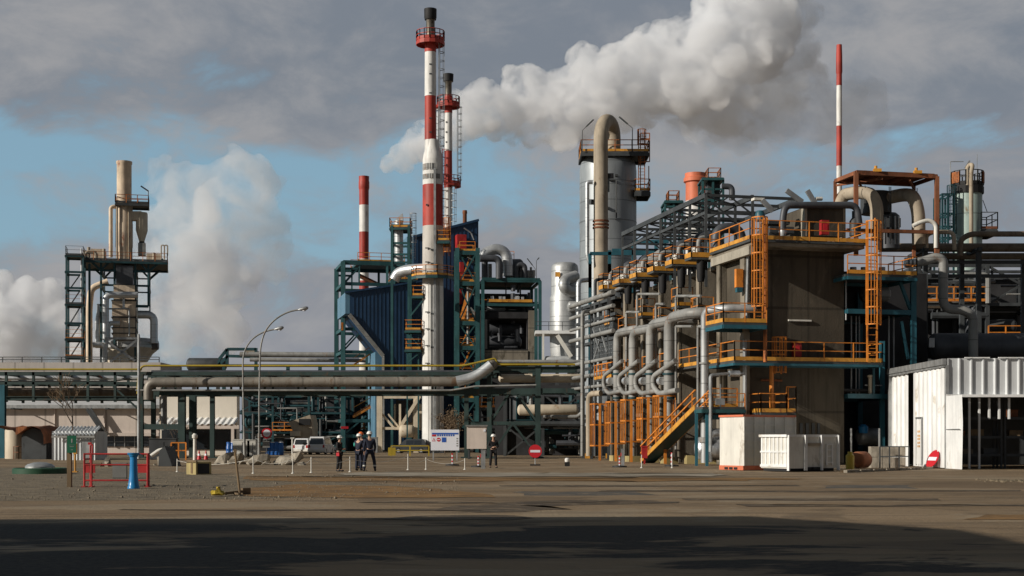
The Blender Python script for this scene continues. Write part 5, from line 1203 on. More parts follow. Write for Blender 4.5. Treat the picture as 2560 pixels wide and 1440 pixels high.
q = S(1611, 1146, -4.4); m = MB(); m.box((q.x, q.y, .72), (.34, .34, .7)); m.bar((q.x, q.y, 0), (q.x, q.y, .4), .1); m.box((q.x, q.y, 1.1), (.4, .4, .08)); solo(m, 'extinguisher_box', M['red_paint'], 'red extinguisher box at the foot of the orange stair', 'extinguisher box')
for px0, px1, lab in ((1716, 1768, 'yellowish concrete kerb block under the blue landing legs'), (1772, 1796, 'short yellowish concrete kerb block beside the white container')):
    a, b = GP(px0, 1160), GP(px1, 1160); m = MB(); m.box((a+b)/2+V((0, .5, .27)), ((b-a).length, .9, .54), gC.a*.3); solo(m, 'kerb_block', M['block'], lab, 'concrete block')
for px0, px1, lab in ((1462, 1487, 'low orange-yellow plinth at the far end of the cages'), (1515, 1535, 'small low yellow plinth between far cages')):
    a, b = GP(px0, 1146), GP(px1, 1146); m = MB(); m.box((a+b)/2+V((0, .3, .2)), ((b-a).length, .6, .4)); solo(m, 'plinth', M['yellow'], lab, 'plinth')
t = thing('pump_set', 'foil-lagged pump and pipework behind the white container', 'pump', S(1790, 1140, -1.5)); t.location.z = 0; ORG[t.name] = V(t.location)
m = MB(); q = S(1790, 1140, -1.5); q.z = 0; drum(m, q+V((-.9, .4, 1.0)), q+V((.8, .4, 1.0)), .7, 18); m.build('casing', M['foil'], t)
m = MB(); m.tube([q+V((-.5, 0, .2)), q+V((-.5, 0, 1.9)), q+V((.6, .2, 1.9)), q+V((.6, .2, .3))], .3, 12); m.build('lagged_pipe', M['foil'], t)
# canopy frame over the bays
def canopy():
    g = gC; t = thing('canopy_frame', 'open dark steel roof frame running back above the concrete bays', 'steel frame', g.p(2, 10, 0)); m = MB(); z = 17.0
    va, vb = Vf(1765, 0), Vf(1556, 0); ur = g.U(1996, va); us = [0, ur*.5, ur]
    n = 6; vs = [va+(vb-va)*k/n for k in range(n+1)]
    for u in us: m.bar(g.p(u, va, z), g.p(u, vb, z), .18, .3)
    for v in vs:
        m.bar(g.p(0, v, z), g.p(ur, v, z), .12, .18); m.bar(g.p(0, v, z-1.1), g.p(ur*.6, v, z-1.1), .1, .14)
        for u in (0, ur*.5): m.bar(g.p(u, v, 11.2 if u == 0 else ZD), g.p(u, v, z), .17)
        m.bar(g.p(0, v, z-1.1), g.p(ur*.25, v, z), .09); m.bar(g.p(ur*.25, v, z), g.p(ur*.5, v, z-1.1), .09)
    for a, b in zip(vs[:-1], vs[1:]): m.bar(g.p(0, a, z-.05), g.p(ur*.5, b, z-.05), .09)
    m.bar(g.p(0, va, z-1.1), g.p(0, vb, z-1.1), .12, .18)
    m.build('steelwork', M['steel_dark'], t)
canopy()
for k in range(1, len(FINS)):                                       # reactor heads: lagged bends over every bay
    v = (FINS[k-1]+FINS[k])/2+.4; zt = ZD+1.75; t = thing('reactor_head', ('nearest', 'second nearest', 'third nearest', 'fourth nearest', 'second farthest', 'farthest')[k-1]+' grey lagged pipe bend rising over the bays under the canopy frame', 'pipe bend', gC.p(.6, v, ZD-.6), 'pipe bends over the bays')
    m = MB(); m.tube([gC.p(.5, v, ZD-.6), gC.p(.5, v, zt), gC.p(2.2, v, zt), gC.p(2.2, v, ZD-.5)], .33, 14, .8); m.build('bend', M['pipe_dark'], t)
    m = MB(); m.tube([gC.p(-.4, v+.7, ZD-.1), gC.p(-.4, v+.7, ZD+1.2), gC.p(.6, v+.7, ZD+1.2)], .16, 10, .4); m.build('side_line', M['pipe_grey'], t)
    m = MB(); m.lathe(gC.p(3.6, v, ZD-.5), [(.5, 0), (.5, 1.7), (.3, 2.1), (.18, 2.2), (.18, 2.8)], 16); m.build('vessel_top', M['pipe_dark'], t)
    m = MB()
    for o in (.1, .5, .9): m.lathe(gC.p(-.9, v-.4+o, 12.97), [(.1, 0), (.1, .55), (.05, .7)], 8)
    m.build('instrument', M['white_dirty'], t)
pipe('receding_duct', [S(1538, 712, .3), S(1662, 632, .3)], .42, 'pipe_grey', 'fat grey duct receding under the canopy frame')
pipe('receding_pipe', [S(1540, 726, -.3), S(1660, 664, -.3)], .14, 'pipe_silver', 'slim silver pipe receding below the fat duct')
m = MB(); D = 122
for a, b in (((1475, 634), (1640, 634)), ((1530, 626), (1650, 626)), ((1583, 604), (1672, 604)), ((1475, 634), (1475, 720)), ((1524, 626), (1524, 720)), ((1583, 604), (1583, 660)), ((1640, 604), (1640, 660))): m.bar(P(*a, D), P(*b, D), .28)
t = thing('blue_steel_gantry', 'blue-teal steel beams crossing in front of the foot of the silver column', 'steel frame', P(1560, 1100, D)); t.location.z = 0; ORG[t.name] = V(t.location)
for px in (1475, 1524, 1583, 1640): m.bar(V((PX(px, D), D, 0)), P(px, 660, D), .28)
m.build('frame', M['teal_blue'], t)
# bank of exchangers and pipes at the far end of the bays
def bank():
    t = thing('exchanger_bank', 'tall dark pipe rack with rows of pale pipes left of the concrete fins', 'exchanger bank', S(1500, 1140, -.5)); t.location.z = 0; ORG[t.name] = V(t.location)
    u = -.6; m = MB()
    for px in (1458, 1479, 1501, 1522):
        for uu in (u, 5): v = Vf(px, u); m.bar(gC.p(uu, v, 0), gC.p(uu, v, 12.3), .26)
    v0, v1 = Vf(1540, u), Vf(1440, u)
    for z in (5.2, 7.2, 9.2, 11.0, 12.2): m.bar(gC.p(u, v0, z), gC.p(u, v1, z), .16, .22)
    for z in (5.2, 9.2, 12.2):
        for px in (1458, 1479, 1501, 1522): v = Vf(px, u); m.bar(gC.p(u, v, z), gC.p(5, v, z), .16, .22)
    m.build('rack_frame', M['steel_dark'], t)
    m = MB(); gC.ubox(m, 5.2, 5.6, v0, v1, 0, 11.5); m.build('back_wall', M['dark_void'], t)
    for z, r in ((12.6, .2), (11.6, .16), (10.6, .13), (9.7, .17), (7.7, .14), (6.6, .16), (5.7, .13)):
        m = MB(); m.cyl(gC.p(u-.2, v0, z), gC.p(u-.2, v1+1, z), r, n=10); m.build('pale_pipe', M['pipe_grey'], t)
    for z in (8.3, 9.95):
        m = MB(); va, vb = Vf(1536, u), Vf(1482, u); gC.ubox(m, u-.1, u+.5, va, vb, z-.45, z+.7); m.build('header_box', M['steel_dark'], t)
        m = MB()
        for i in range(12):
            for j in range(3): q = gC.p(u-.12, va+(vb-va)*(i+.5)/12, z-.2+j*.3); m.disc(q, gC.u, .05, .06, 6)
        m.build('plug', M['galv'], t)
    m = MB()
    for a, b in (((1483, 820), (1500, 880)), ((1500, 820), (1518, 880)), ((1500, 850), (1484, 905))): m.bar(S(*a, u-.1), S(*b, u-.1), .14)
    m.build('brace', M['galv'], t)
    uplat(t, gC, -1.6, -.4, Vf(1530, -1.6), Vf(1492, -1.6), 6.1, 'lf', w_=.09)
bank()
for px, y0, y1, r, mt, lab in ((1446, 905, 702, .22, 'pipe_silver', 'bright silver riser at the left end of the pipe rack'), (1456, 1140, 780, .15, 'pipe_grey', 'grey vertical line in front of the pipe rack'), (1488, 1140, 700, .13, 'steel_dark', 'dark vertical line in front of the pipe rack')):
    D = 112 if px != 1446 else 128
    pipe('riser_line', [P(px, y0, D), P(px, y1, D), P(px+28, y1-3, D+1)], r, mt, lab, n=12)
pipe('bend_pipe', [P(1472, 1140, 108), P(1472, 985, 108), P(1502, 983, 107)], .22, 'pipe_beige', 'beige pipe with a hooked top left of the orange cages', bend=.5)
pipe('ground_pipe', [P(1358, 1042, 118), P(1445, 1042, 118), P(1456, 1030, 118), P(1456, 960, 118)], .16, 'pipe_grey', 'grey pipe turning up at the right end of the bridge')
m = MB(); drum(m, P(1300, 1025, 130), P(1440, 1025, 130), .5, 20); solo(m, 'cream_exchanger', M['cream'], 'cream horizontal exchanger under the right end of the bridge', 'vessel')

# rusty frame with the two beige ducts on top
def rust_frame():
    g = G(2140, 91, 13.1); t = thing('rusty_gantry', 'rust-brown open frame carrying hoists above the beige ducts', 'steel frame', g.p(2, 3, 13.3)); m = MB(); U = g.U
    zt = PZ(432, 91); vb = Vf(2088, 0, g); ur = U(2342)
    for u, v in ((0, 0), (ur, 0), (0, vb), (ur, vb)): m.bar(g.p(u, v, 13.3), g.p(u, v, zt), .26 if v == 0 else .2)
    for v in (0, vb): m.bar(g.p(0, v, zt), g.p(ur, v, zt), .2, .26)
    for u in (0, ur*.33, ur*.66, ur): m.bar(g.p(u, 0, zt), g.p(u, vb, zt), .16, .24)
    m.bar(g.p(0, 0, zt-.3), g.p(ur*.33, vb, zt-.3), .12); m.bar(g.p(ur*.33, 0, zt-.3), g.p(0, vb, zt-.3), .12); m.bar(g.p(ur*.66, 0, zt-.3), g.p(ur, vb, zt-.3), .12)
    m.build('steelwork', M['rust'], t)
    m = MB(); g.ubox(m, .1, ur-.1, .1, vb-.05, zt+.14, zt+.2); m.build('roof_sheet', M['rust'], t)
    m = MB()
    for f in (.26, .76): m.box(g.p(ur*f, 0, zt+.22), (.5, .3, .2)); m.lathe(g.p(ur*f-.1, 0, zt+.3), [(.1, 0), (.1, .2)], 8)
    m.build('hoist_trolley', M['yellow'], t)
    m = MB()
    for f, l in ((.1, 1.6), (.5, 1.4), (.52, 2.5), (.85, 1.2), (.2, 1.0)): m.cyl(g.p(ur*f, 1, zt-.6), g.p(ur*f, 1, zt-.6-l), .03, n=5); m.box(g.p(ur*f, 1, zt-.6-l), (.12, .12, .3))
    m.build('chain_hook', M['steel_dark'], t)
    m = MB(); m.bar(g.p(U(2120), .2, PZ(575, 91)), g.p(ur, .2, PZ(572, 91)), .2, .22); m.build('low_beam', M['rust'], t)
rust_frame()
D = 93
pipe('roof_duct', [P(2098, 610, D+1), P(2098, 505, D+1), P(2112, 486, D+1), P(2150, 480, D), P(2180, 486, D-1), P(2192, 515, D-1), P(2192, 600, D-1)], .42, 'pipe_beige', 'beige duct arching under the left half of the rusty frame', 'duct', bend=.6, n=18)
pipe('roof_duct', [P(2222, 494, D+2), P(2262, 486, D+1), P(2284, 490, D), P(2296, 530, D), P(2297, 612, D)], .44, 'pipe_beige', 'beige duct bending down under the right half of the rusty frame', 'duct', bend=.7, n=18)
t = thing('roof_vessel', 'dark grey round vessel between the two beige roof ducts', 'vessel', P(2200, 600, D+2)); m = MB(); q = P(2190, 600, D+2.5); q.z = 0
m.lathe(q, [(1.0, PZ(520, D)), (1.02, PZ(518, D)), (1.02, PZ(466, D)), (.9, PZ(464, D))], 26); m.build('upper_shell', M['steel_dark'], t)
m = MB(); q = P(2222, 600, D+2.5); q.z = 0; m.lathe(q, [(.7, PZ(610, D)), (.7, PZ(525, D)), (.5, PZ(518, D))], 22); m.build('lower_shell', M['pipe_dark'], t)
m = MB(); g = G(2205, D, 0); g.box(m, 2207, 568, 2252, 545, 0, 1.5); m.build('gearbox', M['steel_dark'], t)
m = MB()
for px in (2214, 2226, 2238, 2247): m.cyl(P(px, 610, D-.3), P(px, 540 if px > 2214 else 542, D-.3), .06, n=6)
m.build('rod', M['galv'], t)
pipe('white_pipe', [P(2282, 565, D-.8), P(2300, 556, D-.8), P(2322, 550, D-.8), P(2340, 560, D-.8), P(2340, 620, D-.8)], .14, 'white_dirty', 'white lagged pipe curving down beside the rusty frame leg')
pipe('white_pipe', [P(2316, 620, D), P(2316, 588, D), P(2332, 580, D), P(2384, 580, D), P(2386, 625, D)], .14, 'pipe_beige', 'pale hairpin pipe above the brown pipes', bend=.4)
pipe('brown_pipe', [P(2400, 640, 96), P(2400, 600, 96), P(2425, 585, 96), P(2640, 585, 96)], .19, 'pipe_brown', 'upper brown pipe with an elbow running off to the right')
pipe('brown_pipe', [P(2196, 619, 97), P(2640, 619, 97)], .30, 'pipe_brown', 'thick brown pipe running off to the right above the railed platform')
pipe('brown_pipe', [P(2290, 641, 98), P(2640, 641, 98)], .24, 'pipe_brown', 'lower brown pipe running off to the right under the thick one')
for px in (2205, 2340, 2440, 2530):
    pass
t = thing('pipe_trestle', 'dark steel trestle carrying the brown pipes at the right', 'trestle', P(2440, 1100, 97)); t.location.z = 0; ORG[t.name] = V(t.location)
m = MB()
for px in (2300, 2432, 2590):
    for o in (-1.2, 2.4): m.bar(V((PX(px, 97), 97+o, 0)), V((PX(px, 97), 97+o, PZ(626, 97))), .3)
    m.bar(V((PX(px, 97), 95.4, PZ(630, 97))), V((PX(px, 97), 99.6, PZ(630, 97))), .25)
for y in (655, 690): m.bar(P(2290, y, 98), P(2640, y, 98), .15, .25)
m.build('frame', M['steel_dark'], t)
pipe('grey_duct', [P(2262, 656, 90), P(2300, 656, 90), P(2340, 643, 90), P(2358, 650, 90), P(2358, 772, 90), P(2410, 775, 90), P(2433, 790, 90), P(2433, 960, 90)], .30, 'pipe_grey', 'grey insulated duct stepping down twice at the right of the platform', bend=.75, n=18)
m = MB()
for o in (0, .25, .5): m.disc(P(2264, 656, 89.8)+V((o, 0, 0)), (1, 0, 0), .28, .12, 16)
solo(m, 'duct_joint', M['pipe_silver'], 'bright flanged joint at the left end of the grey duct', 'pipe joint')
# pale green column
def green_column():
    D = 130; s = D/F; c = V((PX(2418, D), D, 0)); z = lambda py: PZ(py, D)
    t = thing('green_column', 'pale grey-green column with a red and black railed top at the right', 'column', c); r = 36*s
    M['pale_green'] = mat('pale_green_shell', (0.34, 0.43, 0.40), 0.5, 0.1, var=0.14, streak=.25, seam=2.2, dirt=(.2, .16, .1), dirt_amt=.1)
    m = MB(); m.lathe(c, [(r, 0), (r, z(470)), (r*.95, z(464))], 36); m.build('shell', M['pale_green'], t)
    ring_platform(t, c, z(466), r*.6, r*1.08, rm='steel_dark', tm='black', dm='black', beam='black', bh=.6, h=1.3, w_=.09, toe=.3)
    m = MB()
    for a in (200, 215, 330, 345): d = V((math.cos(R(a)), math.sin(R(a)), 0)); m.box(c+d*r*1.09+V((0, 0, z(447))), (.5, .12, 1.0), R(a+90))
    m.build('red_panel', M['rust_orange'], t)
    m = MB(); m.tube([P(2428, 625, D-2), P(2428, 430, D-2), P(2432, 412, D-2), P(2424, 412, D-1.4), P(2418, 420, D-1.2), P(2418, 470, D-1.2)], .19, 12, .4); m.build('gooseneck', M['pipe_beige'], t)
    m = MB(); m.tube([P(2376, 470, D), P(2376, 404, D), P(2409, 404, D)], .04, 6); m.cyl(P(2442, 466, D), P(2443, 385, D), .03, n=5); m.bar(P(2413, 420, D), P(2424, 402, D), .15); m.build('davit', M['galv'], t)
    g = G(2453, D-1.5, 0); gplat(t, g, 2453, 2494, 572, 0, 3, 'frb', rm='steel_dark', tm='rust', beam='steel_dark', beam_h=.4, w_=.08, h=1.5)
    g = G(2356, D-1.5, 0); m = MB(); skel(m, g, [0, g.U(2370), g.U(2384)], [0, 2.5], [z(600), z(572), z(540), z(492)], .16); m.build('side_frame', M['teal_dark'], t)
    ladder(t, P(2380, 600, D-1), z(466), (-.5, -1, 0), 'teal_dark', .5, (z(590), z(470)), .07)
    m = MB(); m.bar(P(2457, 500, D), P(2468, 530, D), .05); m.bar(P(2452, 520, D-.5), P(2457, 470, D-.5), .05); m.build('stay', M['steel_dark'], t)
green_column()
# generic crowded steel units standing behind
def unit(px0, px1, ytop, D, depth, label, seed, fm='teal_dark', rails=0.4, ang=6.0, lev=4, name='process_unit', vessels=3, dens=1.0, rm='orange', back=True, pal=('pipe_grey', 'pipe_dark', 'steel_dark', 'alu_dull', 'pipe_beige'), pmats=('pipe_grey', 'pipe_dark', 'pipe_silver', 'pipe_brown')):
    rg = random.Random(seed); g = G(px0, D, ang); u1 = g.U(px1); t = thing(name, label, 'process unit', g.p(u1/2, 0, 0)); zt = PZ(ytop, D)
    nb = max(2, round(u1/5.5)); us = [u1*k/nb for k in range(nb+1)]; zs = [zt*(k+1)/lev for k in range(lev)]
    m = MB(); skel(m, g, us, [0, depth*.5, depth], zs, .28)
    for k in range(nb):
        if rg.random() < .6:
            l = rg.randrange(lev); za = 0 if l == 0 else zs[l-1]; m.bar(g.p(us[k], 0, za), g.p(us[k+1], 0, zs[l]), .16); m.bar(g.p(us[k+1], 0, za), g.p(us[k], 0, zs[l]), .16)
    m.build('frame', M[fm], t)
    for l, z in enumerate(zs[:-1]):
        m = MB(); g.ubox(m, 0, u1, depth*.3, depth, z+.16, z+.28); m.build('floor', M['grating'], t)
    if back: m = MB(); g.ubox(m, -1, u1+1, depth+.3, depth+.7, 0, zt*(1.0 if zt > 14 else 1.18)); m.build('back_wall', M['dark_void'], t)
    for k in range(vessels):
        l = rg.randrange(lev); z = (0 if l == 0 else zs[l-1])+1.4; a = rg.uniform(.05, .6)*u1; m = MB(); r = rg.uniform(.5, 1.0)
        if rg.random() < .6: drum(m, g.p(a, rg.uniform(.8, 2.5), z), g.p(a+rg.uniform(3, 5), rg.uniform(.8, 2.5), z), r)
        else: drum(m, g.p(a, 1.6, z-.8), g.p(a, 1.6, z+1.4), r*.8)
        m.build('vessel', M[rg.choice(pal)], t)
    for mt in pmats:
        m = MB()
        for k in range(int(9*dens*u1/14)):
            v = rg.uniform(-.4, 2.8); a = rg.uniform(0, u1); z = rg.uniform(.5, zt*.98); r = rg.choice([.06, .09, .09, .14, .2, .26])
            q = rg.random()
            if q < .35: m.cyl(g.p(a, v, z), g.p(a, v, min(zt, z+rg.uniform(1.5, 5))), r, n=8)
            elif q < .75: m.cyl(g.p(a, v, z), g.p(min(u1, a+rg.uniform(2, 7)), v, z), r, n=8)
            else:
                b = min(u1, a+rg.uniform(1, 4)); h = rg.uniform(1, 3.5); m.tube([g.p(a, v, z), g.p(b, v, z), g.p(b, v, max(.2, z-h))], r, 8)
        m.build('piping', M[mt], t)
    m = MB(); y = MB(); any_ = False
    for z in zs[:-1]:
        for k in range(nb):
            if rg.random() < rails: rail_mb(m, [g.p(us[k], -.3, z+.2), g.p(us[k+1], -.3, z+.2)], 1.1, 1.4, .08); toe_mb(m, [g.p(us[k], -.3, z+.2), g.p(us[k+1], -.3, z+.2)], .2); any_ = True
    if any_: m.build('railing', M[rm], t)
    return t
unit(2296, 2640, 664, 108, 8, 'dark crowded pipe and vessel unit behind the white shed roof', 3, 'steel_dark', .35, 0, 5, vessels=6, dens=2.4, pal=('pipe_dark', 'steel_dark'), pmats=('pipe_dark', 'pipe_brown', 'pipe_grey', 'steel_dark'))
unit(2420, 2700, 690, 125, 8, 'far dark pipe unit at the right edge behind the crowded one', 9, 'steel_dark', .3, 0, 4, vessels=3, dens=1.4, pal=('pipe_dark', 'steel_dark'), pmats=('pipe_dark', 'pipe_brown', 'steel_dark'))
m = MB(); drum(m, P(2335, 866, 92), P(2640, 866, 92), .85, 24); solo(m, 'long_vessel', M['pipe_dark'], 'long dark horizontal vessel just above the white shed roof', 'vessel')
m = MB(); m.box(P(2328, 857, 90.6), (.35, .3, .6)); solo(m, 'gauge_box', M['galv'], 'small pale gauge box at the left end of the long dark vessel', 'gauge')
unit(592, 862, 985, 185, 9, 'dark low pipe unit under the bridge behind the lamp posts', 21, 'teal_dark', .12, 0, 3, vessels=5, dens=2.6, pal=('pipe_dark', 'steel_dark', 'teal_dark'), pmats=('pipe_dark', 'teal_dark', 'pipe_grey', 'steel_dark'))
unit(1200, 1470, 968, 165, 8, 'dark low pipe unit under the right end of the bridge', 33, 'steel_dark', .1, 0, 3, vessels=5, dens=2.0, pal=('pipe_dark', 'steel_dark', 'teal_dark'), pmats=('pipe_dark', 'teal_dark', 'pipe_grey', 'steel_dark'))
unit(860, 1060, 975, 200, 8, 'dark low pipe unit behind the foot of the blue building', 41, 'teal_dark', .1, 0, 3, vessels=2, dens=1.6, pal=('pipe_dark', 'steel_dark', 'teal_dark'), pmats=('pipe_dark', 'teal_dark', 'pipe_grey', 'steel_dark'))
unit(1262, 1452, 985, 133, 6, 'dark crowded low pipe unit under the legs of the short silver column', 57, 'steel_dark', .1, 0, 2, vessels=4, dens=2.4, pal=('pipe_dark', 'steel_dark', 'teal_dark'), pmats=('pipe_dark', 'teal_dark', 'pipe_grey', 'steel_dark'))
unit(1450, 1600, 930, 150, 8, 'dark low pipe unit behind the orange cages', 45, 'steel_dark', .1, 0, 3, vessels=2, dens=1.5)
t = thing('tan_casing', 'tan brown box-shaped furnace casing under the bridge above the white vans', 'furnace', P(750, 1100, 165)); t.location.z = 0; ORG[t.name] = V(t.location)
g = G(722, 165, 0); m = MB(); m.prism([g.at(722, 1055), g.at(775, 1037), g.at(780, 1060), g.at(780, 1140), g.at(735, 1140), g.at(735, 1085)], (0, 5, 0)); m.build('casing', M['pipe_beige'], t)
m = MB(); g.box(m, 747, 1063, 776, 1047, -.2, -.05); m.build('inlet', M['black'], t)
m = MB(); g.box(m, 725, 1090, 750, 1078, -.8, -.1); m.build('burner_box', M['cream'], t)
t = thing('cream_furnace_frame', 'cream painted concrete frame with diagonal struts at the foot of the tallest chimney', 'concrete frame', P(990, 1100, 169)); t.location.z = 0; ORG[t.name] = V(t.location)
g = G(942, 169, 0); m = MB(); z = lambda py: PZ(py, 169)
for px, w_ in ((949, .65), (1040, .6)): m.bar(g.p(g.U(px), 0, 0), g.p(g.U(px), 0, z(985)), w_)
m.bar(g.p(g.U(943), 0, z(990)), g.p(g.U(1050), 0, z(990)), .5, .6); g.box(m, 985, 1075, 1056, 1010, 1.2, 4); m.bar(g.at(1002, 1065, -.3), g.at(1050, 990, -.3), .4); m.bar(g.at(955, 1035, .1), g.at(985, 1070, .1), .25); m.bar(g.at(970, 1035, .1), g.at(997, 1068, .1), .2); m.bar(g.at(955, 1071, 0), g.at(1000, 1071, 0), .3); m.bar(g.at(1000, 1010, 0), g.at(1000, 1120, 0), .25)
m.build('frame', M['cream'], t); m = MB(); g.box(m, 990, 1056, 1030, 1000, .9, 1.1); m.build('opening', M['black'], t)
m = MB(); drum(m, g.at(1005, 1078, -.8), g.at(1030, 1078, -.8), .75); m.build('drum', M['cream'], t)
# ------------------------------------------------------------------ white shed
def shed():
    X0 = 22.58; Y0, Y1 = 74.0, 84.9; H = 5.75; t = thing('white_shed', 'white corrugated storage shed with an open front and sliding side door', 'shed', (X0+6, 78, 0))
    def corr_y(m, x, ya, yb, z0, z1, pitch=.85, amp=.05):
        k_ = max(2, round((yb-ya)/pitch)); ys = [(i+f)/k_ for i in range(k_) for f in (0, .07, .16, .93)]+[1.0]; vs = []; fs = []
        for i, f in enumerate(ys):
            y = ya+(yb-ya)*f; o = -amp if i % 4 in (1,2) else amp
            vs += [(x+o, y, z0), (x+o, y, z1)]
        n = len(ys)-1
        for i in range(n): fs.append((2*i, 2*i+1, 2*i+3, 2*i+2))
        m.add(vs, fs)
    def corr_x(m, y, xa, xb, z0, z1, pitch=.62, amp=.05):
        n = int((xb-xa)/pitch); vs = []; fs = []
        for i in range(n):
            for f, o in ((0, -amp), (.10, -amp), (.18, amp), (.92, amp)): vs += [(xa+(i+f)*pitch, y+o, z0), (xa+(i+f)*pitch, y+o, z1)]
        for i in range(len(vs)//2-1): fs.append((2*i, 2*i+2, 2*i+3, 2*i+1))
        m.add(vs, fs)
    m = MB(); corr_y(m, X0+.02, 81.3, Y1, 0, H-.35); m.build('side_wall', M['white_paint'], t, sharp=15)
    d = MB(); corr_y(d, X0-.08, 74.15, 79.9, .05, H-.5, .8); dw = d.build('sliding_door', M['white_paint'], t, sharp=15)
    m = MB(); m.box((X0-.13, 78.4, 1.4), (.05, .95, 2.5)); m.build('wicket_door', M['white_paint'], dw)
    m = MB(); m.box((X0-.15, 78.4, 2.72), (.08, 1.15, .1)); m.box((X0-.15, 77.9, 1.4), (.06, .05, 2.6)); m.box((X0-.15, 78.9, 1.4), (.06, .05, 2.6)); m.build('door_frame', M['galv'], dw)
    m = MB(); rg = random.Random(2)
    for k in range(5):
        for j in range(2): m.box((X0-.165, 78.25+j*.28, 1.95-k*.20+rg.uniform(-.02, .02)), (.01, .16, .11))
    m.build('door_marking', M['yellow'], dw)
    m = MB(); m.bar((X0-.1, Y0-.05, H-.18), (X0-.1, Y1, H-.18), .22, .32); m.bar((X0-.1, Y0-.05, H-.42), (X0-.1, Y1, H-.42), .1, .1); m.build('eaves_trim', M['galv'], t)
    m = MB(); m.bar((X0, Y1, 0), (X0, Y1, H-.35), .2); m.bar((X0+.05, Y0+.02, 0), (X0+.05, Y0+.02, H-.36), .16); m.build('corner_post', M['galv'], t)
    m = MB(); corr_x(m, Y0, X0+.05, X0+22, 3.86, H); m.build('front_band', M['corr'], t, sharp=15)
    m = MB(); m.box((X0+11, Y0-.06, 3.80), (22, .18, .14)); m.build('lintel', M['white_paint'], t)
    m = MB(); m.box((X0+11, (Y0+Y1)/2, H-.14), (21.6, Y1-Y0-.4, .1)); m.build('roof', M['galv'], t)
    m = MB()
    for k in range(12): m.box((X0+1.6+k*1.75, Y0-.07, H+.03), (1.3, .1, .05))
    m.build('roof_edge_cap', M['white_paint'], t)
    m = MB(); m.box((X0+11, Y1, 2.8), (22, .1, 5.5)); m.box((X0+22, 79.5, 2.8), (.1, 11, 5.5)); m.build('rear_wall', M['steel_dark'], t)
    # open leaf folded forward at the corner
    m = MB(); n = 20; vs = []; fs = []
    a, b = V((X0-.02, Y0-.02, 0)), V((X0+.06, 71.5, 0))
    for i in range(n+1):
        p_ = a.lerp(b, i/n); o = .012*math.sin(i*1.9)
        for z in (.02, 1.2, 2.4, 3.78): vs.append((p_.x+o+.03*math.sin(z*2+i*.2)*(i/n), p_.y, z))
    for i in range(n):
        for k in range(3): q = i*4+k; fs.append((q, q+1, q+5, q+4))
    m.add(vs, fs); lf = m.build('folded_door_leaf', M['white_paint'], t)
    m = MB(); m.bar((X0-.06, 73.8, 2.05), (X0-.02, 71.7, 2.05), .02, .04); m.build('leaf_seam', M['galv'], lf)
    rg = random.Random(7)
    for row, y in ((0, 75.0),):
        for k in range(6):
            m = MB(); x = X0+2.35+k*.5 if k < 4 else X0+2.35+k*.52+.9*(k-3)
            m.bar((X0+.85+k*.52, 74.5, 0 if k < 3 else 2.6), (X0+.85+k*.52, 74.5, 3.7), .10, .10); m.build('upright', M['white_paint'], t)
    return t
shed()
def shelving(x0, label):
    t = thing('storage_rack', label, 'shelving', (x0+1.3, 76.2, 0), 'shelving in the open shed'); rg = random.Random(int(x0*10))
    m = MB()
    for x in (x0, x0+2.6):
        for y in (75.6, 76.8): m.bar((x, y, 0), (x, y, 3.6), .1)
    m.build('upright', M['steel_dark'], t)
    for z in (.7, 1.65, 2.65):
        m = MB(); m.box((x0+1.3, 76.2, z), (2.5, 1.25, .05)); m.bar((x0+.05, 75.55, z), (x0+2.55, 75.55, z), .05, .14); m.build('shelf', M['steel_dark'], t)
shelving(X0 := 23.4, 'dark pallet rack at the left inside the open shed'); shelving(26.2, 'dark pallet rack at the right inside the open shed')
rg = random.Random(13)
for k, (x, z, s) in enumerate(((23.7, 1.68, (.5, .5, .25)), (24.6, 1.68, (.7, .5, .35)), (25.3, .73, (.8, .6, .3)), (24.0, .73, (.7, .6, .25)), (26.5, 2.68, (.6, .5, .4)), (26.7, 1.68, (.7, .6, .3)))):
    m = MB(); m.box((x+.2, 76.1, z+s[2]/2), s, rg.uniform(-.2, .2)); m.box((x+.2, 76.1, z+s[2]+.02), (s[0]*1.05, s[1]*1.05, .04), 0)
    solo(m, 'storage_box', M[('rust', 'wood', 'steel_dark', 'pipe_brown', 'rust', 'wood')[k]], ('rusty box on the middle shelf, left end of the left rack', 'timber box on the middle shelf of the left rack', 'dark box on the low shelf at the right of the left rack', 'brown box on the low shelf at the left of the left rack', 'rusty box on the top shelf of the right rack', 'timber box on the middle shelf of the right rack')[k], 'box')
# ------------------------------------------------------------------ yard furniture
def gp(px, py): return GP(px, py)
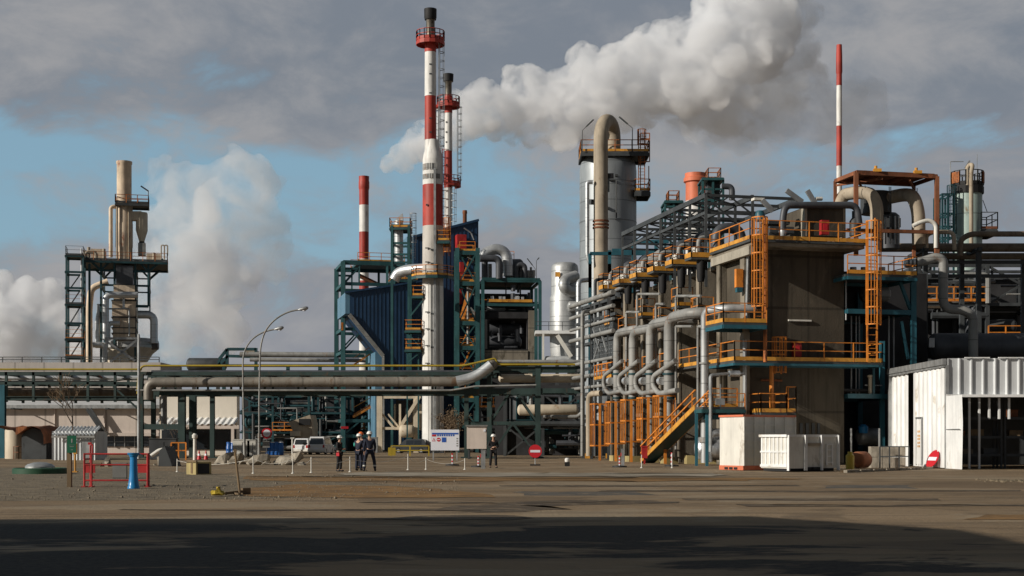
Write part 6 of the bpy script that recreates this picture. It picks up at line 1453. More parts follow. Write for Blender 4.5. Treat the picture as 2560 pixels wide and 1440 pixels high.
# white containers
def bin_faces(g, nm, t, u0, u1, v0, v1, z0, z1, m): mb = MB(); g.ubox(mb, u0, u1, v0, v1, z0, z1); return mb.build(nm, M[m], t)
def tall_container():
    a = gp(1800, 1177); D = 71.0; g = G(1858, 69.6, 32); t = thing('waste_container', 'tall weathered white container with orange edges beside the concrete block', 'container', g.p(1.6, .9, 0), 'white containers in front of the concrete block')
    W_, Dp, H = 3.45, 1.80, 2.74
    bin_faces(g, 'shell', t, .04, W_-.04, .04, Dp, .24, H-.1, 'white_dirty')
    m = MB(); g.ubox(m, -.02, W_+.02, -.02, Dp+.02, H-.1, H); m.build('top_rim', M['stack_orange'], t)
    m = MB(); g.ubox(m, 0, W_, 0, Dp, .02, .24); m.build('base_frame', M['stack_orange'], t)
    m = MB()
    for k in range(6): u = .02+(W_-.08)*k/5; g.ubox(m, u, u+.06, -.05, .06, .24, H-.1)
    m.build('post_rib', M['white_dirty'], t)
    m = MB()
    for k in range(1, 6): z = .24+(H-.34)*k/6; g.ubox(m, .05, W_-.05, -.03, .05, z-.03, z+.03)
    m.build('cross_rib', M['white_dirty'], t)
    m = MB()
    for v in (.55, .9, 1.25): g.ubox(m, -.03, -.005, v-.12, v+.12, .05, .16)
    m.build('fork_slot', M['black'], t)
tall_container()
def skip():
    g = G(1969, 66.6, 30); t = thing('waste_container', 'low white ribbed skip container with a hooked lid edge, in front of the tall one', 'container', g.p(1.6, .9, 0), 'white containers in front of the concrete block')
    W_, Dp, H = 3.15, 1.95, 1.78
    m = MB(); g.ubox(m, .03, W_-.03, .06, Dp, .16, H-.05); m.build('shell', M['white_dirty'], t)
    m = MB(); g.ubox(m, -.07, W_+.03, .0, Dp+.05, H-.14, H-.02); m.build('top_rim', M['white_paint'], t)
    m = MB()
    for u0, u1 in ((.0, .06), (1.02, 1.14), (2.02, 2.12), (W_-.05, W_+.02)): g.ubox(m, u0, u1, -.10, .05, .06, H-.05)
    m.build('front_rib', M['white_paint'], t)
    m = MB()
    for k in range(7): v = .12+k*.28; g.ubox(m, .0, .035, v, v+.10, .3, H-.15)
    m.build('side_rib', M['white_paint'], t)
    m = MB(); g.ubox(m, -.03, .03, .05, Dp, .9, .98); g.ubox(m, -.03, .03, .05, Dp, .22, .34); m.build('side_band', M['white_paint'], t)
    m = MB(); g.ubox(m, 1.16, 2.0, -.04, .05, H-.55, H-.42); m.build('hook_bar', M['pipe_beige'], t)
    m = MB(); g.ubox(m, 1.16, 2.0, -.02, .04, .06, .22); g.ubox(m, .1, W_-.1, .2, Dp-.1, .02, .16); m.build('underside', M['black'], t)
    m = MB(); g.ubox(m, 2.4, 2.46, -.03, .05, .3, 1.3); g.ubox(m, 2.75, 2.81, -.03, .05, .3, 1.3)
    for z in (.4, .7, 1.0, 1.25): g.ubox(m, 2.46, 2.75, -.03, .04, z, z+.05)
    m.build('rung_ladder', M['white_paint'], t)
    m = MB(); g.ubox(m, 1.5, 1.66, -.09, -.02, .1, .2); m.build('latch', M['black'], t)
skip()
def sign_disc(mb_t, c, n, r, back='galv', ring=None, bar=True, face='red_sign'):
    n = V(n).normalized()
    m = MB(); m.disc(c, n, r, .03, 28); m.build('plate', M[face], mb_t)
    m = MB(); m.disc(V(c)-n*.02, n, r*1.03, .012, 28); m.build('back', M[back], mb_t)
# leaning no-entry disc at the shed
def leaning_sign():
    a = V((22.42, 74.35, .55)); t = thing('no_entry_sign', 'round red no entry sign leaning against the white sliding door', 'road sign', (22.4, 74.3, 0), 'no entry signs')
    n = V((-.86, -.22, .42)).normalized()
    c = V((22.24, 75.2, .50)); r = .52
    s_ = V((0, 0, 1)).cross(n).normalized(); up = n.cross(s_).normalized()
    up2 = (up*math.cos(R(0))+s_*math.sin(R(0)))
    m = MB(); m.disc(c, n, r, .03, 32); m.build('plate', M['red_sign'], t)
    m = MB(); q = c+n*.022; h = s_*.40; v = up*.10; m.hexa([q-h-v-n*.006, q+h-v-n*.006, q+h+v-n*.006, q-h+v-n*.006, q-h-v+n*.006, q+h-v+n*.006, q+h+v+n*.006, q-h+v+n*.006]); m.build('white_bar', M['sign_white'], t)
leaning_sign()
def standing_sign():
    c = gp(1338, 1164); t = thing('no_entry_sign', 'round red no entry sign on a short grey post in the open yard', 'road sign', c, 'no entry signs'); D = c.y; r = 16.5*D/F
    q = V((c.x, c.y-.05, PZ(1128, D)))
    m = MB(); m.cyl(c, V((c.x, c.y, q.z+.1)), .03, n=8); m.build('post', M['galv'], t)
    m = MB(); m.box(c+V((0, 0, .04)), (.6, .45, .08)); m.build('foot', M['rubber'], t)
    m = MB(); m.disc(q, (0, 1, 0), r, .03, 32); m.build('plate', M['red_sign'], t)
    m = MB(); m.box(q-V((0, .022, 0)), (r*1.5, .01, r*.36)); m.build('white_bar', M['sign_white'], t)
standing_sign()
def ring_sign():
    D = 122; q = P(667, 1083, D); t = thing('prohibition_sign', 'round white sign with a red ring beside the lamp posts', 'road sign', (q.x, q.y, 0)); r = 13.5*D/F
    m = MB(); m.cyl((q.x, q.y+.05, 0), (q.x, q.y+.05, q.z+.3), .05, n=8); m.build('post', M['steel_dark'], t)
    m = MB(); m.disc(q, (0, 1, 0), r, .04, 28); m.build('ring', M['red_sign'], t)
    m = MB(); m.disc(q-V((0, .03, 0)), (0, 1, 0), r*.68, .02, 24); m.build('face', M['sign_white'], t)
    m = MB(); m.box(q+V((-.05, -.02, -.95)), (.6, .04, .55)); m.build('sub_plate', M['pipe_grey'], t)
ring_sign()
def info_board():
    D = 104; t = thing('notice_board', 'white site notice board with a blue header and small safety pictograms', 'notice board', (PX(1112, D), D, 0)); g = G(1077, D, 0)
    m = MB(); g.box(m, 1077, 1126, 1148, 1074, 0, .08); m.build('panel', M['sign_white'], t)
    m = MB(); g.box(m, 1080, 1086, 1146, 1082, -.012, -.002); m.build('header_strip', M['sign_blue'], t)
    m = MB()
    for k in range(8): g.box(m, 1093+k*5.6, 1090.5, 1096.6+k*5.6, 1086.5, -.012, -.002)
    m.build('header_lettering', M['sign_blue'], t)
    m = MB(); g.box(m, 1080, 1091, 1090, 1086.6, -.014, -.002); m.build('red_label', M['red_sign'], t)
    q = g.at(1084.5, 1099, -.008); s = 4.2*D/F; m = MB(); m.prism([q+V((-s, 0, -s)), q+V((s, 0, -s)), q+V((0, 0, s))], (0, .006, 0)); m.build('warning_triangle', M['red_sign'], t)
    m = MB(); m.prism([q+V((-s*.5, -.004, -s*.7)), q+V((s*.5, -.004, -s*.7)), q+V((0, -.004, s*.35))], (0, .003, 0)); m.build('triangle_centre', M['sign_white'], t)
    q = g.at(1096.5, 1099, -.008); m = MB(); m.disc(q, (0, 1, 0), 5*D/F, .008, 20); m.build('no_entry_symbol', M['red_sign'], t)
    m = MB(); m.box(q-V((0, .006, 0)), (7*D/F, .004, 1.8*D/F)); m.build('symbol_bar', M['sign_white'], t)
    m = MB(); g.box(m, 1104.5, 1105.5, 1115.5, 1093.5, -.012, -.002); m.build('blue_symbol', M['sign_blue'], t)
    m = MB()
    for k in range(4): g.box(m, 1141, 1098+k*6, 1145, 1095+k*6, -.012, -.002)
    m.build('side_lettering', M['pipe_grey'], t)
    m = MB()
    for px in (1083, 1142): m.bar(g.p(g.U(px), .14, 0), g.p(g.U(px), .14, PZ(1080, D)), .1)
    m.build('leg', M['galv'], t)
info_board()
t = thing('site_cabin', 'plain beige cabin box under the right part of the bridge', 'cabin', P(1190, 1100, 112)); t.location.z = 0; ORG[t.name] = V(t.location); g = G(1166, 112, 0)
m = MB(); g.box(m, 1167, 1122, 1216, 1066, 0, 2.3); m.build('wall', M['beige_wall'], t)
m = MB(); g.box(m, 1164, 1066, 1219, 1062.5, -.12, 2.45); m.build('roof', M['pipe_grey'], t)
m = MB()
for px in (1172, 1210): g.box(m, px-2, 1150, px+2, 1122, .2, 2, z0=0)
m.build('support', M['steel_dark'], t)
m = MB(); g.box(m, 1209, 1079, 1214, 1073, -.06, -.01); m.build('sign_plate', M['sign_white'], t)
# green sign on a timber post
c = gp(174, 1218); t = thing('green_sign', 'dark green sign plate on a square timber post at the left', 'sign', c); D = c.y
m = MB(); m.bar(c, V((c.x, c.y, PZ(1089, D))), .13); m.build('post', M['wood'], t)
g = G(167, D-.09, 0); m = MB(); g.box(m, 167.5, 1132, 190.5, 1089, -.02, .0); m.build('plate', M['green_paint'], t)
m = MB()
for a, b, x0, x1 in ((1097, 1107, 178, 181), (1112, 1113, 172, 187), (1116, 1117, 174, 185), (1124, 1125, 177, 183)): g.box(m, x0, b, x1, a, -.026, -.021)
m.build('lettering', M['pipe_grey'], t)
# red tubular barrier
def barrier():
    a, b = gp(212, 1218), gp(371, 1216); D = a.y; t = thing('safety_barrier', 'red tubular safety barrier with red plates standing on the gravel', 'barrier', a)
    z = lambda py: PZ(py, D); m = MB(); x = lambda px: PX(px, D)
    for px in (211, 229, 369): m.cyl((x(px), D, 0), (x(px), D, z(1133)), .032, n=10)
    m.cyl((x(205), D+.9, .0), (x(205), D+.9, z(1133)), .032, n=10); m.cyl((x(352), D+1.0, 0), (x(352), D+1.0, z(1133)), .028, n=8)
    for py in (1135, 1162, 1201): m.cyl((x(211), D, z(py)), (x(369), D, z(py)), .028, n=10)
    for py in (1135, 1148, 1160): m.cyl((x(205), D+.9, z(py)), (x(211), D, z(py)), .028, n=8)
    for py in (1135, 1162, 1201): m.cyl((x(369), D, z(py)), (x(352), D+1.0, z(py)), .026, n=8)
    m.tube([(x(205), D+.9, z(1133)), (x(205), D+.9, z(1112)), (x(211), D+.9, z(1112)), (x(211), D+.85, z(1135))], .028, 8, .08)
    m.build('tube_frame', M['red_paint'], t)
    for p0, p1, y0, y1 in ((212, 238, 1182, 1163), (345, 368, 1182, 1163), (199, 208, 1112, 1106)):
        m = MB(); m.box(((x(p0)+x(p1))/2, D-.0 if p0 > 200 else D+.9, (z(y0)+z(y1))/2), (x(p1)-x(p0), .03, z(y1)-z(y0))); m.build('red_plate', M['red_paint'], t)
    m = MB()
    for px in (211, 229, 369): m.box((x(px), D, .02), (.12, .3, .04))
    m.build('foot', M['red_paint'], t)
barrier()
c = gp(300, 1197); m = MB(); m.box(c+V((0, 0, .29)), (.52, .3, .58), .1); m.box(c+V((0, 0, .60)), (.56, .34, .04), .1); solo(m, 'grey_box', M['pipe_grey'], 'plain grey box standing behind the red barrier', 'box')
c = gp(334, 1222); m = MB(); s = c.y/F; z = lambda py: PZ(py, c.y)
m.lathe(c, [(15*s, 0), (15*s, z(1217)), (13.5*s, z(1215)), (12*s, z(1203)), (10*s, z(1188)), (9.2*s, z(1165)), (8.8*s, z(1143)), (11*s, z(1141)), (12*s, z(1136)), (15*s, z(1134)), (15*s, z(1132)), (9*s, z(1132)), (8*s, z(1140))], 28); m.box(c+V((-9*s, 0, z(1136))), (10*s, .16, .035)); m.box(c+V((12*s, 0, z(1136))), (12*s, .14, .03))
solo(m, 'blue_standpipe', M['blue_paint'], 'bright blue flared standpipe in front of the red barrier', 'standpipe')
c = gp(100, 1184); t = thing('round_cover', 'low round green basin with a pale domed lid', 'cover', c); s = c.y/F
m = MB(); m.lathe(c, [(66*s, 0), (66*s, .22), (62*s, .26), (60*s, .22)], 36); m.build('basin', M['grass_green'], t); m = MB(); m.lathe(c, [(36*s, .18), (36*s, .32), (30*s, .42), (15*s, .50), (.01, .52)], 30); m.build('lid', M['galv'], t)
c = gp(188, 1181); m = MB(); m.box(c+V((0, 0, .03)), (.24, .2, .06)); m.cyl(c, c+V((0, 0, .85)), .045, n=8); m.box(c+V((0, 0, 1.1)), (.16, .12, .5)); solo(m, 'marker_post', M['yellow'], 'short orange-yellow marker post behind the timber sign post', 'marker post')
c = gp(488, 1187); t = thing('concrete_cube', 'low yellowish concrete block with one dark side on the gravel', 'concrete block', c); g = G(490, c.y, 38)
m = MB(); g.ubox(m, 0, .72, 0, .95, 0, .55); m.build('block', M['block'], t); m = MB(); g.ubox(m, .0, .06, -.02, .95, .5, .62); g.ubox(m, -.015, -.002, .3, .5, .05, .5); m.build('edge_strip', M['wood'], t)
m = MB(); g.ubox(m, .08, .62, -.012, -.002, .04, .48); m.build('shade_face', M['dark_void'], t)  # dark sheet painting shade onto the face turned from the sun
a = gp(600, 1238); b = P(588, 1132, a.y+.3); m = MB(); m.cyl(a, b, .032, .03, 8); m.box(b, (.07, .05, .2)); solo(m, 'iron_stake', M['wood'], 'leaning rusty iron stake on the gravel', 'stake')
m = MB(); a = gp(560, 1240); b = gp(614, 1236); m.bar(a+V((0, 0, .07)), b+V((0, 0, .09)), .07); m.box(b+V((0, 0, .10)), (.22, .3, .16), .4); m.bar(gp(575, 1236)+V((0, 0, .05)), gp(598, 1241)+V((0, 0, .06)), .05); solo(m, 'scrap_bar', M['wood'], 'rusty scrap bar lying at the foot of the leaning stake', 'scrap metal')
c = gp(545, 1241); rg = random.Random(4); m = MB(); n = 14; m.lathe(c, [(.16, .03), (.20, .07), (.13, .12), (.05, .16), (.03, .22)], n); m.v = [(x+rg.uniform(-.04, .04), y+rg.uniform(-.04, .04), z_+(rg.uniform(-.02, .05) if z_ > .05 else 0)) for x, y, z_ in m.v]; solo(m, 'yellow_cloth', M['gas_yellow'], 'small crumpled bright yellow bag on the gravel', 'bag')
# posts with chain, delineators

def chain_post(px, py, h, lab):
    c = gp(px, py); m = MB(); m.cyl(c, c+V((0, 0, h)), .026, .024, 8); m.lathe(c, [(.07, 0), (.06, .03), (.03, .05)], 10); solo(m, 'barrier_post', M['white_dirty'], lab, 'post', 'thin white barrier posts'); return c+V((0, 0, h*.86))
PL = [(443, 1180, .62, 'thin white barrier post beside the yellowish block'), (633, 1184, .78, 'thin white barrier post right of the lamp posts'), (732, 1184, .76, 'thin white barrier post in front of the leaning slabs'), (778, 1182, .72, 'thin white barrier post in front of the vans'), (875, 1180, .72, 'thin white barrier post right of the person in a black vest'), (1020, 1175, .80, 'thin white barrier post in front of the yellow rail'), (1065, 1174, .62, 'thin white barrier post under the notice board left edge'), (1162, 1174, .58, 'thin white barrier post under the beige cabin'), (1604, 1170, .7, 'thin white barrier post by the red extinguisher box'), (1680, 1170, .8, 'thin white barrier post right of the orange stair')]
tops = [chain_post(*p) for p in PL]
m = MB()
for a, b in zip(tops[:7], tops[1:8]):
    n = 8; pts = []
    for k in range(n+1):
        f = k/n; q = a.lerp(b, f); q.z -= .22*4*f*(1-f); pts.append(q)
    m.tube(pts, .009, 6, .02, 1)
tag(m.build('barrier_chain', M['white_dirty']), 'pale sagging rope strung between the thin white posts', 'rope')
def delineator(px, py, h, lab):
    c = gp(px, py); t = thing('delineator', lab, 'delineator', c, 'red and white delineators'); m = MB(); m.lathe(c, [(.42, 0), (.40, .07), (.14, .10)], 16); m.build('rubber_base', M['rubber'], t)
    m = MB(); n = 6
    for k in range(n): m.mi = k % 2; m.cyl(c+V((0, 0, .09+k*(h-.09)/n)), c+V((0, 0, .09+(k+1)*(h-.09)/n)), .045, n=10)
    m.build('striped_post', [M['sign_white'], M['red_sign']], t)
for a in ((1131, 1164, .72, 'red and white delineator on a round rubber base below the notice board'), (1196, 1168, .62, 'red and white delineator on a rubber base left of the grey bollard'), (1549, 1168, .62, 'red and white delineator beside the grey bollard at the cages'), (1679, 1166, .8, 'red and white delineator right of the orange stair')): delineator(*a)
for px, py, w_, h, lab in ((1208, 1172, .22, .95, 'square grey bollard beside the lone dark-clad person'), (1557, 1168, .16, .98, 'square grey bollard in front of the orange cages')):
    c = gp(px, py); t = thing('bollard', lab, 'bollard', c, 'grey bollards'); m = MB(); m.bar(c, c+V((0, 0, h)), w_); m.box(c+V((0, 0, h+.02)), (w_*1.15, w_*1.15, .04)); m.build('body', M['galv'], t); m = MB(); m.box(c+V((-w_*.55, 0, h*.72)), (.06, w_*.8, .18)); m.build('reflector', M['red_sign'], t)
c = gp(1418, 1166); t = thing('warning_light', 'small white battery warning light standing alone on the yard', 'warning light', c); m = MB(); m.box(c+V((0, 0, .13)), (.28, .2, .24)); m.build('battery_box', M['black'], t); m = MB(); m.lathe(c, [(.12, .25), (.14, .3), (.14, .42), (.08, .48)], 14); m.build('lens', M['helmet'], t)
for px, lab in ((612, 'leftmost of the two curved lamp posts, leaning slightly'), (648, 'rightmost and taller of the two curved lamp posts')):
    tall = px == 648; D = 104 if tall else 110; b = V((PX(px, D), D, 0)); t = thing('street_lamp', lab, 'street lamp', b, 'curved street lamps')
    pts = [(650, 900), (651, 870), (658, 838), (673, 812), (696, 792), (722, 779), (748, 774)] if tall else [(607, 905), (609, 885), (617, 865), (630, 848), (648, 835), (668, 827), (688, 823)]
    path = [b, P(px-(0 if tall else 4), 1000, D)]+[P(a, c, D) for a, c in pts]; m = MB(); m.tube(path, .062, 10, 1.2); m.cyl(b, b.lerp(path[1], .45), .13, .1, 12); m.build('pole', M['pipe_grey'], t)
    m = MB(); m.box(b+V((0, 0, .06)), (.5, .5, .12)); m.build('base_plate', M['rubble'], t)
    e = P(*pts[-1], D); d = (P(*pts[-1], D)-P(*pts[-2], D)).normalized(); m = MB(); rings = []
    for f, r in ((-.1, .06), (.05, .12), (.25, .19), (.5, .20), (.62, .14), (.68, .04)): rings.append([e+d*f+V((0, math.cos(2*math.pi*k/12)*r, math.sin(2*math.pi*k/12)*r*.75)) for k in range(12)])
    m.sweep(rings); m.build('lamp_head', M['galv'], t); m = MB(); m.disc(e+d*.36-V((0, 0, .15)), (0, 0, 1), .13, .05, 14); m.build('lens', M['sign_white'], t)
# broken slabs and junk
def slab(px0, px1, py, h, lab, seed, lean=0, m_='rubble'):
    """one broken chunk: hull of scattered points, flat underneath, with smaller bits fallen beside it"""
    import bmesh
    rg = random.Random(seed*7+1); a, b = gp(px0, py), gp(px1, py); L = (b-a).length; t = thing('concrete_slab', lab, 'concrete slab', a, 'tumbled concrete blocks along the yard')
    for k in range(3):
        f = (1, .45, .3)[k]; bm = bmesh.new(); c = a.lerp(b, (.45, .85, .08)[k])+V((0, (0.6, -.1, .1)[k], 0)); ang = rg.uniform(-.6, .6); til = rg.uniform(.15, .55) if k == 0 else rg.uniform(-.3, .3)
        for q in range(16):
            x, y, z_ = rg.uniform(-.5, .5)*L*f, rg.uniform(-.6, .6)*f, rg.choice((0, .3, .6, 1))*h*.62*f
            z2 = z_*math.cos(til)+max(0, x+L*f*.5)*math.sin(til)*.8; bm.verts.new(c+V((x*math.cos(ang)-y*math.sin(ang), x*math.sin(ang)+y*math.cos(ang), max(0.0, z2 if z_ > 0 else 0))))
        r = bmesh.ops.convex_hull(bm, input=bm.verts); bmesh.ops.delete(bm, geom=[e for e in r['geom_interior'] if isinstance(e, bmesh.types.BMVert)], context='VERTS')
        m = MB(); bm.verts.index_update(); m.add([v.co.copy() for v in bm.verts], [tuple(v.index for v in f_.verts) for f_ in bm.faces]); bm.free(); m.build('chunk', M[m_], t, sharp=15)
for i, a in enumerate(((540, 580, 1160, .75, 'tumbled concrete block left of the leaning lamp post'), (572, 612, 1161, .6, 'tumbled dark concrete block at the foot of the leaning lamp post'), (618, 676, 1163, .9, 'tumbled concrete block at the foot of the taller lamp post'), (686, 728, 1163, .8, 'pale broken concrete slab left of the van pair'), (712, 762, 1163, 1.0, 'largest leaning concrete slab in front of the vans'), (384, 414, 1164, .75, 'pale torn sack-like block left of the dark wedge'), (250, 272, 1166, 1.0, 'pale standing concrete block seen through the red barrier'))): slab(*a, i)
a, b = gp(396, 1166), gp(430, 1166); m = MB(); m.prism([a, b, b+V((-.1, 0, .35)), a+V((.35, 0, 1.15)), a+V((.05, 0, .9))], (.2, 1.4, 0)); solo(m, 'dark_ramp', M['steel_dark'], 'dark wedge-shaped metal piece lying right of the blue standpipe', 'scrap metal')
a = gp(378, 1160); m = MB(); m.tube([a+V((0, 0, .5)), a+V((.6, .1, .95)), a+V((1.2, .2, .75)), a+V((1.5, .3, .1))], .13, 10, .3); solo(m, 'bent_hose', M['white_dirty'], 'pale bent hose arching behind the blue standpipe', 'hose')
for i, (px, py, w_, h, mt, lab) in enumerate(((405, 1150, 2.0, 1.5, 'steel_dark', 'grey machine cabinet at the foot of the rack posts'), (602, 1142, 1.5, 1.45, 'white_dirty', 'left one of two pale grey electrical cabinets by the lamp posts'), (628, 1142, .75, 1.4, 'white_dirty', 'narrower right one of two pale grey electrical cabinets'), (1215+0, 1143, .9, .9, 'steel_dark', 'small dark cabinet under the beige cabin'), (930, 1133, 1.2, 1.7, 'galv', 'grey control cabinet behind the group of people'))):
    c = gp(px, py); t = thing('cabinet', lab, 'cabinet', c, 'yard cabinets'); m = MB(); m.box(c+V((0, .5, h/2+.06)), (w_, .8, h)); m.build('body', M[mt], t); m = MB(); m.box(c+V((0, .5, h+.09)), (w_*1.06, .9, .06)); m.build('lid', M[mt], t); m = MB(); m.box(c+V((0, .5, .03)), (w_*.95, .7, .06)); m.build('plinth', M['rubble'], t); m = MB(); m.box(c+V((.1, .085, h/2)), (.015, .02, h*.8)); m.build('door_gap', M['black'], t)
for px, py, n, lab in ((573, 1140, 2, 'blue plastic drum left of the grey cabinets'), (672, 1138, 4, 'blue plastic drum right of the prohibition sign'), (1352, 1135, 2, 'blue plastic drum under the right end of the bridge')):
    for k in range(n):
        c = gp(px+k*10, py); t = thing('blue_drum', lab, 'drum', c, lab.replace('drum', 'drums')); m = MB(); m.lathe(c, [(.24, 0), (.29, .05), (.29, .3), (.31, .33), (.29, .36), (.29, .62), (.31, .65), (.29, .68), (.29, .92), (.25, .98), (.25, 1.25)], 18); m.build('body', M['blue_drum'], t); m = MB(); m.lathe(c, [(.26, 1.25), (.26, 1.3), (.2, 1.31)], 18); m.build('lid', M['sign_white'] if k % 2 else M['blue_drum'], t)
for px, py, w_, lab in ((428, 1150, .5, 'orange guard rail beside the thick rack post'), ):
    c = gp(px, py); m = MB(); rail_mb(m, [c, c+V((1.1, 0, 0))], 1.3, .5, .1); solo(m, 'guard_rail', M['orange'], lab, 'guard rail')
for i, (px, py, lab) in enumerate(((498, 1150, 'red traffic cone left of the other one among the rubble'), (515, 1150, 'red traffic cone nearest the lamp posts among the rubble'))):
    c = gp(px, py); t = thing('traffic_cone', lab, 'traffic cone', c, 'red traffic cones'); m = MB(); m.lathe(c, [(.17, .04), (.03, .72)], 14); m.build('cone', M['red_sign'], t); m = MB(); m.box(c+V((0, 0, .02)), (.4, .4, .04)); m.build('base', M['rubber'], t); m = MB(); m.lathe(c, [(.118, .33), (.085, .48)], 14); m.build('white_band', M['sign_white'], t)
c = gp(487, 1150); m = MB(); m.lathe(c, [(.14, 0), (.12, 1.6), (.2, 1.65), (.22, 1.85), (.1, 2.0)], 14); solo(m, 'vent_post', M['white_dirty'], 'white vent post with a round head under the lean-to roof', 'vent post')
c = gp(731, 1136); m = MB(); m.cyl(c, c+V((0, 0, 1.75)), .09, n=10); m.box(c+V((0, 0, 1.7)), (.4, .2, .12)); solo(m, 'hydrant_post', M['white_dirty'], 'white post left of the vans', 'post')
m = MB(); a, b = gp(978, 1140), gp(1072, 1140); rail_mb(m, [a, b], .95, 1.7, .12); m.box((a+b)/2+V((-1.7, 0, .42)), (.7, .1, .75)); solo(m, 'yellow_rail', M['gas_yellow'], 'yellow crash rail in front of the parked car', 'crash rail')
t = thing('gate_panel', 'small grey steel gate leaf left of the white shed', 'gate', gp(2246, 1171)); c = gp(2246, 1171); m = MB(); rail_mb(m, [c+V((-.9, .3, 0)), c+V((.55, 0, 0))], 1.15, .5, .06); m.build('leaf', M['steel_dark'], t)
def brick_pile():
    a = gp(2165, 1170); t = thing('block_wall', 'low weathered block wall between the skip and the white shed', 'wall', a); rg = random.Random(3)
    for r in range(2):
        for k in range(3):
            m = MB(); m.box(a+V((.5+k*.62+.0*r, 0, .29+r*.58)), (.60, .6, .56), rg.uniform(-.04, .04)); m.build('block', M['rubble'], t)
brick_pile()
c = gp(2143, 1172); m = MB(); drum(m, c+V((0, 0, .46)), c+V((.55, .7, .46)), .44, 20); solo(m, 'rusty_barrel', M['rust'], 'rusty barrel lying between the skip and the block wall', 'barrel')
c = gp(2125, 1173); m = MB(); m.lathe(c, [(.22, 0), (.22, .7), (.12, .8), (.12, .9)], 16); solo(m, 'yellow_canister', M['gas_yellow'], 'yellow canister beside the rusty barrel', 'canister')
rg = random.Random(8); m = MB(); c = gp(2530, 1203)
for k in range(90):
    q = c+V((rg.gauss(0, .45), rg.gauss(0, .8), 0)); s = rg.uniform(.02, .08); m.lathe(q, [(s*1.2, -.01), (s, s*.5), (.01, s*.8)], 6)
tag(m.build('debris', M['gravel']), 'small heap of grey stones at the right edge of the yard', 'stones', kind='stuff')

a, b = gp(2112, 1182), gp(2330, 1172.5); t = thing('kerb', 'low pale broken kerb running from the skip to the white shed', 'kerb', a); rg = random.Random(6)
for k in range(7): m = MB(); p_, q_ = a.lerp(b, k/7+.006), a.lerp(b, (k+1)/7-.006); m.bar(p_+V((0, 0, .055)), q_+V((0, 0, .055+rg.uniform(-.02, .02))), .18, .12); m.build('kerb_stone', M['rubble'], t)
m = MB()
for k in range(900):
    f = rg.random(); q = a.lerp(b, f)+V((rg.gauss(0, .12), rg.gauss(.25, .2), 0)); h = rg.uniform(.05, .2)*(1.6 if rg.random() < .08 else 1); d = V((rg.uniform(-.5, .5), rg.uniform(-.5, .5), 1))*h; m.add([q+V((-.008, 0, 0)), q+V((.008, 0, 0)), q+d], [(0, 1, 2)])
tag(m.build('dry_weeds', M['twig']), 'dry weeds growing along the broken kerb', 'weeds', kind='stuff')
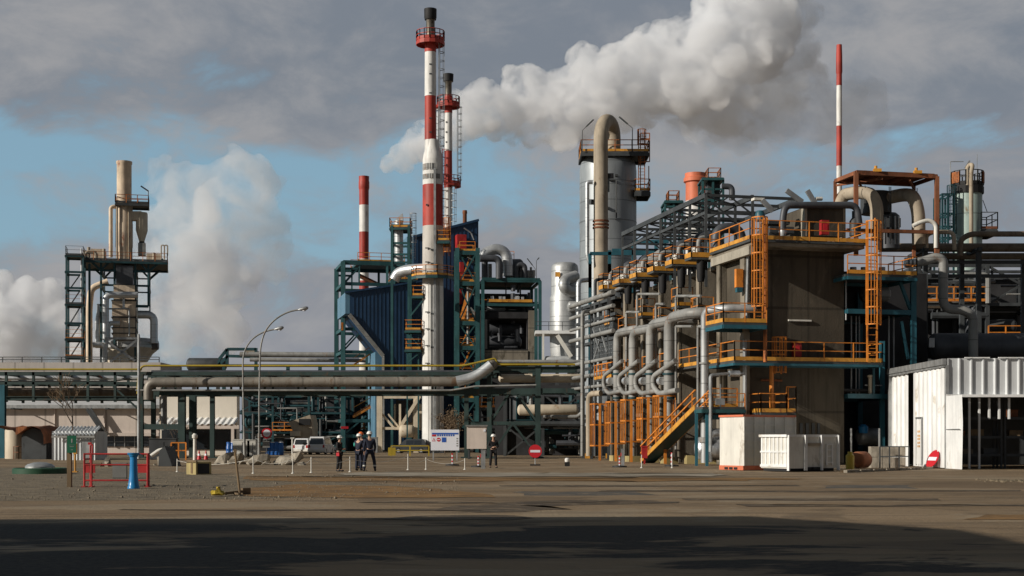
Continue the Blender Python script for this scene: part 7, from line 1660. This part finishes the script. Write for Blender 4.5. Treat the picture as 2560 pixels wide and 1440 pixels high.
# ------------------------------------------------------------------ vehicles
def car(name, label, loc, rz, L, W_, H, belt, prof, paint, roofp=None):
    """prof: cabin side outline above the belt as (x, z); front is +x"""
    t = thing(name, label, 'van' if 'van' in name else 'car', (0, 0, 0), None)
    m = MB(); lo = [(-L/2, .32), (-L/2+.08, .22), (L/2-.1, .22), (L/2, .36), (L/2, belt*.72), (L/2-.12, belt*.86), (prof[-1][0], belt), (prof[0][0], belt), (-L/2, belt*.98)]
    def loft(poly, w0, w1, zr):
        vs = []
        for s in (-1, 1):
            for x, z_ in poly: f = max(0, min(1, (z_-zr[0])/(zr[1]-zr[0]))); vs.append((x, s*(w0+(w1-w0)*f)/2, z_))
        n = len(poly); fs = [tuple(range(n)), tuple(reversed(range(n, 2*n)))]
        for i in range(n): j = (i+1) % n; fs.append((j, i, n+i, n+j))
        m.add(vs, fs)
    loft(lo, W_, W_, (0, 9)); loft(prof, W_*.97, W_*.80, (belt, H)); m.build('body', M[paint], t)
    def win(nm, pts):
        k = MB(); a = [V(p) for p in pts]; nrm = (a[1]-a[0]).cross(a[2]-a[0]).normalized(); k.prism([p+nrm*.012 for p in a], nrm*-.03); k.build(nm, M['glass'], t)
    wy = lambda z_: (W_*.97+(W_*.80-W_*.97)*(z_-belt)/(H-belt))/2
    x0, x1 = prof[0][0], prof[1][0]; zb, zt = belt+.06, H-.16; xr = lambda z_: x0+(x1-x0)*(z_-belt)/(prof[1][1]-belt)
    win('rear_window', [(xr(zb), wy(zb)*.86, zb), (xr(zb), -wy(zb)*.86, zb), (xr(zt), -wy(zt)*.86, zt), (xr(zt), wy(zt)*.86, zt)])
    xf0, xf1 = prof[-1][0], prof[-2][0]; xf = lambda z_: xf0+(xf1-xf0)*(z_-belt)/(prof[-2][1]-belt)
    win('windscreen', [(xf(zb), -wy(zb)*.88, zb), (xf(zb), wy(zb)*.88, zb), (xf(zt), wy(zt)*.88, zt), (xf(zt), -wy(zt)*.88, zt)])
    a, b = xr(zt)+.25, xf(zt)-.2; n = 2
    for s in (-1, 1):
        for k in range(n):
            p, q = a+(b-a)*k/n+.04, a+(b-a)*(k+1)/n-.04
            pts = [(p, s*wy(zb), zb), (q, s*wy(zb), zb), (q, s*wy(zt), zt), (p, s*wy(zt), zt)]
            win('side_window', pts if s < 0 else pts[::-1])
    for sx in (-1, 1):
        for s in (-1, 1):
            c = V((sx*(L/2-.75), s*(W_/2-.1), .31)); k = MB(); k.cyl(c-V((0, .1, 0)), c+V((0, .1, 0)), .31, n=20); wh = k.build('wheel', M['rubber'], t); k = MB(); k.cyl(c+V((0, s*.1, 0)), c+V((0, s*.115, 0)), .19, n=16); k.build('rim', M['galv'], wh)
            k = MB(); e = V((sx*(L/2+.005), s*(W_/2-.13), belt*.86)); k.box(e, (.05, .17, .30 if sx < 0 else .16)); k.build('tail_lamp' if sx < 0 else 'headlamp', M['lamp_red' if sx < 0 else 'sign_white'], t)
    for sx in (-1, 1): k = MB(); k.box((sx*(L/2+.03), 0, .42), (.12, W_*.96, .2)); k.build('bumper', M['steel_dark' if paint != 'car_white' else 'white_dirty'], t)
    k = MB(); k.box((-L/2-.015, 0, belt*.66), (.02, .5, .11)); k.build('number_plate', M['sign_white'], t)
    t.location = loc; t.rotation_euler = (0, 0, rz); return t
V1 = [(-2.02, 1.0), (-1.92, 1.78), (-1.75, 1.85), (.55, 1.83), (.85, 1.74), (1.35, 1.0)]
S1 = [(-1.85, .92), (-1.35, 1.42), (-1.0, 1.47), (.3, 1.47), (.55, 1.42), (1.2, .92)]
car('white_van', 'white van seen from behind parked right of another white car', gp(803, 1136), R(84), 4.2, 1.78, 1.85, 1.0, V1, 'car_white')
car('white_car', 'white car angled to the left of the parked van', gp(769, 1135.4), R(76), 4.0, 1.72, 1.7, .95, [(-1.9, .95), (-1.75, 1.62), (-1.5, 1.68), (.4, 1.66), (.7, 1.55), (1.25, .95)], 'car_white')
car('parked_car', 'dark car with a pale roof parked behind the yellow crash rail', gp(1028, 1133), R(172), 4.1, 1.75, 1.62, .92, [(-1.9, .92), (-1.6, 1.55), (-1.3, 1.62), (.3, 1.6), (.6, 1.5), (1.25, .92)], 'car_dark')

# ------------------------------------------------------------------ people
def skin(name, vs, es, rs, m_, parent, root=0, sub=2):
    me = bpy.data.meshes.new(name); me.from_pydata(vs, es, []); ob = bpy.data.objects.new(name, me); COL.objects.link(ob)
    ob.modifiers.new('skin', 'SKIN'); sd = me.skin_vertices[0].data
    for i, r in enumerate(rs): sd[i].radius = (r, r) if not isinstance(r, tuple) else r
    for i in range(len(vs)): sd[i].use_root = (i == root)
    s = ob.modifiers.new('smooth', 'SUBSURF'); s.levels = sub; s.render_levels = sub
    dg = bpy.context.evaluated_depsgraph_get(); dg.update(); me2 = bpy.data.meshes.new_from_object(ob.evaluated_get(dg)); ob.modifiers.clear(); ob.data = me2
    me2.materials.clear(); me2.materials.append(M[m_]); me2.polygons.foreach_set('use_smooth', [True]*len(me2.polygons)); ob.parent = parent; return ob
def person(label, loc, rz, top, legs, arms='down', stride=.0, yoke=None, yside=1, h=1.0, helmet='helmet', bag=None, tape=False):
    t = thing('person', label, 'person', (0, 0, 0), 'people standing in the yard')
    st = stride; sw = .10+st*.5
    J = dict(pel=(0, 0, .94), spi=(0, .01, 1.14), che=(0, .0, 1.34), nec=(0, -.01, 1.50), hb=(0, -.03, 1.59), hm=(0, -.035, 1.67), ht=(0, -.02, 1.74))
    for s, n in ((-1, 'L'), (1, 'R')):
        J['sh'+n] = (s*.19, 0, 1.42)
        if arms == 'front': J['el'+n], J['wr'+n], J['pa'+n] = (s*.27, -.03, 1.15), (s*.12, -.24, 1.10), (s*.06, -.29, 1.12)
        elif arms == 'up' : J['el'+n], J['wr'+n], J['pa'+n] = (s*.30, -.06, 1.18), (s*.15, -.24, 1.26), (s*.09, -.28, 1.31)
        else: J['el'+n], J['wr'+n], J['pa'+n] = (s*.25, .03, 1.13), (s*.24, -.04, .88), (s*.235, -.06, .80)
        J['hi'+n] = (s*.10, 0, .90); J['kn'+n] = (s*sw*.98, -.02-s*st*.2, .50); J['an'+n] = (s*sw*1.1, .02-s*st*.4, .09); J['to'+n] = (s*sw*1.25, -.15-s*st*.4, .04)
    Rr = dict(pel=.12, spi=.115, che=.125, nec=.052, hb=.062, hm=.082, ht=.06)
    for n in 'LR': Rr.update({'sh'+n: .06, 'el'+n: .042, 'wr'+n: .027, 'pa'+n: .032, 'hi'+n: .085, 'kn'+n: .056, 'an'+n: .04, 'to'+n: .035})
    E = [('pel', 'spi'), ('spi', 'che'), ('che', 'nec'), ('nec', 'hb'), ('hb', 'hm'), ('hm', 'ht')]
    for n in 'LR': E += [('che', 'sh'+n), ('sh'+n, 'el'+n), ('el'+n, 'wr'+n), ('wr'+n, 'pa'+n), ('pel', 'hi'+n), ('hi'+n, 'kn'+n), ('kn'+n, 'an'+n), ('an'+n, 'to'+n)]
    J['nose'] = (0, -.125, 1.655); Rr['nose'] = .014; E.append(('hm', 'nose'))
    for s, n in ((-1, 'L'), (1, 'R')):                              # five fingers per hand, thumb from the side of the palm
        pa, wr = V(J['pa'+n]), V(J['wr'+n]); d = (pa-wr).normalized(); sd = d.cross(V((s, 0, 0))).normalized() if abs(d.x) < .9 else V((0, 0, 1))
        for k in range(4):
            L = (.065, .08, .075, .058)[k]; b = pa+d*.03+sd*(.024-.016*k); f1 = b+d*L*.5; f2 = b+d*L+V((-s*.02, 0, 0))
            J['fa%d' % k+n], J['fb%d' % k+n] = tuple(f1), tuple(f2); Rr['fa%d' % k+n], Rr['fb%d' % k+n] = .0095, .008; E += [('pa'+n, 'fa%d' % k+n), ('fa%d' % k+n, 'fb%d' % k+n)]
        b = pa+sd*.045+d*.01; J['th'+n] = tuple(b); Rr['th'+n] = .010; J['ti'+n] = tuple(b+sd*.012+d*.04); Rr['ti'+n] = .0085; E += [('pa'+n, 'th'+n), ('th'+n, 'ti'+n)]
    def mk(nm, names, rad, m_, extra=1.0):
        idx = {k: i for i, k in enumerate(names)}; es = [(idx[a], idx[b]) for a, b in E if a in idx and b in idx]
        return skin(nm, [J[k] for k in names], es, [rad.get(k, Rr[k]*extra) for k in names], m_, t)
    mk('body', list(J), {}, 'skin')
    ja = ['che', 'spi', 'pel', 'shL', 'shR', 'elL', 'elR', 'wrL', 'wrR']; J2 = {'che': (.165, .135), 'spi': (.16, .135), 'pel': (.165, .14), 'shL': .082, 'shR': .082, 'elL': .062, 'elR': .062, 'wrL': .045, 'wrR': .045}
    mk('jacket', ja, J2, top); tr = ['pel', 'hiL', 'hiR', 'knL', 'knR', 'anL', 'anR']; mk('trousers', tr, {'pel': (.15, .125), 'hiL': .105, 'hiR': .105, 'knL': .082, 'knR': .082, 'anL': .07, 'anR': .07}, legs)
    for n in 'LR': a, b = V(J['an'+n]), V(J['to'+n]); skin('boot', [tuple(a+V((0, .03, .03))), tuple(a+V((0, .03, -.035))), tuple(b+V((0, -.01, .005)))], [(0, 1), (1, 2)], [.058, .055, .044], 'rubber', t)
    hm = MB(); c = V((0, -.022, 1.70)); hm.lathe(c, [(.150, -.012), (.148, .0), (.125, .012), (.122, .05), (.098, .095), (.055, .12), (.002, .128)], 22); hm.box(c+V((0, -.13, -.002)), (.15, .09, .012)); hm.build('hard_hat', M[helmet], t)
    e = MB(); 
    for s in (-1, 1): e.lathe((s*.034, -.108, 1.672), [(.003, -.010), (.011, 0), (.003, .010)], 8)
    e.build('eye', M['black'], t); e = MB(); e.box((0, -.106, 1.61), (.045, .012, .008)); e.build('mouth', M['lamp_red'], t)
    e = MB(); e.lathe((0, -.005, 1.655), [(.088, -.05), (.093, 0), (.092, .045)], 16); e.v = [(x, max(y, -.02), z_) for x, y, z_ in e.v]; e.build('hair', M['bark'], t)
    if yoke: q = 'R' if yside else 'L'; mk('shoulder_panel', ['sh'+q, 'el'+q], {'sh'+q: .092, 'el'+q: .066}, yoke)
    if tape:
        for n in 'LR': a = V(J['kn'+n]).lerp(V(J['an'+n]), .6); e = MB(); e.lathe((a.x, a.y, a.z), [(.084, -.03), (.084, .03)], 16); e.build('reflective_band', M['hivis'], t)
    if bag: e = MB(); e.box((-.17, -.02, .86), (.10, .16, .16)); e.box((-.17, -.02, .96), (.02, .1, .05)); e.build('pouch', M[bag], t)
    t.location = loc; t.rotation_euler = (0, 0, rz); t.scale = (h, h, h)
person('person in a black vest with a red pouch, standing alone left of the group', gp(848, 1179), R(70), 'black_cloth', 'black_cloth', 'front', .05, yoke='turq', bag='red_sign', h=.95)
person('person with a turquoise shoulder and white helmet, left one of the group', gp(897, 1177), R(150), 'navy', 'navy', 'up', .10, yoke='turq', tape=False)
person('person in navy overalls with reflective ankle bands, right one of the group, back turned', gp(924, 1178), R(195), 'navy', 'navy', 'down', .22, tape=True, h=1.06)
person('person with an orange helmet mostly hidden behind the group', gp(903, 1172), R(-20), 'navy', 'navy', 'down', .05, helmet='helmet_orange', h=1.06)
person('person in black clothes and white helmet standing alone by the grey bollard', gp(1233, 1170), R(15), 'black_cloth', 'black_cloth', 'front', .08, h=1.0)

# ------------------------------------------------------------------ bare tree and dry shrubs
def twiggy(name, label, cat, base, hgt, seed, spread, trunk_f=.45, lv=4, r0=.07, leaf=None, nleaf=0):
    rg = random.Random(seed); t = thing(name, label, cat, base); m = MB(); tips = []; tw = MB()
    def grow(p, d, L, r, l):
        q = p+d*L; (m if l > 1 else tw).cyl(p, q, max(r, .016), max(r*.7, .013), 6 if l > 1 else 4)
        if l == 0: tips.append(q); return
        for k in range(3 if l > 1 else 4):
            a = rg.uniform(0, 2*math.pi); e = (d+V((math.cos(a), math.sin(a), rg.uniform(-.05, .5)))*spread*rg.uniform(.6, 1.2)).normalized(); grow(q if k < 2 else p.lerp(q, rg.uniform(.5, .9)), e, L*rg.uniform(.55, .8), r*.62, l-1)
    grow(V(base), V((.02, 0, 1)), hgt*trunk_f, r0, lv); m.build('trunk', M['bark'], t)
    if leaf:
        for q in tips:
            for k in range(nleaf):
                c = q+V((rg.gauss(0, .25), rg.gauss(0, .25), rg.gauss(0, .25))); s = rg.uniform(.05, .12); u = V((rg.gauss(0, 1), rg.gauss(0, 1), rg.gauss(0, 1))).normalized(); w_ = u.orthogonal().normalized(); tw.add([c-u*s, c+w_*s*.5, c+u*s, c-w_*s*.5], [(0, 1, 2, 3)])
    tw.build('crown', M[leaf or 'twig'], t)
c = gp(180, 1150); twiggy('bare_tree', 'leafless young tree rising behind the timber sign post', 'tree', c, 4.0, 12, .8, .66, 4, .075)
c = V((PX(436, 128), 128, 0)); twiggy('dry_shrub', 'leafless pale shrub between the rack posts', 'shrub', c, 4.6, 9, .8, .3, 4, .05)
for i, (px, D, lab) in enumerate(((1112, 150, 'brown dry shrub just right of the tallest chimney foot'), (1140, 152, 'brown dry shrub left of the teal rack post'), (1128, 156, 'brown dry shrub at the back between two others'))):
    c = V((PX(px, D), D, 0)); twiggy('dry_shrub', lab, 'shrub', c, 5.6, 20+i, .75, .3, 4, .06, 'twig', 5)
# ------------------------------------------------------------------ steam
def steam_mat(name, dens, col=(0.968, 0.978, 0.995), scale=0.09, lo=0.38, hi=0.62):
    """vapour: thick billows with thin ragged gaps between them"""
    global nt
    m = bpy.data.materials.new(name); m.use_nodes = True; nt = m.node_tree; nt.nodes.clear()
    pos = N('ShaderNodeNewGeometry').outputs['Position']
    n = NOISE(pos, scale, 6, 0.62, 0.6)
    p = N('ShaderNodeVolumePrincipled'); p.inputs['Color'].default_value = (*col, 1)
    nt.links.new(MATH('MULTIPLY', RAMP(n, [(lo, 0.0), (hi, 1.0)]), dens), p.inputs['Density'])
    o = N('ShaderNodeOutputMaterial'); nt.links.new(p.outputs[0], o.inputs['Volume'])
    return m
def ico():
    import bmesh
    b = bmesh.new(); bmesh.ops.create_icosphere(b, subdivisions=2, radius=1.0)
    vs = [v.co.copy() for v in b.verts]; fs = [tuple(v.index for v in f.verts) for f in b.faces]; b.free(); return vs, fs
IV, IF = ico()
def plume(name, blobs, D, dens, label, seed, puffs=9, vox=0.55, swell=1.0, noise=1.6, depth=0.5, small=0.5, scale=0.09, lo=0.36, hi=0.60, col=(0.968, 0.978, 0.995)):
    rng = random.Random(seed); mb = MB()
    for (px, py, r) in blobs:
        c = P(px, py, D+rng.uniform(-1, 1)*r*D/F*depth); rr = r*D/F*swell
        mb.add([c+V((v.x*rr, v.y*rr*0.9, v.z*rr)) for v in IV], IF)
        for k in range(puffs):
            d = V((rng.gauss(0, 1), rng.gauss(0, 0.8), rng.gauss(0, 1))).normalized()
            q = c+d*rr*rng.uniform(0.72, 0.98); s = rr*rng.uniform(0.22, small)
            mb.add([q+v*s for v in IV], IF)
    c = P(blobs[0][0], blobs[0][1], D); mb.v = [(x-c.x, y-c.y, z-c.z) for x, y, z in mb.v]
    o = mb.build(name, steam_mat(name+'_vapour', dens, col, scale, lo, hi)); o.location = c
    if label: tag(o, label, 'steam')
    rm = o.modifiers.new('merge', 'REMESH'); rm.mode = 'VOXEL'; rm.voxel_size = vox; rm.use_smooth_shade = True
    for sc_, st in ((noise*2.2, noise*0.8), (noise*0.8, noise*0.42), (noise*0.32, noise*0.2)):
        tx = bpy.data.textures.new(name+'_puffs', 'CLOUDS'); tx.noise_scale = sc_; tx.noise_depth = 3
        dm = o.modifiers.new('billow', 'DISPLACE'); dm.texture = tx; dm.strength = st; dm.texture_coords = 'GLOBAL'; dm.mid_level = 0.5
    return o
big = [(972, 408, 20), (1000, 394, 30), (1040, 370, 36), (1062, 358, 38), (1085, 345, 42), (1105, 334, 42), (1130, 320, 46), (1175, 285, 56), (1215, 270, 56), (1215, 235, 30), (1270, 290, 54), (1300, 215, 40), (1325, 235, 58), (1360, 290, 60), (1410, 345, 34), (1385, 225, 42), (1425, 240, 66), (1440, 290, 60), (1500, 235, 88), (1560, 200, 82), (1590, 150, 34), (1590, 240, 70), (1660, 180, 90), (1680, 120, 64), (1715, 90, 44), (1740, 180, 96), (1800, 120, 100), (1850, 40, 86), (1820, -20, 50), (1870, 110, 92), (1930, 50, 66), (1920, -30, 70)]
plume('steam_plume', big, 330, 0.32, 'big bright white steam plume rising to the right behind the striped stacks', 4, noise=2.4, puffs=14, vox=0.5, small=0.45, swell=1.16, scale=0.17, lo=0.37, hi=0.58)
fade = [(1900, 190, 84), (1960, 130, 66), (1985, 40, 50), (1990, 210, 62), (1700, 262, 56), (1800, 250, 80), (1880, 270, 60), (2010, 120, 40), (1960, -20, 60), (1620, 275, 46)]
plume('steam_fringe', fade, 333, 0.16, 'softer grey right fringe of the big plume thinning into the cloud', 14, noise=3.0, puffs=14, vox=0.6, small=0.5, swell=1.1, scale=0.12, lo=0.40, hi=0.62)
thin = [(1760, 270, 90), (1850, 290, 90), (1950, 260, 100), (2030, 290, 90), (2110, 300, 70), (2160, 260, 60), (1700, 310, 50), (2010, 210, 70)]
plume('steam_trail', thin, 345, 0.06, 'thin grey trailing vapour under the right end of the big plume', 6, noise=4.0, puffs=12, vox=0.9)
mid = [(600, 415, 48), (640, 430, 46), (560, 440, 40), (500, 455, 46), (440, 440, 34), (400, 470, 30), (620, 500, 70), (650, 560, 52), (560, 520, 80), (470, 530, 80), (620, 640, 60), (540, 620, 100), (460, 640, 90), (440, 560, 60), (500, 720, 100), (580, 710, 70), (430, 760, 80), (480, 800, 70), (390, 820, 60), (400, 700, 60), (660, 480, 50), (690, 560, 40), (420, 850, 60), (520, 780, 60), (380, 640, 50), (700, 620, 40), (680, 660, 50), (560, 830, 60), (380, 780, 60), (370, 560, 40), (400, 420, 30)]
plume('steam_cloud', mid, 430, 0.10, 'soft wide vapour cloud right of the tan furnace stack', 8, noise=4.0, puffs=10, vox=1.0)
low = [(70, 740, 48), (120, 735, 44), (20, 760, 50), (-30, 740, 60), (150, 790, 50), (80, 810, 80), (-10, 840, 90), (150, 860, 70), (60, 880, 80), (220, 880, 60), (300, 890, 60)]
plume('steam_bank', low, 460, 0.30, 'low white vapour bank at the left edge behind the furnace', 12, noise=3.4, puffs=10, vox=1.0)
